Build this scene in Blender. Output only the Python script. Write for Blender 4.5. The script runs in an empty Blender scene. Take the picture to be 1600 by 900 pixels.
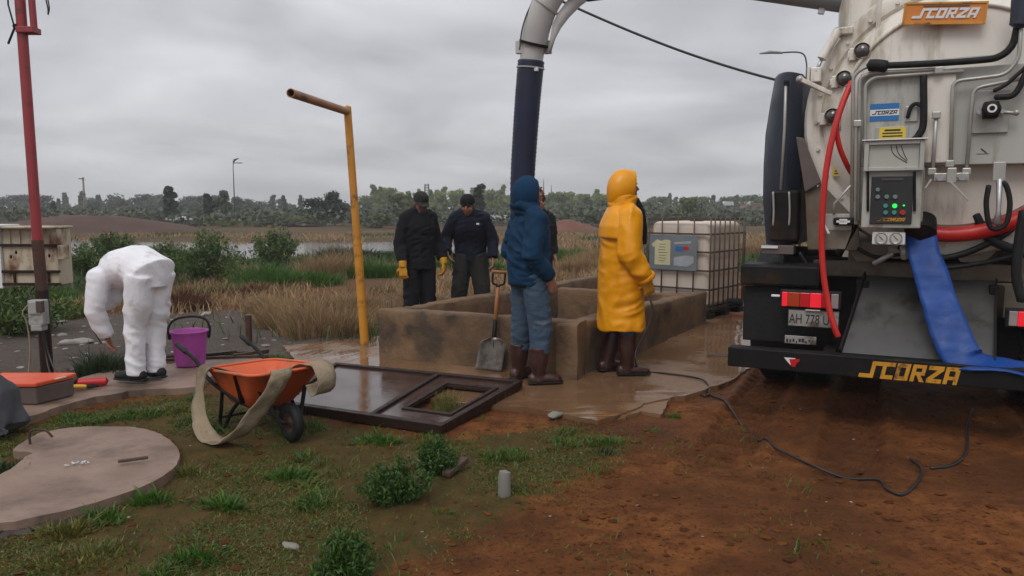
import bpy, bmesh, math, random
import numpy as np
from mathutils import Vector, Matrix, noise as mnoise

R = math.radians
random.seed(7); rng = np.random.default_rng(7)
scene = bpy.context.scene
col = scene.collection

# ---------------------------------------------------------------- camera
CAM_H = 1.5; FPX = 1200.0; PITCH = math.atan(125 / 1200)
cam_data = bpy.data.cameras.new('camera'); cam = bpy.data.objects.new('camera', cam_data); col.objects.link(cam)
cam.location = (0, 0, CAM_H); cam.rotation_euler = (math.pi / 2 - PITCH, 0, 0)
cam_data.sensor_width = 36; cam_data.lens = 36 * FPX / 1600; cam_data.clip_start = .05; cam_data.clip_end = 3000
scene.camera = cam

# ---------------------------------------------------------------- sky, sun, exposure
SUN_EL, SUN_AZ = R(50), R(205)          # azimuth clockwise from +Y (sun behind the camera, a little to the left)
world = bpy.data.worlds.new('World'); scene.world = world; world.use_nodes = True
wn = world.node_tree.nodes; wl = world.node_tree.links; wn.clear()
def W(t, **kw):
    n = wn.new(t)
    for k, v in kw.items(): setattr(n, k, v)
    return n
w_out = W('ShaderNodeOutputWorld'); w_bg = W('ShaderNodeBackground'); w_bg.inputs['Strength'].default_value = .1
w_sky = W('ShaderNodeTexSky', sky_type='NISHITA', sun_disc=False, sun_elevation=SUN_EL, sun_rotation=SUN_AZ)
w_tc = W('ShaderNodeTexCoord'); w_sep = W('ShaderNodeSeparateXYZ'); wl.new(w_tc.outputs['Generated'], w_sep.inputs[0])
# the cloud deck: project the view direction on a flat layer far overhead
w_abs = W('ShaderNodeMath', operation='MAXIMUM'); w_abs.inputs[1].default_value = 0; wl.new(w_sep.outputs['Z'], w_abs.inputs[0])
w_den = W('ShaderNodeMath', operation='ADD'); w_den.inputs[1].default_value = .20; wl.new(w_abs.outputs[0], w_den.inputs[0])
w_cb = W('ShaderNodeCombineXYZ')
for ax in 'XY':
    d = W('ShaderNodeMath', operation='DIVIDE'); wl.new(w_sep.outputs[ax], d.inputs[0]); wl.new(w_den.outputs[0], d.inputs[1]); wl.new(d.outputs[0], w_cb.inputs[ax])
w_n1 = W('ShaderNodeTexNoise'); w_n1.inputs['Scale'].default_value = .95; w_n1.inputs['Detail'].default_value = 4; w_n1.inputs['Roughness'].default_value = .48; w_n1.inputs['Distortion'].default_value = .35
wl.new(w_cb.outputs[0], w_n1.inputs['Vector'])
w_r = W('ShaderNodeValToRGB')
w_r.color_ramp.elements[0].position = .30; w_r.color_ramp.elements[0].color = (3.2, 3.28, 3.5, 1)
w_r.color_ramp.elements[1].position = .70; w_r.color_ramp.elements[1].color = (7.9, 7.9, 8.2, 1)
wl.new(w_n1.outputs['Fac'], w_r.inputs[0])
# overcast skies brighten smoothly from the horizon to the zenith
w_g = W('ShaderNodeMapRange'); w_g.inputs['From Min'].default_value = 0; w_g.inputs['From Max'].default_value = 1; w_g.inputs['To Min'].default_value = .95; w_g.inputs['To Max'].default_value = 1.9
wl.new(w_abs.outputs[0], w_g.inputs['Value'])
w_mul = W('ShaderNodeVectorMath', operation='SCALE'); wl.new(w_r.outputs[0], w_mul.inputs[0]); wl.new(w_g.outputs[0], w_mul.inputs['Scale'])
w_mix = W('ShaderNodeMix', data_type='RGBA'); w_mix.inputs[0].default_value = .93
wl.new(w_sky.outputs[0], w_mix.inputs[6]); wl.new(w_mul.outputs[0], w_mix.inputs[7])
wl.new(w_mix.outputs[2], w_bg.inputs['Color']); wl.new(w_bg.outputs[0], w_out.inputs['Surface'])

sun_d = bpy.data.lights.new('sun', 'SUN'); sun_d.energy = 1.25; sun_d.angle = R(28); sun_d.color = (1, .97, .93)
sun = bpy.data.objects.new('sun', sun_d); col.objects.link(sun)
sdir = Vector((math.sin(SUN_AZ) * math.cos(SUN_EL), math.cos(SUN_AZ) * math.cos(SUN_EL), math.sin(SUN_EL)))
sun.rotation_euler = (-sdir).to_track_quat('-Z', 'Y').to_euler()
vs = scene.view_settings; vs.view_transform = 'Standard'; vs.look = 'None'; vs.exposure = 0; vs.gamma = 1; vs.use_curve_mapping = False
scene.cycles.max_bounces = 6; scene.cycles.use_denoising = True; scene.cycles.volume_bounces = 1

# ---------------------------------------------------------------- helpers
_c, _s = math.cos(PITCH), math.sin(PITCH)
def ray(px, py):
    x = (px - 800) / FPX; u = (450 - py) / FPX
    return Vector((x, _c + u * _s, -_s + u * _c))
def ground(px, py, z=0.):                       # where a line of sight meets the level z
    r = ray(px, py); return Vector((0, 0, CAM_H)) + r * ((z - CAM_H) / r.z)
def at(px, py, y):                              # the point of a line of sight y metres ahead
    r = ray(px, py); return Vector((0, 0, CAM_H)) + r * (y / r.y)

def vnoise(x, y, seed=0):
    x = np.asarray(x, float); y = np.asarray(y, float)
    xi = np.floor(x).astype(np.int64); yi = np.floor(y).astype(np.int64); fx = x - xi; fy = y - yi
    fx = fx * fx * (3 - 2 * fx); fy = fy * fy * (3 - 2 * fy)
    def h(a, b):
        n = (a * 374761393 + b * 668265263 + seed * 974634777) & 0xffffffff
        n = ((n ^ (n >> 13)) * 1274126177) & 0xffffffff
        return ((n ^ (n >> 16)) & 0xffff) / 65535.
    return (h(xi, yi) * (1 - fx) + h(xi + 1, yi) * fx) * (1 - fy) + (h(xi, yi + 1) * (1 - fx) + h(xi + 1, yi + 1) * fx) * fy
def fbm(x, y, seed=0, o=4):
    s = 0; a = .5; x = np.asarray(x, float); y = np.asarray(y, float)
    for i in range(o): s = s + a * vnoise(x * 2 ** i, y * 2 ** i, seed + i); a *= .5
    return s
def sst(a, b, x):
    t = np.clip((np.asarray(x, float) - a) / (b - a), 0, 1); return t * t * (3 - 2 * t)
def inside(x, y, poly, soft=.15):               # soft mask of a polygon
    x = np.asarray(x, float); y = np.asarray(y, float)
    ins = np.zeros(x.shape, bool); dist = np.full(x.shape, 1e9)
    n = len(poly)
    for i in range(n):
        x0, y0 = poly[i][0], poly[i][1]; x1, y1 = poly[(i + 1) % n][0], poly[(i + 1) % n][1]
        if y0 != y1: ins ^= ((y0 > y) != (y1 > y)) & (x < (x1 - x0) * (y - y0) / (y1 - y0) + x0)
        L = (x1 - x0) ** 2 + (y1 - y0) ** 2
        t = np.clip(((x - x0) * (x1 - x0) + (y - y0) * (y1 - y0)) / max(L, 1e-9), 0, 1)
        dist = np.minimum(dist, np.hypot(x - x0 - t * (x1 - x0), y - y0 - t * (y1 - y0)))
    return sst(-soft, soft, np.where(ins, dist, -dist))

TC = Vector((2.675, 4.86, 0)); TR = Vector((.9, -.436, 0)).normalized(); TF = Vector((.436, .9, 0)).normalized()   # the truck's rear centre, right, forward
POND = [(-60, 30), (-30, 26), (-14, 24.5), (-8, 24), (-4, 25.5), (-.5, 27), (1.6, 30), (1.2, 34), (-4, 36), (-12, 35), (-30, 40), (-60, 46)]
def hgt(x, y):
    x = np.asarray(x, float); y = np.asarray(y, float)
    z = .11 * sst(6.6, 9.2, y) * sst(.2, 2.2, x) * (1 - .6 * sst(14, 30, y))
    z = z + .05 * sst(37, 60, y) + .3 * sst(100, 300, y)
    z = z - .30 * inside(x, y, POND, 1.2)
    near = 1 - sst(14, 40, y)
    z = z + near * (.05 * (fbm(x * .8, y * .8, 3, 3) - .45) + .034 * (fbm(x * 4.5, y * 4.5, 5, 4) - .47) + .012 * (fbm(x * 16, y * 16, 6, 2) - .37))
    z = z + (1 - near) * .35 * (fbm(x * .12, y * .12, 8, 4) - .47)
    # wheel ruts behind the truck
    u = (x - TC.x) * TR.x + (y - TC.y) * TR.y; v = (x - TC.x) * TF.x + (y - TC.y) * TF.y
    along = sst(-1.5, -.3, v + .8 * (fbm(u * 2, v, 21, 2) - .4)) * (1 - sst(3.5, 5, v))
    for uc in (-1.12, -.42, .80):
        d = np.abs(u - uc)
        rut = (1 - sst(.13, .20, d)) * along
        z = z - .055 * rut + .030 * np.exp(-((d - .22) / .05) ** 2) * along
        z = z + .048 * rut * sst(.1, .6, np.sin(v * 2 * math.pi / .17 + np.abs(u - uc) * 6))
    return z
def rut_mask(x, y):
    u = (x - TC.x) * TR.x + (y - TC.y) * TR.y; v = (x - TC.x) * TF.x + (y - TC.y) * TF.y; m = 0
    for uc in (-1.12, -.42, .80): m = np.maximum(m, (1 - sst(.10, .24, np.abs(u - uc))) * (.55 + .45 * sst(-.2, .5, np.sin(v * 2 * math.pi / .17 + np.abs(u - uc) * 6 + math.pi))))
    return m * sst(-1.7, -.4, v + .8 * (fbm(u * 2, v, 21, 2) - .4))
def hz(x, y): return float(hgt(np.array([x]), np.array([y]))[0])

# ---- materials
MATS = {}
def nodes_of(name):
    m = bpy.data.materials.new(name); m.use_nodes = True
    nt = m.node_tree; return m, nt, nt.nodes['Principled BSDF']
def pm(name, c1, c2=None, scale=6, rough=.6, rvar=.15, bump=.15, bscale=30, metal=0., dirt=None, coat=0., spec=.5, stretch=(1, 1, 1), emit=None, island=0., transl=0.):
    """procedural paint/stone/cloth: two tones mixed by noise, uneven gloss, fine relief, optional dirt patches (colour, scale, amount)"""
    m, nt, b = nodes_of(name); N = nt.nodes; L = nt.links
    if c2 is None: c2 = tuple(v * .78 for v in c1)
    tc = N.new('ShaderNodeTexCoord'); mp = N.new('ShaderNodeMapping'); mp.inputs['Scale'].default_value = stretch
    L.new(tc.outputs['Object'], mp.inputs[0])
    def nz(sc, det=5, ro=.55):
        n = N.new('ShaderNodeTexNoise'); n.inputs['Scale'].default_value = sc; n.inputs['Detail'].default_value = det; n.inputs['Roughness'].default_value = ro
        L.new(mp.outputs[0], n.inputs['Vector']); return n.outputs['Fac']
    def rng_(v, a, b_, c=0, d=1):
        r = N.new('ShaderNodeMapRange'); r.inputs['From Min'].default_value = a; r.inputs['From Max'].default_value = b_; r.inputs['To Min'].default_value = c; r.inputs['To Max'].default_value = d
        L.new(v, r.inputs['Value']); return r.outputs[0]
    def mix(f, a, b_):
        x = N.new('ShaderNodeMix'); x.data_type = 'RGBA'
        if hasattr(f, 'links'): L.new(f, x.inputs[0])
        else: x.inputs[0].default_value = f
        for i, v in ((6, a), (7, b_)):
            if hasattr(v, 'links'): L.new(v, x.inputs[i])
            else: x.inputs[i].default_value = (*v, 1)
        return x.outputs[2]
    n1 = nz(scale)
    f = rng_(n1, .3, .7)
    if island:
        g = N.new('ShaderNodeNewGeometry'); f = g.outputs['Random Per Island']
    c = mix(f, c1, c2)
    if dirt:
        dc, ds, da = dirt; dn = nz(ds, 7, .65); df = rng_(dn, .62 - da * .3, .72 - da * .2); c = mix(df, c, dc)
    L.new(c, b.inputs['Base Color'])
    L.new(rng_(nz(scale * 2.3), .3, .7, max(rough - rvar, .03), min(rough + rvar, 1)), b.inputs['Roughness'])
    b.inputs['Metallic'].default_value = metal; b.inputs['Specular IOR Level'].default_value = spec
    if coat: b.inputs['Coat Weight'].default_value = coat; b.inputs['Coat Roughness'].default_value = .12
    if bump:
        bp = N.new('ShaderNodeBump'); bp.inputs['Strength'].default_value = bump; bp.inputs['Distance'].default_value = .02
        L.new(nz(bscale, 6, .6), bp.inputs['Height']); L.new(bp.outputs[0], b.inputs['Normal'])
    if emit: b.inputs['Emission Color'].default_value = (*emit[0], 1); b.inputs['Emission Strength'].default_value = emit[1]
    if transl:
        b.inputs['Subsurface Weight'].default_value = 0
        tr = N.new('ShaderNodeBsdfTranslucent'); L.new(c, tr.inputs[0]); ms = N.new('ShaderNodeMixShader'); ms.inputs[0].default_value = transl
        L.new(b.outputs[0], ms.inputs[1]); L.new(tr.outputs[0], ms.inputs[2]); L.new(ms.outputs[0], N['Material Output'].inputs['Surface'])
    MATS[name] = m; return m

# ---- geometry collector
class MB:
    def __init__(s): s.v = []; s.f = []
    def add(s, vs_, fs):
        o = len(s.v); s.v += [tuple(v) for v in vs_]; s.f += [tuple(i + o for i in f) for f in fs]; return s
    def box(s, c, size, rot=None):
        hx, hy, hz_ = (d / 2 for d in size); c = Vector(c)
        vs_ = [Vector((x, y, z)) for x in (-hx, hx) for y in (-hy, hy) for z in (-hz_, hz_)]
        if rot is not None: vs_ = [rot @ v for v in vs_]
        return s.add([v + c for v in vs_], [(0, 1, 3, 2), (4, 6, 7, 5), (0, 4, 5, 1), (2, 3, 7, 6), (0, 2, 6, 4), (1, 5, 7, 3)])
    def bar(s, a, b, w, h, up=(0, 0, 1)):        # rectangular bar from a to b
        a = Vector(a); b = Vector(b); t = (b - a); L = t.length; t.normalize(); up = Vector(up)
        x = t.cross(up)
        if x.length < 1e-4: x = t.cross(Vector((1, 0, 0)))
        x.normalize(); z = x.cross(t)
        m = Matrix((x, t, z)).transposed()
        return s.box((a + b) / 2, (w, L, h), m)
    def hexa(s, p):                              # 8 points: bottom quad then top quad
        return s.add(p, [(0, 3, 2, 1), (4, 5, 6, 7), (0, 1, 5, 4), (1, 2, 6, 5), (2, 3, 7, 6), (3, 0, 4, 7)])
    def tube(s, pts, rad, n=12, side=None, cap=True, dome=.5):
        pts = [Vector(p) for p in pts]; k = len(pts)
        if not isinstance(rad, (list, tuple)): rad = [rad] * k
        rad = [r if isinstance(r, (list, tuple)) else (r, r) for r in rad]
        T = []
        for i in range(k):
            t = (pts[min(i + 1, k - 1)] - pts[max(i - 1, 0)]); t.normalize(); T.append(t)
        x = Vector(side) if side else T[0].orthogonal()
        rings = []; base = len(s.v)
        for i in range(k):
            x = x - T[i] * x.dot(T[i])
            if x.length < 1e-5: x = T[i].orthogonal()
            x.normalize(); y = T[i].cross(x)
            ra, rb = rad[i]
            for j in range(n):
                a = 2 * math.pi * j / n
                s.v.append(tuple(pts[i] + x * (ra * math.cos(a)) + y * (rb * math.sin(a))))
        for i in range(k - 1):
            for j in range(n):
                a = base + i * n + j; b = base + i * n + (j + 1) % n
                s.f.append((a, b, b + n, a + n))
        if cap:
            for i, sg in ((0, -1), (k - 1, 1)):
                s.v.append(tuple(pts[i] + T[i] * (sg * dome * min(rad[i])))); ci = len(s.v) - 1
                for j in range(n):
                    a = base + i * n + j; b = base + i * n + (j + 1) % n
                    s.f.append((b, a, ci) if sg < 0 else (a, b, ci))
        return s
    def lathe(s, prof, n=24, c=(0, 0, 0), m=None):   # profile (radius, z) about local z
        base = len(s.v); c = Vector(c)
        for r, z in prof:
            for j in range(n):
                a = 2 * math.pi * j / n; p = Vector((r * math.cos(a), r * math.sin(a), z))
                s.v.append(tuple((m @ p if m else p) + c))
        for i in range(len(prof) - 1):
            for j in range(n):
                a = base + i * n + j; b = base + i * n + (j + 1) % n
                s.f.append((a, b, b + n, a + n))
        return s
    def ball(s, c, r, n=14, m=14, rot=None):
        r = r if isinstance(r, (list, tuple)) else (r, r, r); c = Vector(c); base = len(s.v)
        for i in range(m + 1):
            th = math.pi * i / m
            for j in range(n):
                a = 2 * math.pi * j / n
                p = Vector((r[0] * math.sin(th) * math.cos(a), r[1] * math.sin(th) * math.sin(a), r[2] * math.cos(th)))
                s.v.append(tuple((rot @ p if rot else p) + c))
        for i in range(m):
            for j in range(n):
                a = base + i * n + j; b = base + i * n + (j + 1) % n
                s.f.append((a, a + n, b + n, b))
        return s
    def prism(s, poly, a, b, fn):                # polygon (p,q) extruded between a and b; fn(p,q,h)->xyz
        n = len(poly)
        return s.add([fn(p, q, a) for p, q in poly] + [fn(p, q, b) for p, q in poly],
                     [tuple(range(n - 1, -1, -1)), tuple(range(n, 2 * n))] + [(i, (i + 1) % n, n + (i + 1) % n, n + i) for i in range(n)])
    def build(s, name, mat, parent=None, smooth=False, bevel=0., seg=2, subd=0, solid=0., autos=None):
        me = bpy.data.meshes.new(name); me.from_pydata(s.v, [], s.f); me.validate(); me.update()
        bm = bmesh.new(); bm.from_mesh(me); bmesh.ops.remove_doubles(bm, verts=bm.verts, dist=1e-5); bmesh.ops.recalc_face_normals(bm, faces=bm.faces); bm.to_mesh(me); bm.free()
        return link(name, me, mat, parent, smooth, bevel, seg, subd, solid)
def link(name, me, mat, parent=None, smooth=False, bevel=0., seg=2, subd=0, solid=0.):
    o = bpy.data.objects.new(name, me); col.objects.link(o)
    if mat is not None:
        me.materials.append(MATS[mat] if isinstance(mat, str) else mat)
    if smooth:
        me.shade_smooth()
        if smooth == 'auto': me.set_sharp_from_angle(angle=R(38))
    if solid: md = o.modifiers.new('s', 'SOLIDIFY'); md.thickness = solid; md.offset = 0
    if bevel: md = o.modifiers.new('b', 'BEVEL'); md.width = bevel; md.segments = seg; md.limit_method = 'ANGLE'; md.angle_limit = R(40)
    if subd: md = o.modifiers.new('d', 'SUBSURF'); md.levels = subd; md.render_levels = subd
    if parent is not None: o.parent = parent
    return o
def empty(name, loc=(0, 0, 0), rz=0.):
    o = bpy.data.objects.new(name, None); col.objects.link(o); o.location = loc; o.rotation_euler = (0, 0, rz); o.empty_display_size = .1; return o
def tag(o, label, cat, group=None, kind=None):
    if label: o['label'] = label
    if cat: o['category'] = cat
    if group: o['group'] = group
    if kind: o['kind'] = kind
    return o
def copy_tree(o, parent=None):
    c = o.copy(); col.objects.link(c); c.parent = parent
    for ch in o.children: copy_tree(ch, c)
    return c
def spline(pts, n=8):                            # Catmull-Rom through the points (any tuple length)
    P = [np.array(p, float) for p in pts]; P = [2 * P[0] - P[1]] + P + [2 * P[-1] - P[-2]]; out = []
    for i in range(1, len(P) - 2):
        for k in range(n):
            t = k / n; a, b, c, d = P[i - 1:i + 3]
            out.append(.5 * (2 * b + (c - a) * t + (2 * a - 5 * b + 4 * c - d) * t * t + (3 * b - a - 3 * c + d) * t ** 3))
    out.append(P[-2]); return [tuple(p) for p in out]
def np_mesh(name, verts, faces, mat, smooth=False, parent=None):
    verts = np.asarray(verts, np.float32); faces = np.asarray(faces, np.int32); k = faces.shape[1]
    me = bpy.data.meshes.new(name); me.vertices.add(len(verts)); me.vertices.foreach_set('co', verts.ravel())
    me.loops.add(faces.size); me.loops.foreach_set('vertex_index', faces.ravel())
    me.polygons.add(len(faces)); me.polygons.foreach_set('loop_start', np.arange(0, faces.size, k, dtype=np.int32))
    me.update(calc_edges=True); me.validate()
    return link(name, me, mat, parent, smooth)
def remeshed(name, mb, mat, parent=None, voxel=.01, smooth_it=4, disp=()):
    """weld a pile of overlapping closed shapes into one continuous skin; disp: (freq x, y, z, depth, ridged) folds"""
    me = bpy.data.meshes.new(name + '_raw'); me.from_pydata(mb.v, [], mb.f)
    bm = bmesh.new(); bm.from_mesh(me); bmesh.ops.remove_doubles(bm, verts=bm.verts, dist=1e-6); bmesh.ops.recalc_face_normals(bm, faces=bm.faces); bm.to_mesh(me); bm.free()
    t = bpy.data.objects.new('tmp', me); col.objects.link(t)
    m = t.modifiers.new('r', 'REMESH'); m.mode = 'VOXEL'; m.voxel_size = voxel; m.use_smooth_shade = True
    if smooth_it: m = t.modifiers.new('s', 'SMOOTH'); m.iterations = smooth_it; m.factor = .5
    dg = bpy.context.evaluated_depsgraph_get(); dg.update()
    me2 = bpy.data.meshes.new_from_object(t.evaluated_get(dg)); me2.name = name
    bpy.data.objects.remove(t); bpy.data.meshes.remove(me)
    if disp:
        n = len(me2.vertices); co = np.empty(n * 3, np.float32); me2.vertices.foreach_get('co', co); co = co.reshape(-1, 3)
        nr = np.empty(n * 3, np.float32); me2.vertices.foreach_get('normal', nr); nr = nr.reshape(-1, 3); d = np.zeros(n)
        off = random.uniform(0, 50)
        for sx, sy, sz, amp, rid in disp:
            v = np.array([mnoise.noise((x * sx + off + z * 1.5, y * sy + off * .7 - z * 1.2, z * sz + (x - y) * sz * .25)) for x, y, z in co])
            if rid:      # creases come in patches, not evenly
                k_ = np.array([mnoise.noise((x * 3.1 + off * 2 + sz, y * 3.1, z * 3.1)) for x, y, z in co]); v = (.5 - 2 * np.abs(v)) * np.clip(.55 + 1.9 * k_, .05, 1.5)
            d += amp * v
        me2.vertices.foreach_set('co', (co + nr * d[:, None]).astype(np.float32).ravel()); me2.update()
    me2.materials.clear(); me2.shade_smooth()
    return link(name, me2, mat, parent)

# ---- lettering
GLYPH = {   # block letters as quads that touch without overlapping (unit height)
 'S': [[(-.45, 0), (.25, 0), (.25, .24), (-.45, .24)], [(.25, 0), (.52, 0), (.52, 1), (.25, 1)], [(.52, .76), (1.0, .76), (1.0, 1), (.52, 1)]],
 'C': [[(0, 0), (.26, 0), (.26, 1), (0, 1)], [(.26, .76), (.8, .76), (.8, 1), (.26, 1)], [(.26, 0), (.8, 0), (.8, .24), (.26, .24)]],
 'O': [[(0, 0), (.26, 0), (.26, 1), (0, 1)], [(.6, 0), (.86, 0), (.86, 1), (.6, 1)], [(.26, .76), (.6, .76), (.6, 1), (.26, 1)], [(.26, 0), (.6, 0), (.6, .24), (.26, .24)]],
 'R': [[(0, 0), (.26, 0), (.26, 1), (0, 1)], [(.26, .8), (.86, .8), (.86, 1), (.26, 1)], [(.62, .58), (.86, .58), (.86, .8), (.62, .8)], [(.26, .38), (.86, .38), (.86, .58), (.26, .58)], [(.36, .38), (.62, .38), (.92, 0), (.62, 0)]],
 'Z': [[(0, .76), (.95, .76), (.95, 1), (0, 1)], [(0, 0), (.95, 0), (.95, .24), (0, .24)], [(0, .24), (.38, .24), (.95, .76), (.57, .76)]],
 'A': [[(0, 0), (.26, 0), (.26, .78), (0, .78)], [(.62, 0), (.88, 0), (.88, .78), (.62, .78)], [(0, .78), (.88, .78), (.88, 1), (.0, 1)], [(.26, .26), (.62, .26), (.62, .46), (.26, .46)]]}
ADV = {'S': .98, 'C': .92, 'O': 1.0, 'R': 1.02, 'Z': 1.06, 'A': 1.0}
def block_word(word, w, h, shear=.28, depth=.004):
    """MB of a word in the plane x (right) z (up), front towards -y, centred"""
    x = .45; quads = []
    for ch in word:
        for q in GLYPH[ch]: quads.append([(px + x + shear * pz, pz) for px, pz in q])
        x += ADV[ch]
    mb = MB(); sx = w / x
    for q in quads: mb.prism([(p * sx - w / 2, z * h - h / 2) for p, z in q], 0, depth, lambda p, z, d: (p, -d, z))
    return mb
def font_word(body, h, w=None, depth=.002):
    cu = bpy.data.curves.new('t', 'FONT'); cu.body = body; cu.size = 1; cu.align_x = 'CENTER'; cu.align_y = 'CENTER'; cu.extrude = 0; cu.resolution_u = 3
    o = bpy.data.objects.new('t', cu); col.objects.link(o); dg = bpy.context.evaluated_depsgraph_get(); dg.update()
    me = bpy.data.meshes.new_from_object(o.evaluated_get(dg)); bpy.data.objects.remove(o)
    xs = [v.co.x for v in me.vertices]; ys = [v.co.y for v in me.vertices]
    W_ = max(xs) - min(xs); H_ = max(ys) - min(ys); sx = (w / W_) if w else h / H_
    mb = MB(); cx = (max(xs) + min(xs)) / 2; cy = (max(ys) + min(ys)) / 2
    mb.add([((v.co.x - cx) * sx, -depth, (v.co.y - cy) * h / H_) for v in me.vertices], [tuple(p.vertices) for p in me.polygons])
    return mb
def place(mb, origin, ux=(1, 0, 0), uz=(0, 0, 1)):      # put a word built in x/z on a tilted plane
    ux = Vector(ux).normalized(); uz = Vector(uz); uz = (uz - ux * uz.dot(ux)).normalized(); uy = uz.cross(ux); o = Vector(origin)
    mb.v = [tuple(o + ux * v[0] + uy * v[1] + uz * v[2]) for v in mb.v]; return mb

# ---------------------------------------------------------------- materials
pm('concrete', (.195, .115, .058), (.088, .050, .024), 3, .8, .12, .5, 22, dirt=((.055, .035, .022), 2.2, .45))
pm('concrete_slab', (.26, .175, .128), (.175, .112, .08), 2.5, .55, .2, .25, 30, dirt=((.10, .065, .045), 1.4, .4))
pm('rubble', (.06, .045, .035), (.03, .02, .015), 9, .9, .1, .6, 25)
pm('tank_paint', (.72, .68, .61), (.64, .60, .53), 1.2, .36, .12, .03, 12, dirt=((.40, .34, .26), 3.2, .34), coat=.3, stretch=(1.6, 1, .35))
pm('panel_paint', (.42, .415, .38), (.35, .345, .315), 1.5, .42, .1, .03, 14, dirt=((.22, .20, .16), 4, .36), stretch=(1.6, 1, .35))
pm('shaded_lower_paint', (.22, .19, .145), (.13, .11, .08), 2, .5, .15, .06, 14, dirt=((.12, .08, .05), 2.6, .5))  # paint darkened to carry the shade under the tank, plus real grime
pm('black_steel', (.005, .0048, .005), (.009, .008, .007), 5, .6, .12, .1, 30, dirt=((.030, .016, .008), 4, .28), spec=.22)
pm('black_rubber', (.007, .007, .0075), (.012, .012, .012), 8, .65, .12, .15, 40, spec=.3)
pm('navy_plastic', (.018, .025, .045), (.012, .017, .032), 2.5, .42, .1, .05, 20)
pm('chute_steel', (.075, .073, .07), (.045, .043, .042), 2.2, .42, .12, .08, 14, dirt=((.02, .018, .016), 3, .35), stretch=(1, 1, .5))
pm('galvanised', (.42, .42, .42), (.32, .32, .33), 8, .38, .12, .08, 30, metal=.7)
pm('steel_pipe', (.40, .39, .36), (.33, .32, .29), 8, .36, .1, .04, 30, metal=.35)
pm('boom_grey', (.22, .225, .235), (.17, .175, .18), 3, .42, .1, .04, 18)
pm('boom_light', (.50, .49, .47), (.42, .41, .40), 3, .42, .1, .04, 18)
pm('hose_navy', (.010, .017, .050), (.006, .010, .030), 4, .5, .15, .1, 30)
pm('blue_fabric', (.005, .055, .26), (.003, .036, .18), 5, .5, .1, .2, 14, spec=.3)
pm('blue_sticker', (.02, .16, .42), (.018, .14, .38), 4, .35, .05, 0)
pm('white_paint', (.72, .72, .72), (.62, .62, .61), 5, .45, .1, .03, 20)
pm('orange_paint', (.66, .23, .03), (.55, .18, .02), 4, .4, .1, .03, 20)
pm('logo_yellow', (.62, .30, .02), (.46, .20, .012), 8, .5, .1, .05, 20, dirt=((.02, .015, .01), 9, .28))
pm('yellow_sticker', (.66, .50, .05), (.58, .42, .04), 6, .4, .05, 0)
pm('ink', (.012, .012, .012), (.02, .02, .02), 6, .5, .05, 0)
pm('red_rubber', (.55, .018, .012), (.42, .012, .01), 4, .38, .1, .05, 30)
pm('tail_red', (.55, .012, .02), (.45, .01, .015), 6, .2, .05, 0, coat=.6)
pm('tail_red_lit', (.7, .02, .03), (.6, .02, .02), 6, .2, .05, 0, emit=((1, .02, .05), .35))
pm('tail_amber', (.42, .05, .015), (.35, .04, .01), 6, .25, .05, 0)
pm('tail_clear', (.30, .26, .25), (.24, .2, .2), 6, .25, .05, 0)
pm('plate_white', (.30, .29, .27), (.22, .2, .18), 8, .45, .1, .05, 20, dirt=((.08, .05, .03), 8, .35))
pm('button_grey', (.16, .22, .22), (.12, .17, .17), 20, .35, .05, 0)
pm('button_teal', (.05, .28, .24), (.04, .22, .2), 20, .35, .05, 0)
pm('button_red', (.35, .03, .02), (.3, .02, .02), 20, .35, .05, 0)
pm('button_green', (.02, .5, .08), (.02, .4, .06), 20, .35, .05, 0, emit=((.02, 1, .12), .9))
pm('smoked_window', (.42, .42, .36), (.34, .34, .3), 3, .12, .05, 0, coat=.5)
pm('gauge_face', (.5, .49, .45), (.42, .41, .38), 12, .3, .05, 0)
pm('dome_lens', (.10, .085, .075), (.05, .042, .038), 6, .12, .05, 0, coat=.8)
pm('brown_bracket', (.13, .10, .09), (.09, .065, .055), 5, .5, .1, .1, 20)
pm('tote_plastic', (.76, .66, .57), (.68, .56, .46), 1.6, .45, .1, .03, 10, transl=.12)
pm('tote_cage', (.13, .10, .08), (.08, .06, .045), 8, .45, .1, .05, 30, metal=.4)
pm('tote_plate', (.19, .22, .235), (.15, .17, .18), 4, .4, .1, .03, 20)
pm('paper_yellow', (.62, .58, .36), (.52, .47, .28), 7, .8, .05, .1, 20)
pm('paper_white', (.42, .44, .46), (.30, .32, .34), 8, .7, .05, .1, 20)
pm('yellow_pipe', (.60, .27, .025), (.50, .20, .018), 3, .45, .12, .1, 20, dirt=((.10, .045, .02), 5, .28))
pm('yellow_pipe_arm', (.34, .16, .07), (.26, .11, .05), 4, .5, .12, .1, 20, dirt=((.10, .05, .03), 5, .3))
pm('red_pole', (.30, .035, .04), (.24, .025, .03), 3, .5, .12, .08, 20, dirt=((.10, .03, .03), 5, .25))
pm('rust', (.075, .028, .015), (.03, .012, .008), 6, .7, .15, .35, 22)
pm('rusty_plate', (.070, .042, .036), (.035, .017, .012), 1.8, .15, .11, .06, 20, dirt=((.05, .018, .010), 3, .35))
pm('rust_frame', (.028, .011, .007), (.013, .006, .004), 5, .5, .2, .3, 22, spec=.3)
pm('cabinet_cream', (.50, .44, .33), (.42, .36, .25), 3, .5, .1, .05, 20, dirt=((.13, .05, .02), 4.5, .45), stretch=(1, 1, .5))
pm('meter_grey', (.36, .36, .35), (.28, .28, .27), 5, .5, .1, .05, 20, dirt=((.14, .11, .08), 6, .3))
pm('wheelbarrow_orange', (.62, .105, .025), (.52, .08, .02), 3, .42, .12, .05, 20, dirt=((.22, .09, .04), 4, .32))
pm('canvas', (.30, .235, .155), (.23, .175, .11), 5, .85, .08, .5, 60, dirt=((.13, .09, .055), 4, .4))
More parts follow.
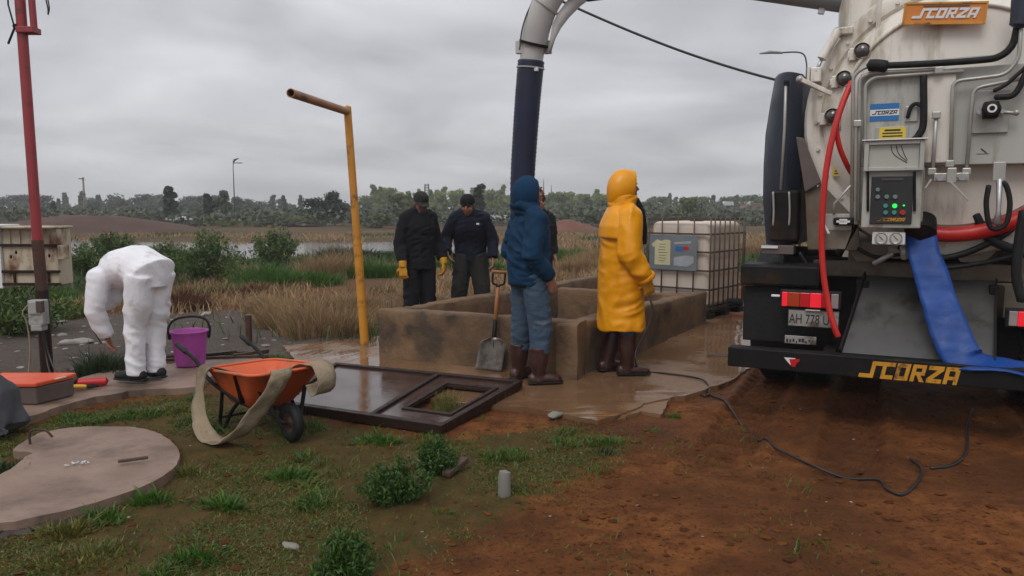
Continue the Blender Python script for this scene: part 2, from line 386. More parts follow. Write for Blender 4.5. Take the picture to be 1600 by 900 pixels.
pm('purple_plastic', (.44, .075, .37), (.36, .055, .30), 4, .4, .1, .04, 20, dirt=((.2, .06, .15), 4, .2))
pm('wood', (.34, .13, .045), (.25, .09, .03), 4, .5, .12, .15, 30, stretch=(6, 6, 1))
pm('old_wood', (.10, .06, .04), (.05, .03, .02), 5, .8, .1, .4, 20, stretch=(1, 4, 4))
pm('shovel_steel', (.30, .28, .26), (.17, .15, .14), 6, .4, .15, .2, 20, metal=.6, dirt=((.12, .09, .07), 6, .5))
pm('orange_lid', (.70, .10, .035), (.62, .08, .03), 3, .4, .1, .03, 20)
pm('grey_cloth', (.055, .055, .065), (.04, .04, .048), 4, .8, .1, .3, 20)
pm('red_plastic', (.5, .02, .025), (.4, .015, .02), 4, .4, .1, .05, 20)
pm('yellow_plastic', (.65, .36, .02), (.6, .3, .02), 4, .4, .1, .05, 20)
pm('stub_grey', (.21, .20, .165), (.14, .13, .11), 6, .6, .1, .2, 24)
pm('skin', (.36, .17, .115), (.30, .13, .085), 14, .55, .1, .08, 60)
pm('skin_dark', (.30, .13, .09), (.24, .095, .065), 14, .55, .1, .08, 60)
pm('hair_black', (.012, .01, .01), (.02, .017, .015), 30, .6, .1, .4, 60)
pm('eye', (.02, .015, .012), (.015, .01, .01), 20, .2, .05, 0)
pm('lip', (.20, .065, .055), (.17, .05, .045), 20, .5, .05, 0)
pm('raincoat', (.80, .335, .003), (.72, .27, .002), 3, .38, .1, .22, 13, coat=.12, spec=.35)
pm('hoodie_blue', (.006, .036, .085), (.004, .026, .062), 4, .85, .08, .35, 90, spec=.2)
pm('jeans', (.048, .088, .135), (.026, .050, .085), 5, .85, .08, .3, 70, dirt=((.10, .12, .14), 5, .2))
pm('boot_brown', (.045, .014, .010), (.03, .009, .007), 6, .4, .12, .1, 30, dirt=((.08, .035, .018), 5, .35))
pm('black_cloth', (.0075, .0075, .010), (.011, .011, .014), 5, .9, .06, .3, 70, spec=.25)
pm('navy_cloth', (.006, .007, .018), (.009, .010, .024), 5, .85, .06, .3, 70, spec=.25)
pm('olive_black', (.012, .012, .010), (.017, .017, .014), 5, .9, .06, .3, 70)
pm('coverall_white', (.80, .80, .83), (.74, .74, .78), 4, .6, .08, .28, 20, dirt=((.52, .49, .46), 5, .18))
pm('glove_yellow', (.66, .32, .02), (.58, .26, .015), 8, .5, .1, .2, 30)
pm('shed_white', (.55, .56, .57), (.45, .46, .47), 1, .5, .1, 0)
pm('shed_wall', (.16, .13, .11), (.12, .10, .08), 1, .8, .1, 0)
pm('far_brick', (.17, .075, .05), (.13, .055, .04), .5, .9, .05, .3, 3)
pm('lamp_dark', (.06, .06, .065), (.05, .05, .055), 3, .5, .1, 0)
pm('bark', (.045, .035, .028), (.03, .022, .018), 5, .9, .05, .3, 20)
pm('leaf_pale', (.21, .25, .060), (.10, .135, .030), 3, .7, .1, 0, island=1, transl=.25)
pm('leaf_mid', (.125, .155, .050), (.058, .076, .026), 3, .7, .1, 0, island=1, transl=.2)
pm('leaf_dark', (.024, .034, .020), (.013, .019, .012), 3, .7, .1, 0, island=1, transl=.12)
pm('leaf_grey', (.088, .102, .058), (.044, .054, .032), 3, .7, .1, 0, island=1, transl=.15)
pm('blade_green', (.075, .175, .013), (.024, .070, .006), 3, .5, .1, 0, island=1, transl=.3)
pm('blade_dull', (.17, .155, .024), (.062, .068, .011), 3, .6, .1, 0, island=1, transl=.25)
pm('blade_dark', (.030, .060, .014), (.012, .028, .007), 3, .6, .1, 0, island=1, transl=.25)
pm('blade_dry', (.40, .27, .135), (.19, .115, .055), 3, .7, .1, 0, island=1, transl=.25)
pm('blade_rust', (.17, .075, .035), (.09, .04, .02), 3, .7, .1, 0, island=1, transl=.2)
pm('stone', (.34, .31, .28), (.14, .12, .11), 4, .8, .1, .3, 30, island=1)
pm('clod', (.13, .048, .013), (.055, .02, .007), 4, .95, .05, .4, 30, island=1, spec=.1)
pm('cable_black', (.012, .010, .009), (.018, .014, .012), 8, .5, .1, .05, 40, dirt=((.05, .028, .015), 6, .3))

def ground_material():
    m, nt, b = nodes_of('ground'); N = nt.nodes; L = nt.links
    g = N.new('ShaderNodeNewGeometry')
    def nz(sc, det=6, ro=.6, d=0):
        n = N.new('ShaderNodeTexNoise'); n.inputs['Scale'].default_value = sc; n.inputs['Detail'].default_value = det; n.inputs['Roughness'].default_value = ro; n.inputs['Distortion'].default_value = d
        L.new(g.outputs['Position'], n.inputs['Vector']); return n.outputs['Fac']
    def rg(v, a, b_, c=0., d=1.):
        r = N.new('ShaderNodeMapRange'); r.inputs['From Min'].default_value = a; r.inputs['From Max'].default_value = b_; r.inputs['To Min'].default_value = c; r.inputs['To Max'].default_value = d
        L.new(v, r.inputs['Value']); return r.outputs[0]
    def mix(f, a, b_):
        x = N.new('ShaderNodeMix'); x.data_type = 'RGBA'; L.new(f, x.inputs[0])
        for i, v in ((6, a), (7, b_)):
            if hasattr(v, 'links'): L.new(v, x.inputs[i])
            else: x.inputs[i].default_value = (*v, 1)
        return x.outputs[2]
    def M(op, a, b_):
        x = N.new('ShaderNodeMath'); x.operation = op
        for i, v in enumerate((a, b_)):
            if hasattr(v, 'links'): L.new(v, x.inputs[i])
            else: x.inputs[i].default_value = v
        return x.outputs[0]
    def attr(n): a = N.new('ShaderNodeAttribute'); a.attribute_name = n; return a.outputs['Fac']
    big, mid, fine, grit = nz(1.1, 5), nz(6, 7, .65), nz(38, 6, .7), nz(140, 3, .6)
    dirt = mix(rg(mid, .35, .65), (.220, .078, .020), (.094, .030, .009))
    dirt = mix(rg(big, .4, .62), dirt, (.080, .028, .008))
    dirt = mix(rg(fine, .52, .66), dirt, (.040, .014, .005))
    dirt = mix(M('MULTIPLY', attr('rut'), .75), dirt, (.040, .014, .005))
    soil = mix(rg(mid, .35, .65), (.105, .056, .018), (.048, .028, .010))
    soil = mix(rg(fine, .44, .64), soil, (.058, .058, .013))
    grav = mix(rg(fine, .3, .7), (.115, .095, .082), (.048, .039, .033)); grav = mix(rg(mid, .45, .7), grav, (.075, .050, .034))
    grav = mix(rg(grit, .60, .72), grav, (.24, .22, .20))
    far = mix(rg(nz(.15, 6), .4, .6), (.115, .066, .034), (.058, .052, .024))
    def edge(a): return rg(M('ADD', a, M('MULTIPLY', M('SUBTRACT', mid, .5), 1.1)), .35, .65)
    c = mix(edge(attr('grass')), dirt, soil); c = mix(edge(attr('gravel')), c, grav); c = mix(attr('far'), c, far)
    L.new(c, b.inputs['Base Color'])
    wet = M('MULTIPLY', attr('wet'), rg(big, .35, .55))
    r = M('SUBTRACT', rg(mid, .3, .7, .78, .98), M('MULTIPLY', wet, .40)); L.new(r, b.inputs['Roughness'])
    b.inputs['Specular IOR Level'].default_value = .14
    bp = N.new('ShaderNodeBump'); bp.inputs['Strength'].default_value = .85; bp.inputs['Distance'].default_value = .03
    L.new(M('ADD', M('MULTIPLY', mid, .6), M('ADD', M('MULTIPLY', fine, .55), M('MULTIPLY', grit, .22))), bp.inputs['Height']); L.new(bp.outputs[0], b.inputs['Normal'])
    return m
def apron_material():
    m, nt, b = nodes_of('wet_apron'); N = nt.nodes; L = nt.links
    g = N.new('ShaderNodeNewGeometry')
    def nz(sc, det=6, ro=.55):
        n = N.new('ShaderNodeTexNoise'); n.inputs['Scale'].default_value = sc; n.inputs['Detail'].default_value = det; n.inputs['Roughness'].default_value = ro
        L.new(g.outputs['Position'], n.inputs['Vector']); return n.outputs['Fac']
    def ramp(v, pts):
        r = N.new('ShaderNodeValToRGB'); e = r.color_ramp.elements
        while len(e) < len(pts): e.new(.5)
        for i, (p, c) in enumerate(pts): e[i].position = p; e[i].color = (*c, 1)
        L.new(v, r.inputs[0]); return r.outputs[0]
    n1, n2 = nz(1.15, 4), nz(7, 7, .65)
    x = N.new('ShaderNodeMix'); x.data_type = 'RGBA'; L.new(n2, x.inputs[0])
    L.new(ramp(n1, [(.38, (.25, .145, .078)), (.6, (.17, .092, .047))]), x.inputs[6]); x.inputs[7].default_value = (.125, .068, .036, 1)
    L.new(x.outputs[2], b.inputs['Base Color'])
    rr = ramp(n1, [(.36, (.55,) * 3), (.45, (.26,) * 3), (.52, (.07,) * 3)]); L.new(rr, b.inputs['Roughness'])
    bs = ramp(n1, [(.40, (.35,) * 3), (.5, (.03,) * 3)])
    bp = N.new('ShaderNodeBump'); bp.inputs['Distance'].default_value = .015; L.new(bs, bp.inputs['Strength']); L.new(nz(30, 5), bp.inputs['Height']); L.new(bp.outputs[0], b.inputs['Normal'])
    return m
def water_material():
    m, nt, b = nodes_of('pond_water'); N = nt.nodes; L = nt.links
    b.inputs['Base Color'].default_value = (.10, .085, .07, 1); b.inputs['Roughness'].default_value = .12; b.inputs['IOR'].default_value = 1.33
    n = N.new('ShaderNodeTexNoise'); n.inputs['Scale'].default_value = 1.6; n.inputs['Detail'].default_value = 4
    tc = N.new('ShaderNodeTexCoord'); mp = N.new('ShaderNodeMapping'); mp.inputs['Scale'].default_value = (1, 3, 1); L.new(tc.outputs['Object'], mp.inputs[0]); L.new(mp.outputs[0], n.inputs[0])
    bp = N.new('ShaderNodeBump'); bp.inputs['Strength'].default_value = .12; bp.inputs['Distance'].default_value = .05; L.new(n.outputs['Fac'], bp.inputs['Height']); L.new(bp.outputs[0], b.inputs['Normal'])
    return m
MATS['ground'] = ground_material(); MATS['wet_apron'] = apron_material(); MATS['water'] = water_material()

# ---------------------------------------------------------------- the setting
GRASS = [tuple(ground(*p).xy) for p in [(-400, 690), (0, 672), (300, 612), (480, 655), (700, 690), (880, 668), (985, 690), (905, 745), (790, 800), (690, 850), (600, 915), (560, 1100), (-600, 1100)]]
GRAVEL = [(-9, 7.6), (-4.4, 6.9), (-2.2, 7.6), (-1.7, 8.3), (-.2, 9.2), (.6, 11.6), (.2, 13.6), (-1.6, 13.4), (-3.2, 11.8), (-5, 11.0), (-12, 10.4)]
APRON_PX = [(440, 556), (500, 545), (548, 527), (592, 512)]
def build_ground():
    far = np.geomspace(.06, 415, 75); xs = np.concatenate([-3.9 - far[::-1], np.arange(-3.9, 4.4, .030), 4.4 + far])
    ys = np.concatenate([[-30, -10, -3, -.5, .6], np.arange(1.6, 8.6, .030), 8.6 + np.geomspace(.04, 620, 130)])
    X, Y = np.meshgrid(xs, ys); Z = hgt(X, Y)
    nx, ny = len(xs), len(ys)
    V = np.stack([X, Y, Z], -1).reshape(-1, 3)
    i = np.arange(nx * ny).reshape(ny, nx); F = np.stack([i[:-1, :-1], i[:-1, 1:], i[1:, 1:], i[1:, :-1]], -1).reshape(-1, 4)
    o = np_mesh('ground', V, F, 'ground', True); tag(o, None, None, kind='structure')
    x, y = V[:, 0], V[:, 1]
    gr = inside(x, y, GRASS, .35); gv = inside(x, y, GRAVEL, .6); fr = sst(11, 17, y)
    wet = inside(x, y, [(-2.4, 6.3), (.6, 4.9), (1.6, 5.2), (3.0, 7.5), (4, 12), (1, 12), (-2.4, 9)], .5)
    wet = np.maximum(wet, .6 * inside(x, y, [(1.2, 3.4), (4.5, 2.6), (6, 8), (2, 8)], .8))
    for nme, d in (('grass', gr), ('gravel', gv), ('far', fr), ('wet', wet), ('rut', rut_mask(x, y))):
        at_ = o.data.attributes.new(nme, 'FLOAT', 'POINT'); at_.data.foreach_set('value', d.astype(np.float32))
build_ground()
def sheet(name, poly, mat, lift, thick, jitter=.02, step=.08, seed=1, follow=True, cuts=3):
    """a slab that lies on the ground, with a broken edge"""
    pts = []
    n = len(poly); q = random.Random(seed)
    for i in range(n):
        a = Vector(poly[i][:2]); b = Vector(poly[(i + 1) % n][:2]); k = max(1, int((b - a).length / step))
        for j in range(k):
            p = a.lerp(b, j / k); pts.append((p.x + q.uniform(-jitter, jitter), p.y + q.uniform(-jitter, jitter)))
    bm = bmesh.new(); vs_ = [bm.verts.new((x, y, 0)) for x, y in pts]; f = bm.faces.new(vs_)
    bmesh.ops.triangulate(bm, faces=[f])
    for _ in range(cuts):
        long = [e for e in bm.edges if e.calc_length() > .35]
        if long: bmesh.ops.subdivide_edges(bm, edges=long, cuts=1); bmesh.ops.triangulate(bm, faces=[f for f in bm.faces if len(f.verts) > 3])
    xs = np.array([v.co.x for v in bm.verts]); ys = np.array([v.co.y for v in bm.verts]); zz = (hgt(xs, ys) * .4 + .6 * .11 * sst(6.6, 9.2, ys) * sst(.2, 2.2, xs)) if follow else np.zeros(len(xs))
    for v, z in zip(bm.verts, zz): v.co.z = z + lift
    bmesh.ops.recalc_face_normals(bm, faces=bm.faces)
    if sum(f.normal.z for f in bm.faces) < 0: bmesh.ops.reverse_faces(bm, faces=bm.faces)
    be = [e for e in bm.edges if e.is_boundary]; r = bmesh.ops.extrude_edge_only(bm, edges=be)
    for v in r['geom']:
        if isinstance(v, bmesh.types.BMVert): v.co.z -= thick
    bmesh.ops.recalc_face_normals(bm, faces=bm.faces)
    me = bpy.data.meshes.new(name); bm.to_mesh(me); bm.free()
    o = link(name, me, mat); o['kind'] = 'structure'; return o
sheet('concrete_apron', [(-2.45, 8.1), (-1.9, 6.9), (-1.5, 6.2), (-.5, 5.75), (.08, 5.55), (.6, 5.2), (.86, 5.45), (1.05, 5.75), (1.45, 6.0), (2.0, 6.6), (2.9, 8.2), (3.9, 9.6), (3.2, 11.2), (2.4, 11.0), (1.2, 12.0), (.2, 10.4), (-.9, 8.9), (-1.5, 8.75)], 'wet_apron', .035, .12)
sheet('broken_slab_piece', [tuple(ground(*p, .03).xy) for p in [(965, 655), (1000, 640), (1032, 645), (1050, 615), (1110, 606), (1068, 590), (1010, 610), (985, 632)]], 'wet_apron', .022, .08, .012, .05, 3)
sheet('concrete_path', [tuple(ground(*p, .04).xy) for p in [(-60, 668), (60, 648), (118, 628), (200, 612), (310, 606), (330, 588), (415, 566), (405, 552), (330, 562), (240, 572), (190, 574), (130, 590), (60, 606), (-60, 630)]], 'concrete_slab', .05, .14, .02, .07, 5)
SLAB = [(62, 672), (110, 666), (170, 664), (225, 668), (262, 684), (281, 706), (268, 730), (222, 757), (170, 776), (110, 792), (60, 803), (0, 814), (-90, 822), (-120, 780), (-60, 742), (0, 738), (40, 712), (52, 706), (20, 700)]
sheet('round_slab', [tuple(ground(*p, .06).xy) for p in spline(SLAB + SLAB[:1], 3)[:-1]], 'concrete_slab', .05, .13, .004, .035, 6)
mb = MB(); mb.add([(-110, 18, -.10), (14, 18, -.10), (14, 60, -.10), (-110, 60, -.10)], [(0, 1, 2, 3)])
mb.build('water', 'water')['kind'] = 'structure'

# heaps of earth across the pond
def heap(name, cx, cy, rx, ry, h, mat, seed, label):
    n = 40; V = []; F = []
    for i in range(n + 1):
        for j in range(n + 1):
            u = i / n * 2 - 1; v = j / n * 2 - 1; d = math.hypot(u, v)
            z = h * max(0, 1 - d ** 1.5) * (.75 + .5 * float(fbm(u * 3 + seed, v * 3, seed, 3))) - .1
            V.append((u * rx, v * ry, z))
    for i in range(n):
        for j in range(n): a = i * (n + 1) + j; F.append((a, a + n + 1, a + n + 2, a + 1))
    o = np_mesh(name, V, F, mat, True); o.location = (cx, cy, hz(cx, cy)); return tag(o, label, 'earth heap')
pm('heap_earth', (.075, .032, .018), (.05, .022, .013), .6, .95, .05, .5, 4)
pm('heap_red', (.16, .06, .035), (.12, .045, .03), .6, .95, .05, .5, 4)
heap('earth_heap', -27.5, 50, 8.2, 6, 1.15, 'heap_earth', 3, 'long low dark brown earth heap across the pond behind the cabinet')
heap('earth_heap', 3.6, 50, 2.3, 2.2, .75, 'heap_red', 9, 'reddish earth heap beyond the pond to the right of the blue hoodie')
heap('earth_heap', 1.5 + 21, 40, 5, 3, 1.9, 'blade_dry', 12, 'straw coloured bank rising between the plastic tote and the truck')

# ---------------------------------------------------------------- concrete basin
def rough_wall(name, p0, p1, thick, z0, z1, mat, parent, origin, amp=.012, seed=0):
    p0 = Vector((*p0, 0)); p1 = Vector((*p1, 0)); t = (p1 - p0); L = t.length; t.normalize(); nrm = Vector((-t.y, t.x, 0))
    k = max(4, int(L / .06)); h = thick / 2; r = .018
    prof = [(-h, z0)] + [(-h, z0 + (z1 - r - z0) * i / 7) for i in range(1, 8)] + [(-h + r * .4, z1 - r * .4), (-h + r, z1), (-h * .3, z1 + .003), (h * .3, z1 + .003), (h - r, z1), (h - r * .4, z1 - r * .4)] + [(h, z0 + (z1 - r - z0) * i / 7) for i in range(7, -1, -1)]
    V = []; m = len(prof)
    for i in range(k + 1):
        c = p0 + t * (L * i / k)
        for d, z in prof:
            p = c + nrm * d + Vector((0, 0, z))
            q = Vector((p.x * 1.1 + seed, p.y * 1.1, p.z * 1.1))
            n = mnoise.noise_vector(q * 3) * amp * 1.1 + mnoise.noise_vector(q * 11) * amp * .8
            if z < z0 + .01: n.z = 0
            V.append(p + n - origin)
    F = [(i * m + j, i * m + j + 1, (i + 1) * m + j + 1, (i + 1) * m + j) for i in range(k) for j in range(m - 1)]
    F += [tuple(range(m)), tuple(range(k * m, k * m + m))]
    mb = MB(); mb.add(V, F); return mb.build(name, mat, parent, smooth='auto')
BA, BB, BC = Vector((-1.30, 7.45)), Vector((.58, 6.56)), Vector((2.30, 9.02)); BD = Vector((.46, 10.06)); BE = Vector((1.28, 11.5))
basin_o = Vector((BB.x, BB.y, 0)); basin = tag(empty('concrete_basin', basin_o), 'low open concrete basin with stained rough walls standing on the wet apron', 'basin')
ab = (BB - BA).normalized(); bc = (BC - BB).normalized(); nab = Vector((-ab.y, ab.x)); nbc = Vector((-bc.y, bc.x)); T_ = .17
rough_wall('wall', BA + nab * T_ / 2, BB + nab * T_ / 2, T_, -.05, .52, 'concrete', basin, basin_o, seed=1)
rough_wall('wall', BB + nab * (T_ + .004) + nbc * T_ / 2, BC + nbc * T_ / 2, T_, -.05, .515, 'concrete', basin, basin_o, seed=4)
ad = (BD - BA).normalized(); nad = Vector((ad.y, -ad.x))
rough_wall('wall', BA + nab * (T_ + .004) + nad * (T_ / 2 + .01), BE + nad * T_ / 2, T_, -.05, .50, 'concrete', basin, basin_o, seed=7)
dc = (BC - BD).normalized(); ndc = Vector((-dc.y, dc.x))
rough_wall('wall', BD + dc * (T_ + .03), BC + nbc * (T_ + .004) - dc * .02, T_, -.05, .47, 'concrete', basin, basin_o, seed=11)
mb = MB(); c = BB + Vector((.02, -.01)); 
rough_wall('corner_pier', BB - ab * .17 - nab * .035, BB + ab * .02 - nab * .035, .13, -.05, .505, 'concrete', basin, basin_o, seed=15)
# rust and lime stains on the inner walls, thin deposits that stand off the concrete
def stain(name, poly, mat, origin3, ux, nrm, parent):
    mb = MB(); mb.prism(poly, .002, .006, lambda p, q, d: tuple(Vector(origin3) + Vector((*ux, 0)) * p + Vector((0, 0, q)) + Vector((*nrm, 0)) * d - basin_o)); return mb.build(name, mat, parent)

# ---------------------------------------------------------------- plastic tote in a steel cage
def tote():
    N_ = Vector((2.42, 9.34)); zb = .10
    ex = Vector((-.77, .64)).normalized(); ey = Vector((.64, .77)).normalized()      # along the front face to the left, along the right face to the back
    Wd, Dp = .88, 1.0; H0, H1 = .15, 1.27
    root = tag(empty('plastic_tote', (N_.x, N_.y, zb)), 'cream plastic liquid tote in a rusty steel cage beside the basin', 'tank')
    def p(a, b, z): q = ex * a + ey * b; return Vector((q.x, q.y, z))
    mb = MB(); i = .035; mb.hexa([p(i, i, H0 + .02), p(i, Dp - i, H0 + .02), p(Wd - i, Dp - i, H0 + .02), p(Wd - i, i, H0 + .02), p(i, i, H1 - .04), p(i, Dp - i, H1 - .04), p(Wd - i, Dp - i, H1 - .04), p(Wd - i, i, H1 - .04)])
    b = mb.build('bottle', 'tote_plastic', root, smooth='auto', bevel=.075, seg=5)
    mb = MB(); c = p(Wd / 2, Dp / 2, H1 - .045); mb.lathe([(.001, .05), (.08, .05), (.085, .045), (.085, 0)], 20, c); mb.build('filler_cap', 'black_rubber', b, smooth='auto')
    for z in (.17, .40, .63, .86, 1.08, 1.26):
        mb = MB(); pts = [p(0, 0, z), p(0, Dp, z), p(Wd, Dp, z), p(Wd, 0, z)]
        for q in range(4): mb.bar(pts[q] - (pts[(q + 1) % 4] - pts[q]).normalized() * .009, pts[(q + 1) % 4] + (pts[(q + 1) % 4] - pts[q]).normalized() * .009, .017, .022 if z < 1.2 else .03)
        mb.build('cage_hoop', 'tote_cage', root)
    def up(a, b):
        mb = MB(); mb.tube([p(a, b, H0), p(a, b, 1.27)], .0095, 6); return mb.build('cage_bar', 'tote_cage', root, smooth=True)
    for k in range(5): up(Wd * k / 4, -.014); up(Wd * k / 4, Dp + .014)
    for k in range(7): up(-.014, Dp * (k + .5) / 7); up(Wd + .014, Dp * (k + .5) / 7)
    for a in (.06, Wd / 2, Wd - .06):
        for bb in (.06, Dp / 2, Dp - .06):
            mb = MB(); mb.box(p(a, bb, .055), (.15, .15, .11), Matrix.Rotation(math.atan2(ex.y, ex.x), 3, 'Z')); mb.build('pallet_foot', 'black_rubber', root, bevel=.01)
    mb = MB(); mb.hexa([p(-.01, -.01, .112), p(-.01, Dp + .01, .112), p(Wd + .01, Dp + .01, .112), p(Wd + .01, -.01, .112), p(-.01, -.01, .152), p(-.01, Dp + .01, .152), p(Wd + .01, Dp + .01, .152), p(Wd + .01, -.01, .152)])
    mb.build('pallet_deck', 'black_rubber', root, bevel=.008)
    # the grey sign plate clipped to the front of the cage
    fx = -ex; org = p(Wd * .565, -.034, .845); F3 = Vector((fx.x, fx.y, 0))
    def onplate(mb): return place(mb, org, F3)
    mb = MB(); mb.box((0, 0, 0), (.66, .006, .44)); pl = onplate(mb).build('sign_plate', 'tote_plate', root, bevel=.004)
    shirt = [(-.12, -.16), (.10, -.16), (.10, .15), (.03, .16), (-.03, .14), (-.09, .16), (-.165, .10), (-.14, .06), (-.12, .07)]
    mb = MB(); mb.prism([(a - .13, b) for a, b in shirt], .0035, .006, lambda a, b, d: (a, -d, b)); onplate(mb).build('yellow_label', 'paper_yellow', pl)
    q = random.Random(4)
    mb = MB()
    for k in range(7): mb.box((-.14 + q.uniform(-.01, .01), -.0065, .1 - k * .035), (q.uniform(.08, .15), .0008, .006))
    onplate(mb).build('faint_writing', 'ink', pl)['kind'] = 'stuff'
    mb = MB(); mb.prism([(.02, .10), (.25, .12), (.25, .15), (.02, .13)], .0035, .006, lambda a, b, d: (a, -d, b)); onplate(mb).build('white_label', 'paper_white', pl)
    mb = MB(); mb.prism([(.02, -.16), (.20, -.17), (.29, -.12), (.29, -.04), (.20, -.03), (.02, -.06)], .0035, .006, lambda a, b, d: (a, -d, b)); onplate(mb).build('white_label', 'paper_white', pl)
    mb = MB(); mb.prism([(.04, .02), (.14, .02), (.14, .08), (.04, .08)], .0035, .006, lambda a, b, d: (a, -d, b)); onplate(mb).build('blue_label', 'blue_sticker', pl)
    mb = MB(); mb.prism([(.144, .035), (.22, .04), (.22, .08), (.144, .08)], .0035, .006, lambda a, b, d: (a, -d, b)); onplate(mb).build('red_label', 'red_plastic', pl)
    mb = MB(); c = p(-.02, .85, .2); 
    mb.tube([p(.02, .62, .2), p(-.10, .62, .2)], .045, 12); mb.tube([p(-.09, .62, .2), p(-.13, .62, .2)], .055, 12); mb.build('outlet_valve', 'black_rubber', root, smooth='auto')
tote()

# ---------------------------------------------------------------- rusty hatch cover lying on the ground
def hatch_cover():
    B_, R_, F_, L_ = Vector((-1.62, 6.95, .062)), Vector((.055, 6.12, .085)), Vector((-.46, 4.98, .055)), Vector((-1.74, 5.62, .05))
    o = (B_ + R_ + F_ + L_) / 4; o.z = 0
    root = tag(empty('hatch_cover', o), 'large rusty steel hatch cover with a square opening, lying flat by the wheelbarrow', 'hatch cover')
    def q(s, t, dz=0):     # s left->right, t near->far
        return (L_ * (1 - s) * (1 - t) + F_ * s * (1 - t) + R_ * s * t + B_ * (1 - s) * t) - o + Vector((0, 0, dz))
    def slab(s0, s1, t0, t1, z0, z1): return [q(s0, t0, z0), q(s1, t0, z0), q(s1, t1, z0), q(s0, t1, z0), q(s0, t0, z1), q(s1, t0, z1), q(s1, t1, z1), q(s0, t1, z1)]
    MB().hexa(slab(.015, .575, .02, .98, -.012, 0)).build('sheet', 'rusty_plate', root)
    hs0, hs1, ht0, ht1 = .70, .935, .22, .80
    mb = MB()
    for a in ((.605, hs0, .02, .98), (hs1, .985, .02, .98), (hs0, hs1, .02, ht0), (hs0, hs1, ht1, .98)): mb.hexa(slab(*a, -.012, 0))
    mb.build('sheet', 'rusty_plate', root)
    for a in ((-.01, 1.01, -.03, .018), (-.01, 1.01, .982, 1.03), (-.012, .013, .02, .98), (.987, 1.012, .02, .98), (.577, .603, .02, .98)):
        MB().hexa(slab(*a, -.045, .02)).build('frame_bar', 'rust_frame', root, bevel=.004)
    for a in ((hs0 - .02, hs1 + .02, ht0 - .035, ht0 - .001), (hs0 - .02, hs1 + .02, ht1 + .001, ht1 + .035), (hs0 - .02, hs0 - .001, ht0, ht1), (hs1 + .001, hs1 + .02, ht0, ht1)):
        MB().hexa(slab(*a, -.03, .012)).build('opening_rim', 'rust_frame', root, bevel=.003)
    # grass that grows up through the opening
    return q, o
hatch_q, hatch_o = hatch_cover()

# ---------------------------------------------------------------- wheelbarrow
def wheelbarrow():
    ax = Vector((.69, -.724)); rz = math.atan2(ax.y, ax.x)         # local x = towards the wheel
    root = tag(empty('wheelbarrow', (-1.68, 5.11, hz(-1.68, 5.11)), rz), 'orange wheelbarrow with black frame parked beside the rusty hatch cover', 'wheelbarrow')
    root.scale = (.86, .86, .86)
    # tray: lofted open shell, rounded corners
    def ring(x0, x1, yw0, yw1, z0, z1, rr, n=6):
        pts = []
        cs = [(x1 - rr, yw1 - rr, 0), (x0 + rr, yw0 - rr, 90), (x0 + rr, -yw0 + rr, 180), (x1 - rr, -yw1 + rr, 270)]
        for cx, cy, a0 in cs:
            for k in range(n + 1):
                a = R(a0 + 90 * k / n); x = cx + rr * math.cos(a); y = cy + rr * math.sin(a); f = (x - x0) / (x1 - x0)
                pts.append((x, y, z0 + (z1 - z0) * f))
        return pts
    rings = [ring(-.46, .48, .30, .31, .455, .545, .10), ring(-.435, .445, .285, .295, .447, .532, .10), ring(-.33, .30, .235, .235, .31, .36, .10), ring(-.26, .18, .19, .18, .222, .235, .09), ring(-.21, .13, .15, .14, .205, .212, .08)]
    mb = MB(); n = len(rings[0])
    for r_ in rings: mb.v += r_
    for i in range(len(rings) - 1):
        for j in range(n): mb.f.append((i * n + j, i * n + (j + 1) % n, (i + 1) * n + (j + 1) % n, (i + 1) * n + j))
    mb.f.append(tuple(range((len(rings) - 1) * n, len(rings) * n)))
    tray = mb.build('tray', 'wheelbarrow_orange', root, smooth='auto', solid=.006)
    mb = MB(); rp = [Vector(p) + Vector((0, 0, .004)) for p in rings[0]]; mb.tube(rp + rp[:1], .012, 8, cap=False); mb.build('rolled_rim', 'wheelbarrow_orange', tray, smooth=True)
    for s in (-1, 1):
        mb = MB(); mb.tube(spline([(.44, s * .055, .15), (.28, s * .11, .21), (0, s * .20, .258), (-.40, s * .265, .37), (-.66, s * .275, .50), (-.98, s * .285, .575)], 6), .0165, 8); mb.build('handle', 'black_steel', root, smooth=True)
        mb = MB(); mb.tube([(-.84, s * .281, .543), (-1.02, s * .286, .585)], .022, 10); mb.build('grip', 'black_rubber', root, smooth=True)
        mb = MB(); mb.tube(spline([(-.26, s * .225, .32), (-.29, s * .23, .15), (-.31, s * .235, .012), (-.23, s * .235, .008), (-.12, s * .225, .15), (-.02, s * .20, .26)], 6), .0155, 8); mb.build('leg', 'black_steel', root, smooth=True)
        mb = MB(); mb.bar((.10, s * .225, .262), (.15, s * .295, .50), .035, .012, (1, 0, 0)); mb.build('tray_strut', 'black_steel', root)
        mb = MB(); mb.bar((.43, s * .062, .11), (.30, s * .20, .42), .03, .012, (1, 0, 0)); mb.build('front_strut', 'black_steel', root)
    mb = MB(); mb.tube([(-.30, -.235, .08), (-.30, .235, .08)], .012, 8); mb.build('cross_bar', 'black_steel', root, smooth=True)
    wheel = empty('wheel', (.43, 0, .145)); wheel.scale = (.87, .87, .87); wheel.parent = root
    m = Matrix.Rotation(R(90), 3, 'X')
    tp = [(.085 + .001, -.03), (.115, -.042), (.150, -.040), (.166, -.022), (.171, 0), (.166, .022), (.150, .040), (.115, .042), (.086, .03)]
    MB().lathe(tp, 32, (0, 0, 0), m).build('tyre', 'black_rubber', wheel, smooth=True)
    mb = MB().lathe([(.02, -.03), (.05, -.012), (.085, -.028), (.088, -.030), (.088, .030), (.085, .028), (.05, .012), (.02, .03), (.02, -.03)], 28, (0, 0, 0), m); mb.tube([(0, -.075, 0), (0, .075, 0)], .014, 10); mb.build('rim', 'rust', wheel, smooth='auto')
    return root
barrow = wheelbarrow()

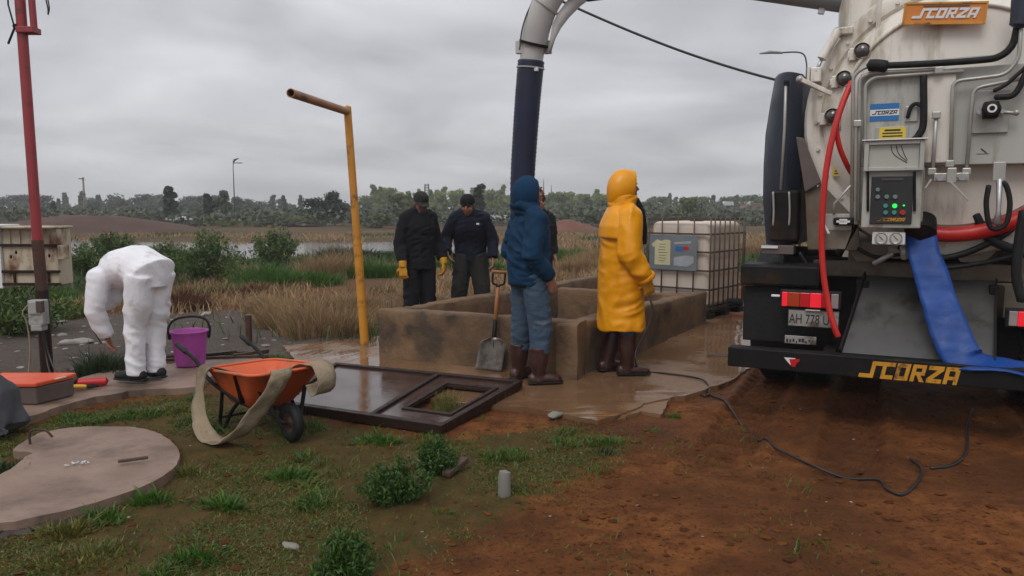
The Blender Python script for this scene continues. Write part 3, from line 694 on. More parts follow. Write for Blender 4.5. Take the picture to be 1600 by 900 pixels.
def ribbon(name, pts, mat, width, side=None, thick=.006, n=8, parent=None, cross=4, crumple=0.):
    """a flat strap through world points (x,y,z, wx,wy,wz): the second vector is the strap's width direction"""
    P = spline(pts, n); V = []; F = []
    for p in P:
        c = Vector(p[:3]); w = Vector(p[3:6]).normalized() * (width * (p[6] if len(p) > 6 else 1) / 2)
        for k in range(cross + 1):
            p_ = c + w * (2 * k / cross - 1); V.append(p_ + mnoise.noise_vector(p_ * 7) * crumple + mnoise.noise_vector(p_ * 19) * crumple * .5)
    m = cross + 1
    for i in range(len(P) - 1):
        for k in range(cross): F.append((i * m + k, i * m + k + 1, (i + 1) * m + k + 1, (i + 1) * m + k))
    mb = MB(); mb.add(V, F); return mb.build(name, mat, parent, smooth=True, solid=thick)
def bw(x, y, z):   # wheelbarrow space -> world
    return barrow.location + Matrix.Rotation(barrow.rotation_euler.z, 3, 'Z') @ (Vector((x, y, z)) * .86)
lx = Matrix.Rotation(barrow.rotation_euler.z, 3, 'Z') @ Vector((1, 0, 0)); ly = Matrix.Rotation(barrow.rotation_euler.z, 3, 'Z') @ Vector((0, 1, 0))
def bp_(x, y, z, w): return (*bw(x, y, z - (.036 if z > .3 else 0)), *w)
lz = Vector((0, 0, 1))
strap_pts = [bp_(.05, .08, .40, ly), bp_(-.12, -.02, .37, ly), bp_(-.24, -.16, .48, lx * .8 + ly * .4), bp_(-.28, -.305, .545, lx), bp_(-.29, -.365, .50, lx), bp_(-.28, -.40, .36, lx), bp_(-.20, -.44, .17, lx * .9 + ly * .45), bp_(-.02, -.46, .045, lx * .6 + ly * .8),
             bp_(.20, -.45, .035, ly), bp_(.38, -.36, .14, ly + lx * .2), bp_(.48, -.27, .30, ly + lx * .1), bp_(.545, -.20, .46, ly), bp_(.545, -.13, .575, ly), bp_(.495, -.10, .615, ly), bp_(.40, -.06, .56, ly), bp_(.22, .02, .47, ly), bp_(.18, .14, .50, ly * .8 + lx * .3),
             bp_(.34, .17, .58, ly), bp_(.49, .17, .622, ly), bp_(.60, .18, .60, ly), bp_(.655, .18, .52, ly), bp_(.64, .17, .44, ly), bp_(.57, .16, .405, ly), bp_(.535, .16, .48, ly)]
s = ribbon('canvas_hose', strap_pts, 'canvas', .135, crumple=.014); tag(s, 'flat beige canvas hose draped in loops over the orange wheelbarrow', 'hose')

# ---------------------------------------------------------------- purple bucket
def bucket():
    root = tag(empty('bucket', (-2.985, 7.02, .055)), 'purple plastic bucket with black handle standing behind the wheelbarrow', 'bucket')
    MB().lathe([(.001, .012), (.115, .012), (.122, .0), (.128, .004), (.158, .30), (.168, .302), (.170, .318), (.160, .322), (.152, .312), (.122, .02), (.001, .018)], 32).build('pail', 'purple_plastic', root, smooth='auto')
    a = R(20); d = Vector((math.cos(a), math.sin(a), 0))
    mb = MB(); mb.tube(spline([d * -.172 + Vector((0, 0, .26)), d * -.178 + Vector((0, 0, .34)), d * -.13 + Vector((0, .02, .42)), Vector((0, .03, .445)), d * .13 + Vector((0, .02, .42)), d * .178 + Vector((0, 0, .34)), d * .172 + Vector((0, 0, .26))], 6), .011, 8)
    mb.build('bail_handle', 'black_rubber', root, smooth=True)
    for s in (-1, 1): mb = MB(); mb.ball(d * (.168 * s) + Vector((0, 0, .268)), (.018, .018, .03), 10, 8); mb.build('handle_ear', 'black_rubber', root, smooth=True)
bucket()

# ---------------------------------------------------------------- shovel leaning on the basin
def shovel():
    a = at(778, 582, 6.80); a.z = .045; top = at(780, 425, 6.88); a.x = -.185; o = Vector((a.x, a.y, 0))
    root = tag(empty('shovel', o), 'square mouth shovel with wooden shaft and looped grip leaning on the basin wall', 'shovel')
    a = a - o; top = top - o; d = (top - a).normalized(); sx = Vector((1, .05, 0)); sx = (sx - d * sx.dot(d)).normalized(); nn = sx.cross(d)
    # blade: dished sheet, square lower edge, rounded shoulders
    V = []; F = []; nu, nv = 10, 12
    for j in range(nv + 1):
        t = j / nv; w = .118 if t < .8 else .118 * (1 - ((t - .8) / .2) ** 2 * .72)
        for i in range(nu + 1):
            u = i / nu * 2 - 1; V.append(a + sx * (u * w) - sx * .03 * (1 - t) + d * (t * .30) + nn * (.035 * u * u * (1 - .3 * t)) + nn * (.02 * t * t))
    F = [(j * (nu + 1) + i, j * (nu + 1) + i + 1, (j + 1) * (nu + 1) + i + 1, (j + 1) * (nu + 1) + i) for j in range(nv) for i in range(nu)]
    mb = MB(); mb.add(V, F); mb.build('blade', 'shovel_steel', root, smooth=True, solid=.004)
    mb = MB(); mb.tube([a + d * .20, a + d * .30, a + d * .46], [.012, .022, .019], 10); mb.build('socket', 'black_steel', root, smooth=True)
    L = (top - a).length; e = a + d * (L - .14)
    mb = MB(); mb.tube([a + d * .40, a + d * .6, e], [.017, .019, .017], 10); mb.build('shaft', 'wood', root, smooth=True)
    y = a + d * (L - .10)
    for s in (-1, 1): mb = MB(); mb.tube(spline([e - d * .03 + sx * .004 * s, e + d * .02 + sx * .012 * s, y + sx * (.05 * s), a + d * (L - .01) + sx * (.056 * s)], 5), .0095, 8); mb.build('grip_fork', 'black_steel', root, smooth=True)
    mb = MB(); mb.tube([a + d * L - sx * .062, a + d * L + sx * .062], .014, 10); mb.build('grip', 'wood', root, smooth=True)
shovel()

# ---------------------------------------------------------------- yellow vent pipe
def vent_pipe():
    b = Vector((-1.60, 8.25, .03)); root = tag(empty('vent_pipe', b), 'tall yellow steel pipe with a bent open arm rising from the apron', 'pipe')
    top = Vector((-.135, .0, 2.50)); e = Vector((-.355, -1.33, 2.50))
    dn = top.normalized()
    mb = MB(); mb.tube([Vector((0, 0, -.05)), top * .43], .047, 18); mb.build('lower_pipe', 'yellow_pipe', root, smooth='auto')
    mb = MB(); mb.tube([top * .425, top + dn * .03], .041, 18); mb.build('upper_pipe', 'yellow_pipe', root, smooth='auto')
    for k in (.168, .43): mb = MB(); mb.tube([top * k, top * k + dn * .016], .0505, 18, dome=0); mb.build('collar', 'yellow_pipe', root, smooth='auto')
    ad_ = (e - top).normalized(); x = ad_.orthogonal().normalized(); y = ad_.cross(x); m = Matrix((x, y, ad_)).transposed()
    L = (e - top).length
    MB().lathe([(.040, 0), (.040, L), (.033, L), (.033, L - .3)], 22, top - dn * .02, m).build('arm', 'yellow_pipe_arm', root, smooth='auto')
    MB().lathe([(.0326, L - .28), (.001, L - .28)], 22, top - dn * .02, m).build('bore_shade_disc', 'ink', root)  # black disc inside the arm stands in for the shade of the bore
vent_pipe()

# ---------------------------------------------------------------- red pole with cabinet
def red_pole():
    b = Vector((-4.13, 6.71, 0)); root = tag(empty('red_pole', b), 'red painted steel pole on a dark post at the left edge', 'pole')
    mb = MB(); mb.tube([(0, 0, -.1), (0, 0, .78)], .052, 10); mb.build('post', 'rust_frame', root, smooth='auto')
    mb = MB(); mb.tube([(0, .0, .76), (-.012, 0, 1.22)], .048, 14); mb.build('rusty_sleeve', 'rust', root, smooth='auto')
    mb = MB(); mb.tube([(-.012, 0, 1.20), (-.035, 0, 3.9)], .042, 16); mb.build('shaft', 'red_pole', root, smooth='auto')
    z0 = at(38, 48, 6.71).z
    mb = MB(); mb.box((.025, 0, z0), (.15, .12, .05)); cl = mb.build('bracket', 'red_pole', root, bevel=.005)
    mb = MB(); mb.tube([(.075, 0, z0 + .02), (.055, 0, 3.9)], .028, 12); mb.build('side_tube', 'red_pole', root, smooth='auto')
    mb = MB(); mb.tube([(-.065, -.03, z0 + .03), (-.07, -.05, z0 - .01), (-.115, -.06, z0 - .12)], .009, 6); mb.ball((-.065, -.03, z0 + .03), .022, 8, 6); mb.build('locking_pin', 'black_steel', cl, smooth=True)
    mb = MB(); mb.tube([(-.06, -.05, z0 + .02), (-.1, -.05, z0 + .2), (-.09, -.05, 3.9)], .007, 6); mb.build('cord', 'cable_black', root, smooth=True)
    # cabinet fixed behind the pole
    cab = tag(empty('cabinet', b + Vector((-.28, .26, 0))), 'cream metal cabinet with rust streaked channel bars mounted behind the red pole', 'cabinet')
    z1, z0_, w = 1.315, .80, .50
    mb = MB(); mb.box((.03, .12, (z0_ + z1) / 2), (w, .22, z1 - z0_)); mb.build('body', 'cabinet_cream', cab, bevel=.006)
    mb = MB(); mb.box((-.345, .13, 1.06), (.245, .30, .58)); mb.build('door_side', 'white_paint', cab, bevel=.006)
    mb = MB(); mb.box((.02, .08, z1 + .012), (w + .05, .34, .018)); mb.build('roof', 'cabinet_cream', cab, bevel=.004)
    for z in (1.165, .925, .81): mb = MB(); mb.box((.035, -.007, z), (w + .03, .024, .024)); mb.build('channel_bar', 'rust_frame', cab, bevel=.003)
    for x in (-.12, .19): mb = MB(); mb.box((x, -.004, .868), (.018, .014, .088)); mb.build('channel_post', 'rust_frame', cab, bevel=.002)
    for x in (-.14, -.05, .06, .22): mb = MB(); mb.box((x, .0, 1.24), (.006, .014, .12)); mb.build('seam', 'cabinet_cream', cab)
    for x, z in ((-.15, 1.06), (.2, 1.07), (-.1, 1.1)): mb = MB(); mb.ball((x, .01, z), (.012, .008, .018), 8, 6); mb.build('rust_hole', 'rust_frame', cab)
    mb = MB(); mb.box((.325, .02, 1.10), (.055, .10, .13)); mb.box((.345, .02, 1.10), (.02, .09, .11)); jb = tag(mb.build('junction_box', 'cabinet_cream', None, bevel=.008), 'small cream junction box hanging on the right side of the cabinet', 'box'); jb.location = cab.location
    # meter box strapped to the post
    mt = tag(empty('meter_box', b + Vector((.02, -.10, 0))), 'grey electricity meter box strapped to the dark post', 'box')
    mb = MB(); mb.box((0, 0, .60), (.13, .10, .22)); mb.build('housing', 'meter_grey', mt, bevel=.012, seg=3)
    mb = MB(); mb.box((.0, -.052, .64), (.10, .012, .11)); mb.build('cover', 'meter_grey', mt, bevel=.008)
    mb = MB(); mb.box((.042, -.04, .655), (.05, .05, .10)); mb.build('window', 'dome_lens', mt, bevel=.004)
    mb = MB(); mb.box((0, -.005, .47), (.10, .09, .06)); mb.build('gland_plate', 'meter_grey', mt, bevel=.01)
    for k, pts in enumerate([[(-.06, -.02, .68), (-.12, -.03, .60), (-.09, -.03, .52), (-.075, -.03, .3), (-.085, -.06, .06)], [(.03, 0, .44), (.06, .0, .25), (.14, -.06, .12), (.22, -.10, .03)], [(.02, 0, .44), (.04, 0, .22), (.11, -.08, .1), (.17, -.13, .03)], [(-.05, .02, .70), (-.10, .05, .76), (-.07, .08, .82)]]):
        mb = MB(); mb.tube(spline(pts, 6), .0075, 6); mb.build('cable', 'canvas' if k == 0 else 'cable_black', mt, smooth=True)
red_pole()
# ---------------------------------------------------------------- things on the path, left
def left_things():
    # toolbox with orange lid
    o = ground(45, 625, .05); root = tag(empty('toolbox', (o.x, o.y, .05)), 'grey toolbox with a bright orange lid at the left edge', 'toolbox')
    mb = MB(); P = [(-.32, -.16), (.16, -.16), (.26, .12), (.26, .20), (-.32, .20)]
    mb.prism([(x * .95, y * .9 + .0) for x, y in P], 0, .13, lambda a, b_, h: (a, b_, h)); mb.build('case', 'brown_bracket', root, bevel=.01)
    mb = MB(); mb.prism(P, .134, .17, lambda a, b_, h: (a, b_, h)); mb.build('lid', 'orange_lid', root, bevel=.012, seg=3)
    mb = MB(); mb.tube([(.20, -.02, .16), (.245, .08, .16)], .008, 8); mb.build('latch', 'paper_yellow', root, smooth=True)
    # dark cloth bundle at the frame edge
    mb = MB(); c = ground(-20, 668, .05)
    mb.tube([(0, 0, .0), (-.03, .02, .2), (-.10, .04, .34), (-.2, .05, .4)], [(.24, .20), (.20, .17), (.12, .12), (.05, .05)], 16); mb.tube([(.0, -.05, .02), (.12, -.10, .015), (.24, -.14, .008)], [(.1, .05), (.07, .015), (.02, .006)], 12, side=(0, 1, 0))
    b = remeshed('cloth_bundle', mb, 'grey_cloth', None, .014, 3, ((7, 7, 7, .04, 0), (16, 16, 8, .01, 1))); b.location = (c.x, c.y, .045); tag(b, 'dark grey cloth bundle slumped at the left edge in front of the toolbox', 'cloth')
    c = ground(150, 605, .05)
    mb = MB(); mb.tube([(-.10, 0, .035), (.06, .02, .035), (.10, .025, .035)], [.035, .036, .034], 14); b = mb.build('red_tube', 'red_plastic', None, smooth='auto'); b.location = (c.x - .04, c.y + .02, .05); b.rotation_euler.z = R(12); tag(b, 'red plastic tube lying on the path among the hand tools', 'tube')
    q = random.Random(3)
    root = tag(empty('pliers', (c.x - .13, c.y - .10, .055)), 'yellow handled pliers lying in front of the red tube', 'pliers')
    for s in (-1, 1): mb = MB(); mb.tube(spline([(.10, .006 * s, .02), (.02, .02 * s, .022), (-.06, .035 * s, .02), (-.14, .02 * s, .018)], 5), [.014] * 16, 8); mb.build('handle', 'yellow_plastic', root, smooth=True)
    mb = MB(); mb.tube([(.09, 0, .02), (.13, 0, .02), (.19, 0, .018)], [(.018, .010), (.024, .012), (.006, .006)], 8); mb.build('jaw', 'black_steel', root, smooth=True)
    root.rotation_euler.z = R(15)
    mb = MB(); mb.tube(spline([(-.14, 0, .03), (-.05, .05, .05), (.03, 0, .06), (.1, -.03, .03)], 5), [(.05, .03)] * 16, 10); mb.ball((-.02, .06, .085), (.05, .045, .06), 10, 8)
    b = remeshed('tool_pouch', mb, 'rust', None, .01, 2, ((14, 14, 14, .02, 0),)); b.location = (c.x - .27, c.y + .03, .05); tag(b, 'dark rust coloured tool pouch lying left of the red tube', 'pouch')
    mb = MB(); mb.tube(spline([(-.1, 0, .012), (-.02, .03, .02), (.05, .0, .012), (.12, .03, .02), (.16, -.01, .01)], 6), .011, 8); mb.tube(spline([(-.12, -.06, .01), (-.02, -.04, .016), (.08, -.06, .01)], 6), .009, 8)
    b = mb.build('wrench', 'galvanised', None, smooth=True); c2 = ground(60, 625, .05); b.location = (ground(70, 617, .05).x + .05, ground(70, 617, .05).y, .052); tag(b, 'bent bare metal rod tools lying between toolbox and pouch', 'tools')
    # post and leaning bar behind the bucket
    c = Vector((-2.93, 8.45, hz(-2.93, 8.45))); mb = MB(); mb.tube([(0, 0, -.1), (.0, 0, .33)], .038, 8, dome=.1); b = mb.build('post_stub', 'rust', None, smooth='auto', bevel=.003); b.location = c; tag(b, 'short rusty post standing in the gravel behind the wheelbarrow', 'post')
    # rusty bars on the ground behind the bucket
    root = tag(empty('steel_grate', (-3.0, 7.28, .04)), 'rusty steel bar frame lying on the ground behind the purple bucket', 'grate')
    for k, (a, b_) in enumerate([((-.45, -.1, .02), (.62, .12, .02)), ((-.40, .14, .02), (.55, .34, .02)), ((-.45, -.1, .03), (-.1, .24, .03)), ((-.1, -.02, .035), (.25, .27, .035)), ((.3, .06, .035), (.55, .34, .035))]):
        mb = MB(); mb.bar(a, b_, .035, .03); mb.build('bar', 'rust_frame' if k % 2 else 'rust', root, bevel=.003)
    # rebar hook on the round slab
    c = ground(47, 690, .065); mb = MB(); mb.tube(spline([(0, 0, -.02), (0, 0, .05), (.03, 0, .075), (.10, 0, .07), (.14, 0, .03)], 6), .007, 8); b = mb.build('lifting_hook', 'rust', None, smooth=True); b.location = (c.x, c.y, .065); tag(b, 'bent rusty rebar hook standing in the round concrete slab', 'hook')
    c = ground(208, 722, .065); mb = MB(); mb.bar((-.07, -.03, .012), (.07, .035, .014), .022, .016); b = mb.build('wood_sliver', 'old_wood', None, bevel=.004); b.location = (c.x, c.y, .067); tag(b, 'dark wooden sliver lying on the round concrete slab', 'wood')
    c = ground(118, 724, .065); mb = MB()
    for k in range(16): mb.ball((q.gauss(0, .035), q.gauss(0, .018), .002), (q.uniform(.003, .013), q.uniform(.003, .008), .0025), 6, 5, Matrix.Rotation(q.uniform(0, 3), 3, 'Z'))
    b = mb.build('paper_scrap', 'shed_white', None); b.location = (c.x, c.y, .066); tag(b, 'crumbled white paper scrap in the middle of the round slab', 'litter')
left_things()
def right_things():
    c = ground(788, 770); o = Vector((c.x, c.y, hz(c.x, c.y))); mb = MB(); mb.tube([(0, 0, -.05), (.0, .005, .10), (.003, .008, .125)], [.034, .034, .03], 18, dome=.35); b = mb.build('pipe_stub', 'stub_grey', None, smooth='auto'); b.location = o; tag(b, 'short pale grey pipe stub sticking out of the ground', 'pipe')
    c = ground(1128, 562, .02); mb = MB(); mb.hexa([(-.16, -.05, 0), (-.14, .06, 0), (.15, .05, 0), (.17, -.05, 0), (-.15, -.045, .055), (-.13, .05, .06), (.14, .045, .05), (.16, -.04, .045)]); b = mb.build('wood_block', 'old_wood', None, bevel=.006); b.location = (c.x, c.y, hz(c.x, c.y)); b.rotation_euler.z = R(-6); tag(b, 'old wooden plank end lying left of the truck bumper', 'wood')
    c = ground(1165, 500, .1); mb = MB(); mb.hexa([(-.2, -.08, 0), (-.2, .1, 0), (.16, .1, 0), (.16, -.08, 0), (-.19, -.07, .09), (-.19, .09, .09), (.14, .09, .08), (.14, -.07, .08)]); mb.bar((.1, .05, .075), (.45, .32, .14), .05, .03); b = mb.build('red_block', 'heap_red', None, bevel=.01); b.location = (c.x, c.y, hz(c.x, c.y)); tag(b, 'reddish block with a bar lying at the foot of the tote', 'block')
    c = ground(712, 738); mb = MB(); mb.bar((-.05, -.1, .02), (.05, .08, .05), .05, .03); b = mb.build('wood_chip', 'old_wood', None, bevel=.005); b.location = (c.x, c.y, hz(c.x, c.y)); tag(b, 'broken dark wood chip beside the upper grass clump', 'wood')
right_things()
def ground_cable():
    px = [(1017, 470), (1020, 490), (1008, 520), (995, 545), (993, 565), (1002, 578), (1040, 582), (1080, 588), (1102, 604), (1108, 615), (1098, 618), (1080, 606), (1090, 603), (1112, 618), (1135, 635), (1170, 668), (1212, 702), (1260, 727), (1320, 742), (1372, 755), (1385, 770), (1410, 778), (1432, 760), (1440, 738), (1422, 720)]
    pts = []
    hand = Vector((1.205, 6.60, .64))
    for i, (x, y) in enumerate(px):
        if i < 5:
            t = i / 5; d = 6.60 - .02 * i; p = at(x, y, d)
        else:
            g = ground(x, y, .05 if i < 8 else .0); p = Vector((g.x, g.y, max(hz(g.x, g.y), hz(g.x, g.y) * .4 + .035 if i < 9 else -9) + .012))
        pts.append(p)
    S_ = spline([tuple(p) for p in pts], 8); S_ = [(x, y, max(z, hz(x, y) + .006) if i > 44 else z) for i, (x, y, z) in enumerate(S_)]
    mb = MB(); mb.tube(S_, .0085, 7); b = mb.build('control_cable', 'cable_black', None, smooth=True); tag(b, 'black cable hanging from the raincoat sleeve and snaking across the red dirt', 'cable')
    pts = []
    for x, y in [(1455, 735), (1490, 728), (1510, 705), (1512, 670), (1520, 640)]: g = ground(x, y); pts.append((g.x, g.y, hz(g.x, g.y) + .008))
    mb = MB(); mb.tube(spline(pts, 6), .010, 7); b = mb.build('loose_cable', 'cable_black', None, smooth=True); tag(b, 'loose dark cable end lying in the tyre tracks under the truck bumper', 'cable')
ground_cable()

# ---------------------------------------------------------------- vacuum truck (local axes: x right across the rear, y forward, z up)
truck = tag(empty('vacuum_truck', TC, math.atan2(TR.y, TR.x)), 'white vacuum tanker truck seen from behind with control panel and black bumper', 'truck')
def tk(px, py, v):
    r = ray(px, py); o = Vector((0, 0, CAM_H)); n = Vector((TF.x, TF.y, 0))
    t = (v - (o - TC).dot(n)) / r.dot(n); p = o + r * t - TC
    return Vector((p.dot(Vector((TR.x, TR.y, 0))), v, p.z))
def tloc(w): p = Vector(w) - TC; return Vector((p.dot(TR), p.dot(TF), p.z))
UC, ZC, RT = .10, 2.12, .95; VR = .55                       # tank axis, radius, rear flange plane
def tb(name, mat, mb, parent=truck, **kw): return mb.build(name, mat, parent, **kw)
def box_px(x0, y0, x1, y1, v0, v1):                         # block between two photo corners, v0 rear face, v1 front face
    a = tk(x0, y0, v0); b = tk(x1, y1, v0); return MB().box(((a.x + b.x) / 2, (v0 + v1) / 2, (a.z + b.z) / 2), (abs(b.x - a.x), v1 - v0, abs(a.z - b.z)))
def pipe_px(pts, v, r, n=6, seg=8): return MB().tube(spline([tuple(tk(x, y, v if not isinstance(v, list) else v[i])) for i, (x, y) in enumerate(pts)], n), r, seg)
def round_path(pts, rad=.03, k=4):                          # straight runs with rounded bends
    P = [Vector(p) for p in pts]; out = [P[0]]
    for i in range(1, len(P) - 1):
        a = (P[i - 1] - P[i]); b = (P[i + 1] - P[i]); r = min(rad, a.length * .45, b.length * .45); a.normalize(); b.normalize()
        for j in range(k + 1):
            t = j / k; out.append(((P[i] + a * r) * (1 - t) ** 2 + P[i] * 2 * t * (1 - t) + (P[i] + b * r) * t * t))
    out.append(P[-1]); return out
def rigid_px(pts, v, r, rad=.05): return MB().tube(round_path([tk(x, y, v) for x, y in pts], rad), r, 10)

def build_truck():
    q = random.Random(11)
    # tank: shell, weld rings, rear flange and dished door
    MB().lathe([(RT, VR + .11), (RT, VR + 4.6), (RT * .8, VR + 4.85), (.01, VR + 4.95)], 72, (UC, 0, ZC), Matrix(((1, 0, 0), (0, 0, 1), (0, 1, 0)))).build('tank_shell', 'tank_paint', truck, smooth='auto')
    MY = Matrix(((1, 0, 0), (0, 0, 1), (0, 1, 0)))
    for vv in (1.6, 2.8, 4.0): MB().lathe([(RT + .001, vv), (RT + .03, vv + .004), (RT + .03, vv + .05), (RT + .001, vv + .054)], 72, (UC, 0, ZC), MY).build('tank_band', 'tank_paint', truck, smooth='auto')
    MB().lathe([(RT + .005, VR + .10), (RT + .012, VR + .06), (RT - .01, VR + .012), (RT - .05, VR), (RT - .10, VR + .004), (RT - .12, VR + .03)], 72, (UC, 0, ZC), MY).build('rear_flange', 'tank_paint', truck, smooth='auto')
    MB().lathe([(RT - .119, VR + .03), (RT - .15, VR - .02), (.74, VR - .045), (.735, VR - .06), (.70, VR - .065), (.5, VR - .085), (.25, VR - .10), (.001, VR - .105)], 72, (UC, 0, ZC), MY).build('rear_door', 'tank_paint', truck, smooth='auto')
    rim = MB(); rim.tube([Vector((UC + .72 * math.cos(a), VR - .072, ZC + .72 * math.sin(a))) for a in np.linspace(R(-5), R(185), 60)], .014, 8); rim.build('door_ring', 'tank_paint', truck, smooth=True)
    # sign plate with the raised name
    a = tk(1411, 24, .40); b = tk(1542, 22, .40); w = (b - a).length; c = (a + b) / 2 + Vector((0, 0, .008)); hh = .142
    sp = place(MB().box((0, 0, 0), (w, .014, hh)), c, b - a).build('sign_plate', 'orange_paint', truck, bevel=.004)
    fr = MB()
    for (x, z, sx, sz) in ((0, hh / 2 - .006, w, .012), (0, -hh / 2 + .006, w, .012), (-w / 2 + .006, 0, .012, hh - .026), (w / 2 - .006, 0, .012, hh - .026)): fr.box((x, -.0105, z), (sx, .006, sz))
    place(fr, c, b - a).build('sign_border', 'logo_yellow', sp)
    place(block_word('SCORZA', w * .78, hh * .46, .35, .006), c + Vector((0, -.0075, 0)), b - a).build('sign_lettering', 'white_paint', sp)
    place(MB().box((0, 0, 0), (w * .55, .005, .008)), c + Vector((.01, -.010, hh * .33)), b - a).build('sign_line', 'brown_bracket', sp)
    MB().box((*(c + Vector((0, .06, 0))),), (w * .5, .1, .05)).build('sign_bracket', 'tank_paint', truck)
    # clamp domes round the flange
    for px, py in ((1345, 83), (1317, 126), (1299, 184)):
        p = tk(px, py, VR - .01); k = empty('door_clamp', p); k.parent = truck
        MB().lathe([(.001, -.052), (.03, -.05), (.046, -.03), (.05, 0)], 18, (.012, -.045, .004), Matrix(((1, 0, 0), (0, 0, 1), (0, 1, 0)))).build('dome', 'dome_lens', k, smooth=True)
        MB().lathe([(.054, -.05), (.058, -.046), (.058, .02), (.054, .03)], 18, (.010, -.03, .004), MY).build('cup', 'tank_paint', k, smooth='auto')
        MB().box((-.05, -.02, -.01), (.05, .05, .085)).box((-.075, -.03, -.012), (.018, .035, .05)).build('lug', 'tank_paint', k, bevel=.006)
    # door cylinder on the left shoulder
    hc = empty('door_cylinder', (0, 0, 0)); hc.parent = truck
    a = tk(1309, 48, .50); b = tk(1284, 92, .46); c = tk(1275, 112, .44)
    MB().tube([a, b], .032, 14, dome=.2).build('barrel', 'tank_paint', hc, smooth='auto'); MB().tube([b, c], .012, 10).build('rod', 'galvanised', hc, smooth=True)
    MB().ball(a, .028, 10, 8).build('pivot', 'steel_pipe', hc, smooth=True)
    MB().box((c + Vector((0, .05, -.02))), (.07, .12, .10)).box(c + Vector((-.05, .03, -.02)), (.02, .08, .12)).build('bracket', 'tank_paint', hc, bevel=.006)
    MB().box((a + Vector((.05, .07, .0))), (.10, .12, .05)).build('bracket', 'tank_paint', hc, bevel=.006)
    a = tk(1250, 124, .36); b = tk(1299, 147, .40); MB().bar(a, b, .045, .03).build('latch_arm', 'tank_paint', truck, bevel=.005); MB().ball(a, .028, 10, 8).build('latch_pin', 'steel_pipe', truck, smooth=True)
    # vertical ribs above the flange and the pedestal of the boom
    for px in (1372, 1575): p = tk(px, 40, VR - .02); MB().box((p.x, VR + .02, p.z + .06), (.03, .08, .30)).build('lifting_rib', 'tank_paint', truck, bevel=.006)
    pd = tk(1350, 10, 1.2); MB().lathe([(.20, -.35), (.20, .55), (.22, .55), (.22, .62), (.001, .62)], 28, (pd.x + .02, 1.2, pd.z + .06)).build('boom_column', 'tank_paint', truck, smooth='auto')
    # service panel: flat box in front of the door
    VP = .34
    a = tk(1345, 116, VP); b = tk(1700, 258, VP); zt, zb = a.z, tk(1480, 258, VP).z
    MB().box(((a.x + b.x) / 2, VP + .03, (zt + zb) / 2), (b.x - a.x, .06, zt - zb)).build('service_panel', 'panel_paint', truck, bevel=.006)
    c = tk(1441, 352, VP); MB().box(((a.x + c.x) / 2, VP + .032, (zb - .004 + c.z) / 2), (c.x - a.x, .056, zb - .004 - c.z)).build('panel_extension', 'panel_paint', truck, bevel=.006)
    a = tk(1444, 122, VP); b = tk(1486, 256, VP); MB().box(((a.x + b.x) / 2, VP - .014, (zt - .01 + zb + .01) / 2), (b.x - a.x, .024, zt - zb - .03)).build('panel_rib', 'tank_paint', truck, bevel=.008)
    # stickers
    a = tk(1360, 163, VP); b = tk(1404, 188, VP); w, h = b.x - a.x, a.z - b.z; c = (a + b) / 2
    st = MB().box((c.x, VP - .003, c.z), (w, .003, h)).build('name_sticker', 'blue_sticker', truck)
    MB().box((c.x, VP - .0055, c.z - .002), (w, .001, h * .36)).build('white_band', 'white_paint', st)
    place(block_word('SCORZA', w * .86, h * .22, .35, .001), (c.x, VP - .0065, c.z - .002)).build('lettering', 'ink', st)
    for (x0, y0, x1, y1, v, back) in ((1374, 200, 1415, 217, VP - .008, True), (1302, 260, 1320, 275, VR - .012, False)):
        a = tk(x0, y0, v); b = tk(x1, y1, v); w, h = b.x - a.x, a.z - b.z; c = (a + b) / 2
        if back: MB().box((c.x - .003, v + .004, c.z - .004), (w * 1.22, .006, h * 1.25)).build('sticker_holder', 'steel_pipe', truck, bevel=.002)
        s = MB().box((c.x, v - .001, c.z), (w, .003, h)).build('warning_sticker', 'yellow_sticker', truck)
        ln = MB()
        for i in range(3): ln.box((c.x, v - .0032, c.z + h * (.27 - .25 * i)), (w * (.75 if i else .6), .0006, h * (.12 if i else .16)))
        ln.build('printed_lines', 'ink', s)
    a = tk(1536, 235, VP); m = MB(); m.bar(a + Vector((-.012, -.003, .012)), a + Vector((.02, -.003, -.016)), .006, .002, (0, 1, 0)); m.box(a + Vector((0, -.0025, -.022)), (.07, .001, .003)); m.build('small_mark', 'ink', truck)
    # control cabinet with raised lid
    cc = empty('control_cabinet', (0, 0, 0)); cc.parent = truck; VC = .20
    def cpx(x0, y0, x1, y1, v, d): return box_px(x0, y0, x1, y1, v, v + d)
    a = tk(1349, 274, VC); b = tk(1438, 357, VC); z_top = tk(1349, 222, VC).z
    MB().box(((a.x + b.x) / 2, VC + .07, (z_top + b.z) / 2), (b.x - a.x, .128, z_top - b.z)).build('case', 'panel_paint', cc, bevel=.008)
    lid = MB(); W_ = b.x - a.x; zl = tk(1349, 268, VC).z
    for (x, z, sx, sz) in ((a.x + .014, 0, .028, 1), (b.x - .014, 0, .028, 1)): lid.box((x, VC - .02, (z_top + zl) / 2), (sx, .04, z_top - zl))
    lid.box(((a.x + b.x) / 2, VC - .02, z_top - .012), (W_ - .058, .04, .024)); lid.box(((a.x + b.x) / 2, VC - .02, zl + .012), (W_ - .058, .04, .024)); ld = lid.build('lid', 'panel_paint', cc, bevel=.003)
    MB().box(((a.x + b.x) / 2, VC - .008, (z_top + zl) / 2), (W_ - .06, .006, z_top - zl - .05)).build('lid_window', 'smoked_window', ld)
    gl = MB()
    for k in range(3): gl.tube(spline([((a.x + b.x) / 2 - .02 + .03 * k, VC - .0125, z_top - .03), ((a.x + b.x) / 2 + .0 + .03 * k, VC - .0125, (z_top + zl) / 2 + .01), ((a.x + b.x) / 2 + .08, VC - .0125, zl + .05 + .01 * k)], 5), .0022, 5)
    gl.build('lid_cables', 'black_rubber', ld)
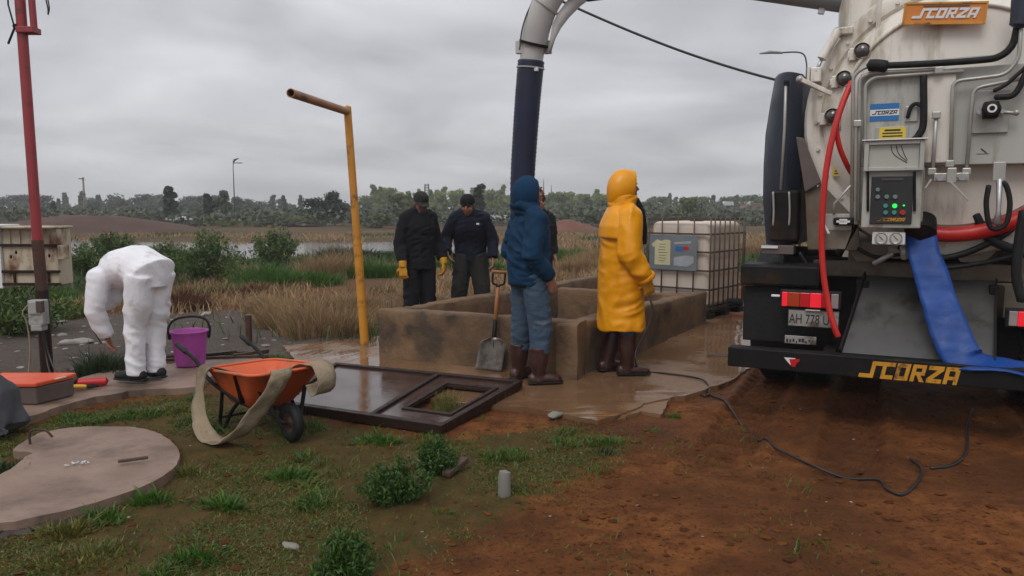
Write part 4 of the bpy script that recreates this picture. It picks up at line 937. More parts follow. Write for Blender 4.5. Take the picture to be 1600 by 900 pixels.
    MB().box(((a.x + b.x) / 2, VC - .012, z_top + .008), (W_ + .03, .09, .008)).build('lid_hood', 'white_paint', ld)
    a2 = tk(1362, 276, VC); b2 = tk(1424, 350, VC)
    kp = MB().box(((a2.x + b2.x) / 2, VC - .001, (a2.z + b2.z) / 2), (b2.x - a2.x, .016, a2.z - b2.z)).build('keypad', 'ink', cc, bevel=.004)
    MB().box(((a2.x + b2.x) / 2, VC - .012, a2.z - .02), (.13, .006, .014)).build('display_strip', 'chute_steel', kp)
    for x, y, mt, r in ((613, 785, 'button_grey', 9), (613, 815, 'button_grey', 10), (650, 815, 'button_grey', 10), (685, 815, 'button_grey', 10), (645, 852, 'button_teal', 10), (683, 852, 'button_green', 10), (721, 850, 'button_green', 4), (645, 880, 'button_teal', 10), (681, 880, 'button_teal', 10), (716, 880, 'button_red', 12)):
        p = tk(1140 + x / 2.648, y / 2.648, VC - .01); rr = r / 2.648 * .0041
        MB().lathe([(.0005, -.012), (rr * .8, -.012), (rr, -.008), (rr, 0)], 14, p, MY).build('button', mt, kp, smooth='auto')
    p = tk(1391, 343, VC - .01); place(block_word('SCORZA', .165, .022, .5, .001), p + Vector((0, .0005, 0))).build('keypad_lettering', 'logo_yellow', kp)
    for px in (1356, 1429): a_ = tk(px, 268, VC - .02); b_ = tk(px, 330, VC - .005); MB().bar(a_, b_, .012, .012).build('lid_stay', 'black_steel', cc)
    # gauges
    a = tk(1363, 362, .24); b = tk(1414, 383, .24); gp = MB().box(((a.x + b.x) / 2, .26, (a.z + b.z) / 2), (b.x - a.x, .04, a.z - b.z)).build('gauge_plate', 'white_paint', truck, bevel=.008)
    for px in (1377, 1400):
        p = tk(px, 372, .237); MB().lathe([(.0005, -.010), (.030, -.010), (.036, -.014), (.039, -.012), (.040, 0)], 22, p, MY).build('gauge', 'steel_pipe', gp, smooth='auto'); MB().lathe([(.0005, 0), (.029, 0)], 22, p + Vector((0, -.0125, 0)), MY).build('gauge_dial', 'gauge_face', gp)
        MB().bar(p + Vector((.012, -.0145, -.014)), p + Vector((-.016, -.0145, .016)), .004, .002, (0, 1, 0)).build('gauge_needle', 'ink', gp)
    # rigid pipes over the panel
    for pts, v in (([(1331, 340), (1333, 118), (1352, 104), (1560, 88)], .29), ([(1341, 345), (1343, 122), (1360, 114), (1470, 108)], .30), ([(1351, 345), (1352, 132), (1366, 121), (1505, 111)], .30), ([(1485, 268), (1489, 127), (1572, 117), (1592, 92), (1597, 20)], .27), ([(1510, 268), (1521, 138), (1600, 122)], .27), ([(1457, 270), (1463, 182)], .27)):
        rigid_px(pts, v, .0125).build('hydraulic_pipe', 'steel_pipe', truck, smooth=True)
    for px, py, v in ((1340, 193, .275), (1467, 110, .28), (1463, 180, .262), (1456, 268, .26), (1484, 256, .26), (1510, 268, .26)):
        p = tk(px, py, v); MB().box(p, (.05, .035, .045)).build('pipe_clamp', 'steel_pipe', truck, bevel=.006)
    pipe_px([(1592, 40), (1594, 30), (1597, -20)], .27, .055).build('filter_body', 'navy_plastic', truck, smooth=True)
    # black harness
    pipe_px([(1358, 102), (1372, 102), (1385, 104)], .28, .040).build('cable_boot', 'black_rubber', truck, smooth=True)
    pipe_px([(1370, 103), (1440, 100), (1530, 94), (1562, 88), (1582, 70), (1590, 40)], .285, .022).build('wiring_loom', 'black_rubber', truck, smooth=True)
    pipe_px([(1443, 118), (1443, 190), (1436, 210), (1428, 219)], .30, .022).build('wiring_loom', 'black_rubber', truck, smooth=True)
    pipe_px([(1418, 184), (1423, 168), (1432, 162), (1443, 168)], .30, .013).build('cable', 'black_rubber', truck, smooth=True)
    MB().box(tk(1424, 178, .33) + Vector((0, .0, 0)), (.075, .012, .10)).build('cable_gland', 'steel_pipe', truck, bevel=.003)
    pipe_px([(1555, 152), (1580, 150), (1592, 138), (1600, 120), (1615, 90)], .25, .018).build('cable', 'black_rubber', truck, smooth=True)
    pipe_px([(1553, 142), (1572, 132), (1588, 118), (1608, 100)], .25, .012).build('cable', 'black_rubber', truck, smooth=True)
    # pump / motor head
    a = tk(1548, 172, .26); mo = empty('pump_head', (0, 0, 0)); mo.parent = truck
    MB().box(tk(1548, 172, .325) + Vector((0, 0, -.01)), (.20, .016, .27)).build('mount_plate', 'steel_pipe', mo, bevel=.003)
    MB().box(a, (.085, .10, .10)).lathe([(.001, -.03), (.046, -.03), (.052, -.02), (.052, .04)], 18, a + Vector((0, -.04, 0)), MY).build('body', 'black_steel', mo, smooth='auto', bevel=.01)
    MB().lathe([(.016, -.004), (.027, -.004), (.027, .004), (.016, .004)], 18, a + Vector((0, -.072, .003)), MY).build('white_ring', 'white_paint', mo, smooth='auto')
    for s in (-1, 1): MB().lathe([(.001, -.012), (.014, -.012), (.014, .03)], 10, a + Vector((s * .062, 0, -.012)), MY).build('bolt', 'galvanised', mo, smooth='auto')
    MB().tube([tk(1566, 175, .26), tk(1590, 177, .26)], .012, 8).ball(tk(1588, 176, .26), .02, 8, 6).build('drain_tap', 'steel_pipe', mo, smooth=True)
    # valve block with levers
    a = tk(1486, 277, .26); vb = empty('valve_block', (0, 0, 0)); vb.parent = truck
    MB().box(a, (.20, .06, .055)).box(a + Vector((0, -.035, .01)), (.055, .03, .10)).build('manifold', 'steel_pipe', vb, bevel=.006)
    for dx in (-.065, .06): MB().lathe([(.001, -.02), (.026, -.02), (.026, .04)], 6, a + Vector((dx, -.03, 0)), MY).build('hex_nut', 'galvanised', vb)
    MB().bar(tk(1455, 280, .22), tk(1445, 295, .21), .016, .012).build('lever', 'steel_pipe', vb, bevel=.003)
    MB().bar(tk(1485, 284, .215), tk(1513, 313, .20), .02, .014).build('lever', 'steel_pipe', vb, bevel=.003)
    # lower left valve plate
    vp = empty('side_valve', (0, 0, 0)); vp.parent = truck; a = tk(1284, 334, .30); b = tk(1330, 360, .30)
    MB().box(((a.x + b.x) / 2, .32, (a.z + b.z) / 2), (b.x - a.x, .03, a.z - b.z)).build('plate', 'panel_paint', vp, bevel=.004)
    MB().prism([(0, 0), (.20, 0), (.16, -.13), (.05, -.13)], 0, .03, lambda p, q_, d: (a.x + p, .31 + d, b.z - .002 + q_)).build('gusset', 'shaded_lower_paint', vp, bevel=.003)
    p = tk(1318, 346, .26); MB().box(p, (.13, .07, .055)).build('valve_body', 'black_steel', vp, bevel=.015)
    MB().box(p + Vector((0, -.04, 0)), (.05, .01, .035)).box(p + Vector((0, -.0405, 0)), (.085, .009, .014)).build('cross_emblem', 'white_paint', vp)
    MB().tube([tk(1303, 335, .26), tk(1304, 318, .25), tk(1329, 290, .24)], .009, 8).build('lever', 'steel_pipe', vp, smooth=True)
    MB().tube([tk(1282, 340, .27), tk(1295, 365, .26)], .008, 6).build('tie', 'white_paint', vp)
    # clear sampling valve with black loop, right
    MB().box(tk(1561, 268, .28), (.07, .04, .12)).build('valve_mount', 'steel_pipe', truck, bevel=.004)
    MB().tube([tk(1562, 280, .27), tk(1560, 330, .27), tk(1558, 350, .27)], [.02, .014, .03], 10).build('sample_valve', 'galvanised', truck, smooth=True)
    pipe_px([(1545, 290), (1541, 320), (1548, 355), (1570, 352), (1578, 320), (1572, 290), (1560, 284)], .27, .016).build('hose_loop', 'black_rubber', truck, smooth=True)
    pipe_px([(1600, 330), (1592, 380), (1588, 430), (1597, 470)], .3, .03).build('black_hose', 'black_rubber', truck, smooth=True)
    # red sleeve round the foot of the door
    pts = [(UC + .80 * math.cos(R(t)), VR - .07, ZC + .80 * math.sin(R(t))) for t in np.linspace(-100, 5, 22)]; MB().tube(pts, .052, 12).build('red_sleeve', 'red_rubber', truck, smooth=True)
    # tangle of hoses and struts below the door
    for pts, r in (([(1405, 385), (1440, 405), (1500, 398), (1560, 372), (1590, 350)], .022), ([(1420, 402), (1470, 418), (1540, 410), (1600, 395)], .016), ([(1525, 335), (1545, 372), (1590, 392), (1610, 400)], .03), ([(1340, 388), (1370, 402), (1410, 398), (1436, 408)], .014), ([(1250, 395), (1262, 420), (1258, 450)], .012), ([(1222, 400), (1225, 430), (1240, 450)], .010)):
        pipe_px(pts, .50, r).build('under_hose', 'black_rubber', truck, smooth=True)
    MB().bar(tk(1338, 345, .42), tk(1310, 398, .46), .06, .04).build('door_strut', 'black_steel', truck, bevel=.006)
    MB().tube([tk(1365, 412, .45), tk(1395, 396, .44)], .018, 10).build('drain_pipe', 'steel_pipe', truck, smooth=True); MB().tube([tk(1412, 385, .42), tk(1414, 404, .42)], .028, 12).build('drain_cock', 'steel_pipe', truck, smooth=True)
    MB().tube([tk(1438, 345, .48), tk(1438, 366, .40)], .10, 20).build('outlet_flange', 'black_steel', truck, smooth='auto')
    for k in range(28):
        t = 2 * math.pi * k / 28; MB().lathe([(.0005, -.018), (.013, -.018), (.013, .01)], 6, (UC + (RT - .075) * math.cos(t), VR - .002, ZC + (RT - .075) * math.sin(t)), MY).build('flange_bolt', 'tank_paint', truck)
    # chassis, crossmember, supports under the tank
    for s in (-1, 1): MB().box((s * .42, 3.2, .86), (.09, 5.2, .22)).build('chassis_rail', 'black_steel', truck, bevel=.01)
    MB().box((.10, .86, 1.04), (1.75, .10, .12)).build('crossmember', 'shaded_lower_paint', truck, bevel=.008)
    MB().box((.14, .74, .86), (1.10, .06, .24)).build('rear_beam', 'shaded_lower_paint', truck, bevel=.008)
    for px in (1356, 1520):
        p = tk(px, 392, .62); MB().prism([(-.13, .07), (.13, .07), (.13, -.01), (.07, -.08), (-.07, -.08), (-.13, -.01)], 0, .16, lambda a_, b_, d: (p.x + a_, .60 + d, p.z + b_)).build('tank_foot', 'shaded_lower_paint', truck, bevel=.006)
    for s in (-1, 1): MB().box((UC + s * .55, 2.6, 1.12), (.16, 3.6, .24)).build('tank_saddle', 'shaded_lower_paint', truck)
    # dark skirt plates left of the door and brown stay
    a = tk(1245, 215, .50); m = MB(); P = [tk(1244, 214, .52), tk(1256, 216, .52), tk(1283, 285, .52), tk(1258, 300, .52)]
    m.prism([(p.x, p.z) for p in reversed(P)], .50, .56, lambda a_, b_, d: (a_, d, b_)); m.build('brown_stay', 'brown_bracket', truck, bevel=.005)
    P = [tk(1258, 302, .54), tk(1285, 288, .54), tk(1340, 345, .54), tk(1345, 392, .54), tk(1262, 390, .54)]
    MB().prism([(p.x, p.z) for p in reversed(P)], .545, .60, lambda a_, b_, d: (a_, d, b_)).build('skirt_plate', 'shaded_lower_paint', truck, bevel=.005)
    # navy hose tray on the left flank: tall curved shell
    tr = empty('side_tray', (0, 0, 0)); tr.parent = truck; rows = [(116, 1216, 1255), (122, 1211, 1255), (160, 1204, 1254), (210, 1196, 1252), (260, 1193, 1250), (310, 1192, 1249), (350, 1195, 1248), (382, 1197, 1246)]
    V = []; k = 8
    for y, x0, x1 in rows:
        a = tk(x0, y, .95); b = tk(x1, y, .85)
        for j in range(k + 1):
            t = j / k; p = a.lerp(b, t); p.y -= .12 * math.sin(math.pi * min(1, t * 1.0)) ; V.append(p)
    F = [(i * (k + 1) + j, i * (k + 1) + j + 1, (i + 1) * (k + 1) + j + 1, (i + 1) * (k + 1) + j) for i in range(len(rows) - 1) for j in range(k)]
    m = MB(); m.add(V, F)
    o_ = len(m.v); m.v += [(p[0] + .02, p[1] + 1.4, p[2]) for p in m.v[:]]      # the shell runs forward along the flank
    n = k + 1; L_ = len(rows)
    for i in range(L_ - 1): m.f += [(i * n, (i + 1) * n, o_ + (i + 1) * n, o_ + i * n), (i * n + k, o_ + i * n + k, o_ + (i + 1) * n + k, (i + 1) * n + k)]
    for j in range(k): m.f += [(j, o_ + j, o_ + j + 1, j + 1), ((L_ - 1) * n + j, (L_ - 1) * n + j + 1, o_ + (L_ - 1) * n + j + 1, o_ + (L_ - 1) * n + j)]
    m.build('shell', 'navy_plastic', tr, smooth='auto')
    MB().tube([tk(1228, 128, .72), tk(1226, 200, .70), tk(1220, 300, .70)], .011, 8).build('tie_rod', 'steel_pipe', tr, smooth=True)
    MB().box(tk(1229, 130, .72), (.04, .03, .04)).build('rod_head', 'black_steel', tr, bevel=.005)
    a = tk(1205, 297, .64); b = tk(1246, 378, .64); MB().box(((a.x + b.x) / 2, .73, (a.z + b.z) / 2), (b.x - a.x, .18, a.z - b.z)).build('tray_foot', 'black_steel', tr, bevel=.02)
    for px in (1208, 1233): pipe_px([(px, 300), (px + 1, 330), (px, 352)], .625, .008).build('foot_wire', 'steel_pipe', tr, smooth=True)
    a = tk(1190, 383, .58); b = tk(1240, 398, .58); MB().box(((a.x + b.x) / 2, .66, (a.z + b.z) / 2), (b.x - a.x, .16, a.z - b.z)).build('foot_bracket', 'brown_bracket', tr, bevel=.005)
    MB().box((a.x + .06, .576, a.z - .012), (.12, .02, .02)).build('bracket_edge', 'white_paint', tr)
    # mudguards, wheels
    for s in (-1, 1):
        mg = MB(); P = []
        for t in np.linspace(-25, 205, 24): P.append((1.55 + .66 * math.cos(R(t)), .56 + .60 * math.sin(R(t))))
        n_ = len(P); m = MB()
        for (y, z) in P: m.v += [(s * .62, y, z), (s * 1.24, y, z)]
        m.f += [(2 * i, 2 * i + 1, 2 * i + 3, 2 * i + 2) for i in range(n_ - 1)]; m.build('mudguard', 'black_rubber', truck, smooth=True, solid=.02)
        for off in (.78, 1.08):
            w = empty('wheel', (s * off, 1.55, .50)); w.parent = truck; mx = Matrix(((0, 0, 1), (1, 0, 0), (0, 1, 0)))
            MB().lathe([(.28, -.12), (.38, -.135), (.47, -.13), (.50, -.10), (.505, 0), (.50, .10), (.47, .13), (.38, .135), (.28, .12)], 40, (0, 0, 0), mx).build('tyre', 'black_rubber', w, smooth=True)
            MB().lathe([(.05, .0), (.2, .03), (.27, -.1), (.285, -.12), (.285, .12), (.27, .1), (.2, -.03), (.05, 0)], 30, (0, 0, 0), mx).build('rim', 'steel_pipe', w, smooth='auto')
        MB().box((s * .98, .52, .70), (.52, .05, .42)).build('mud_flap', 'black_rubber', truck, bevel=.01)
        MB().box((s * .98, .60, 1.00), (.56, .35, .16)).build('rear_box', 'black_steel', truck, bevel=.02)
    MB().box((0, 1.55, .5), (1.5, .14, .14)).build('axle', 'black_steel', truck)
    MB().box((.1, .95, .72), (2.2, .04, .8)).build('rear_bulkhead', 'black_steel', truck)
    # tail lights
    VT = .30
    for s in (-1, 1):
        tl = empty('tail_light', (0, 0, 0)); tl.parent = truck
        if s < 0: xs = [(1222, 1231, 'tail_red_lit'), (1231, 1250, 'tail_amber'), (1250, 1266, 'tail_red'), (1266, 1284, 'tail_red_lit'), (1284, 1298, 'tail_red'), (1299, 1311, 'tail_clear')]; y0, y1 = 456, 478
        else: xs = [(1577, 1591, 'tail_clear'), (1591, 1606, 'tail_red_lit'), (1606, 1640, 'tail_red'), (1640, 1670, 'tail_amber')]; y0, y1 = 486, 509
        zs = [tk(xs[0][0], y0, VT).z, tk(xs[0][0], y1, VT).z]; x0 = tk(xs[0][0], y0, VT).x; x1 = tk(xs[-1][1], y0, VT).x
        MB().box(((x0 + x1) / 2, VT + .045, (zs[0] + zs[1]) / 2), (x1 - x0 + .03, .06, zs[0] - zs[1] + .03)).build('housing', 'black_rubber', tl, bevel=.008)
        for a_, b_, mt in xs:
            p, r_ = tk(a_, y0, VT), tk(b_, y0, VT); MB().box(((p.x + r_.x) / 2, VT + .006, (zs[0] + zs[1]) / 2), (r_.x - p.x - .002, .024, zs[0] - zs[1])).build('lens', mt, tl, bevel=.004)
        if s < 0:
            p = tk(1212, 462, VT); MB().box(p, (.06, .03, .016)).build('marker_light', 'white_paint', tl, bevel=.005)
            p = tk(1270, 485, VT); MB().box(p, (.10, .03, .010)).build('plate_lamp', 'steel_pipe', tl, bevel=.003)
    # number plate
    a = tk(1231, 488, VT); b = tk(1311, 509, VT); c = (a + b) / 2; w = b.x - a.x; h = .125; slope = Vector((b.x - a.x, 0, -.0))
    pl = MB().box((c.x, VT + .01, tk(1262, 498, VT).z), (w, .008, h)).build('number_plate', 'ink', truck, bevel=.006)
    MB().box((c.x, VT + .0045, tk(1262, 498, VT).z), (w - .012, .002, h - .014)).build('plate_face', 'plate_white', pl)
    place(font_word('AH 778 U', h * .56, w * .78), (c.x - w * .085, VT + .003, tk(1262, 498, VT).z - .004)).build('plate_characters', 'ink', pl)
    # dirty lettered strip below
    a = tk(1226, 524, VT); b = tk(1275, 540, VT); s2 = MB().box(((a.x + b.x) / 2, VT + .02, (a.z + b.z) / 2), (b.x - a.x, .01, a.z - b.z)).build('dirty_strip', 'plate_white', truck, bevel=.003)
    m = MB()
    for k in range(9): m.box((a.x + (b.x - a.x) * (k + .8) / 10, VT + .0145, a.z - .03 - q.uniform(0, .02)), (q.uniform(.008, .018), .001, q.uniform(.012, .03)))
    m.build('worn_marks', 'ink', s2)
    # slanting discharge chute
    ch = empty('chute', (0, 0, 0)); ch.parent = truck
    A, B, C_, D_ = tk(1352, 430, .70), tk(1556, 441, .70), tk(1552, 592, .12), tk(1313, 559, .12); C_.z = D_.z = .515; 
    m = MB(); m.hexa([A + Vector((0, .02, -.0)), B + Vector((0, .02, 0)), C_ + Vector((0, .02, 0)), D_ + Vector((0, .02, 0)), A, B, C_, D_]); m.build('chute_plate', 'chute_steel', ch)
    for p, r_ in ((A, D_), (B, C_)): MB().bar(p + Vector((0, -.02, .01)), r_ + Vector((0, -.02, .012)), .012, .05).build('chute_lip', 'black_steel', ch)
    # bumper
    bp = MB().box((.10, .06, .445), (2.72, .12, .14)).build('bumper', 'black_steel', truck, bevel=.008)
    a, b = tk(1341, 585, 0), tk(1498, 590, 0)
    place(block_word('SCORZA', b.x - a.x, .112, .25, .003), ((a.x + b.x) / 2, -.001, .437)).build('bumper_lettering', 'logo_yellow', bp)
    p = tk(1238, 566, 0); P = [(-.055, .03), (.02, .03), (-.012, -.02)]; MB().prism([(p.x + x, p.z + z) for x, z in reversed(P)], -.004, -.001, lambda a_, b_, d: (a_, d, b_)).build('reflector', 'white_paint', bp)
    P = [(-.02, .022), (.05, .028), (.045, .01), (.028, -.004), (.02, -.03), (-.005, -.03)]; MB().prism([(p.x + x, p.z + z) for x, z in reversed(P)], -.007, -.0045, lambda a_, b_, d: (a_, d, b_)).build('reflector', 'tail_red', bp)
    for s in (-1, 1): MB().box((s * .6, .35, .46), (.08, .46, .10)).build('bumper_arm', 'black_steel', truck)
    MB().box((.1, 5.6, 1.5), (2.4, 1.8, 2.4)).build('cab', 'tank_paint', truck, bevel=.12, seg=4)
    for s in (-1, 1):
        w = empty('wheel', (s * 1.0, 5.7, .50)); w.parent = truck; mx = Matrix(((0, 0, 1), (1, 0, 0), (0, 1, 0)))
        MB().lathe([(.28, -.12), (.38, -.135), (.47, -.13), (.50, -.10), (.505, 0), (.50, .10), (.47, .13), (.38, .135), (.28, .12)], 40, (0, 0, 0), mx).build('tyre', 'black_rubber', w, smooth=True)
        MB().lathe([(.05, .06), (.2, .03), (.27, -.1), (.285, -.12), (.285, .12), (.27, .1), (.2, -.03), (.05, -.06)], 30, (0, 0, 0), mx).build('rim', 'steel_pipe', w, smooth='auto')
    # suction boom: arm from the column, elbow, hose down into the basin
    bm_ = empty('boom', (0, 0, 0)); bm_.parent = truck
    E0 = at(828, 270, 7.60); hose_px = [(819, 520, 7.75), (817, 420, 7.70), (816, 300, 7.62), (820, 220, 7.58), (825, 150, 7.54), (830, 95, 7.52)]
    hp = [tloc(at(x, y, d)) for x, y, d in hose_px]
    P = spline([tuple(p) for p in hp], 22); rr = [(.110 + .014 * i / len(P)) + .007 * (i % 2) for i in range(len(P))]
    MB().tube(P, rr, 22, dome=0).build('suction_hose', 'hose_navy', bm_, smooth=True)
    top = hp[-1]; d = (hp[-1] - hp[-2]).normalized()
    MB().tube([top - d * .075, top - d * .062], .136, 22, dome=0).build('hose_clamp', 'steel_pipe', bm_, smooth='auto')
    MB().box(top - d * .068 + (tloc(at(838, 97, 7.40)) - tloc(at(830, 95, 7.52))) * .9, (.06, .03, .035)).build('clamp_buckle', 'white_paint', bm_, bevel=.004)
    cp = tloc(at(834, 68, 7.5)); MB().tube([top - d * .01, cp], [.112, .112], 22, dome=0).build('coupling', 'boom_light', bm_, smooth='auto')
    for s in (-1, 1): MB().box(tloc(at(834 + s * 22, 74, 7.5)), (.07, .05, .12)).build('coupling_ear', 'boom_light', bm_, bevel=.006)
    el = [cp] + [tloc(at(x, y, dd)) for x, y, dd in ((840, 40, 7.46), (852, 8, 7.42), (872, -22, 7.38), (905, -44, 7.30), (945, -56, 7.2))]
    MB().tube(spline([tuple(p) for p in el], 8), .128, 24, dome=0).build('elbow', 'boom_light', bm_, smooth='auto')
    for k, mt in ((0, 'black_steel'), (2, 'boom_light')):
        t = (el[k + 1] - el[k]).normalized(); MB().tube([el[k] - t * .012, el[k] + t * .012], .142, 24, dome=0).build('elbow_flange', mt, bm_, smooth='auto')
    fin = []
    for (x0, y0, x1, y1) in ((857, 80, 861, 82), (860, 58, 868, 60), (863, 38, 877, 43), (872, 20, 890, 26), (886, 2, 908, 8), (905, -18, 930, -8)): fin.append((tloc(at(x0, y0, 7.40)), tloc(at(x1, y1, 7.40))))
    m = MB()
    for a_, b_ in fin: m.v += [tuple(a_), tuple(b_)]
    m.f += [(2 * i, 2 * i + 1, 2 * i + 3, 2 * i + 2) for i in range(len(fin) - 1)]; m.build('guide_fin', 'boom_light', bm_, smooth=True, solid=.05)
    MB().tube(spline([tuple(tloc(at(x, y, 7.4))) for x, y in ((812, 78), (815, 50), (822, 25), (832, 2), (838, -20))], 5), .007, 6).build('boom_cable', 'cable_black', bm_, smooth=True)
    j0 = el[-1]; j1 = tloc(at(1100, -18, 6.6)); j2 = Vector((pd.x, 1.2, pd.z + .12)); 
    a_ = tk(1330, 4, 1.2)
    MB().tube([j0, j0.lerp(a_ + Vector((.1, 0, .0)), .5), a_ + Vector((.1, 0, 0))], [.12, .115, .11], 24).build('boom_pipe', 'boom_grey', bm_, smooth='auto')
    p = j0.lerp(a_ + Vector((.1, 0, .0)), .88); MB().bar(p + Vector((0, -.02, .14)), p + Vector((-.06, -.02, -.14)), .05, .03, (0, 1, 0)).build('boom_clevis', 'boom_light', bm_, bevel=.01)
    MB().box(tloc(at(930, -4, 7.2)), (.16, .04, .05)).build('boom_tab', 'black_steel', bm_)
build_truck()
# the red hose hanging down the left of the door
P = [tk(1331, 128, .34), tk(1318, 158, .30), tk(1303, 205, .26), tk(1291, 265, .24), tk(1286, 320, .235), tk(1284, 380, .24), tk(1287, 430, .23), tk(1295, 480, .22), tk(1304, 512, .21), tk(1310, 526, .21)]
def tw(p): return TC + TR * p.x + TF * p.y + Vector((0, 0, p.z))
mb = MB(); mb.tube(spline([tuple(tw(p)) for p in P], 8), .021, 14); tag(mb.build('red_hose', 'red_rubber', None, smooth=True), 'red rubber hose hanging down past the tail light and number plate', 'hose')
P = [tk(1312, 170, .29), tk(1307, 200, .30), tk(1312, 230, .32), tk(1322, 255, .36), tk(1330, 270, .42)]
mb = MB(); mb.tube(spline([tuple(tw(p)) for p in P], 8), .018, 12); tag(mb.build('red_hose', 'red_rubber', None, smooth=True), 'short red hose branch curving behind the panel pipes', 'hose')
# blue lay-flat hose from the outlet down over the chute to the bumper
def bl(px, py, v, dx, dz, s=1., dy=0.): return (*tw(tk(px, py, v)), *(TR * dx + TF * dy + Vector((0, 0, dz))), s)
pts = [bl(1438, 362, .42, 1, -.05, .80), bl(1441, 385, .36, 1, -.05, .85), bl(1452, 420, .30, 1, .0, .92), bl(1466, 465, .22, 1, .05, .98), bl(1482, 510, .14, 1, .12, 1.0), bl(1495, 545, .07, 1, .2, 1.05), bl(1508, 560, .045, .8, .55, 1.0, .2), bl(1530, 566, .045, .3, .45, .80, .7), bl(1560, 570, .05, .25, .35, .72, .8), bl(1610, 580, .05, .3, .3, .75, .8), bl(1660, 600, .0, .3, .4, .8, .6)]
s = ribbon('layflat_hose', pts, 'blue_fabric', .225, thick=.010, n=10, cross=8, crumple=.011); tag(s, 'bright blue flat discharge hose hanging from the outlet over the chute', 'hose')

# ---------------------------------------------------------------- people (local axes: y = facing, x = the person's right, z up)
def frame(d, ref):
    d = Vector(d).normalized(); x = Vector(ref); x = (x - d * x.dot(d)).normalized(); return x, d, x.cross(d)
def add_hand(mb, wrist, d, palm, side, curl=.5, k=1.):
    """palm plus five fingers; d = along the hand, palm = palm normal, side = +1 when the thumb lies towards d x palm"""
    wrist = Vector(wrist); n, d, _ = frame(d, palm); a = d.cross(n) * side      # a: towards the thumb
    mb.tube([wrist - d * .03 * k, wrist + d * .02 * k, wrist + d * .055 * k, wrist + d * .092 * k], [(.021 * k, .026 * k), (.019 * k, .033 * k), (.017 * k, .041 * k), (.013 * k, .039 * k)], 12, side=n)
    for i, (off, L) in enumerate(((.031, .070), (.0105, .080), (-.0105, .074), (-.031, .058))):
        b = wrist + (d * .085 + a * off) * k; pts = [b]; ang = 0
        for j, f in enumerate((.42, .32, .26)):
            ang += curl * (.55, .9, .7)[j]; dd = d * math.cos(ang) + n * math.sin(ang); pts.append(pts[-1] + dd * L * f * k)
        mb.tube(pts, [.0098 * k, .0092 * k, .0085 * k, .007 * k], 8)
    b = wrist + (d * .025 + a * .028) * k; p1 = b + (a * .030 + d * .022 + n * .012) * k; p2 = p1 + (d * .030 + a * .008 + n * .012 * (1 + curl)) * k; p3 = p2 + (d * .022 - a * .004 + n * .012 * (1 + curl)) * k
    mb.tube([b, p1, p2, p3], [.014 * k, .0115 * k, .010 * k, .008 * k], 8)
def add_head(mb, c, rot):
    """c = centre of the skull, rot turns the head"""
    def P(x, y, z): return Vector(c) + rot @ Vector((x, y, z))
    def ball(x, y, z, r, tilt=0): mb.ball(P(x, y, z), r, 16, 14, rot @ Matrix.Rotation(tilt, 3, 'X'))
    ball(0, -.008, .025, (.075, .092, .088)); ball(0, .022, -.035, (.060, .068, .075)); ball(0, .050, -.085, (.036, .032, .028)); ball(0, .02, -.06, (.056, .06, .05))
    mb.tube([P(0, .082, .030), P(0, .100, .005), P(0, .108, -.018)], [(.010, .009), (.012, .012), (.016, .012)], 8)
    ball(0, .085, -.05, (.022, .010, .010)); ball(0, .078, .038, (.050, .014, .010))
    for s in (-1, 1): ball(s * .075, -.005, -.005, (.009, .018, .032)); ball(s * .038, .068, -.022, (.022, .018, .018))
def face_bits(parent, c, rot, brow=True):
    def P(x, y, z): return Vector(c) + rot @ Vector((x, y, z))
    for s in (-1, 1):
        MB().ball(P(s * .032, .0815, .014), (.014, .006, .008), 10, 8, rot).build('eye', 'eye', parent, smooth=True)
        if brow: MB().tube([P(s * .014, .092, .036), P(s * .034, .090, .041), P(s * .054, .078, .034)], [.0045, .006, .003], 6).build('eyebrow', 'hair_black', parent, smooth=True)
    MB().tube([P(-.024, .086, -.050), P(0, .0945, -.048), P(.024, .086, -.050)], [.003, .005, .003], 6).build('mouth', 'lip', parent, smooth=True)
def hood_shell(name, mat, parent, c, rot, rings, solid=.010, disp=0):
    """rings from the face opening back: (y, half width, half height, z shift)"""
    m = MB(); n = 20
    for i, (y, rx, rz, dz) in enumerate(rings):
        for j in range(n):
            a = 2 * math.pi * j / n; px, pz = rx * math.cos(a), rz * math.sin(a)
            sl = .0 if i else .022 * math.sin(a)
            m.v.append(tuple(Vector(c) + rot @ Vector((px, y + sl, pz + dz))))
    for i in range(len(rings) - 1):
        for j in range(n): m.f.append((i * n + j, i * n + (j + 1) % n, (i + 1) * n + (j + 1) % n, (i + 1) * n + j))
    m.f.append(tuple((len(rings) - 1) * n + j for j in range(n)))
    return m.build(name, mat, parent, smooth=True, solid=solid, subd=2)
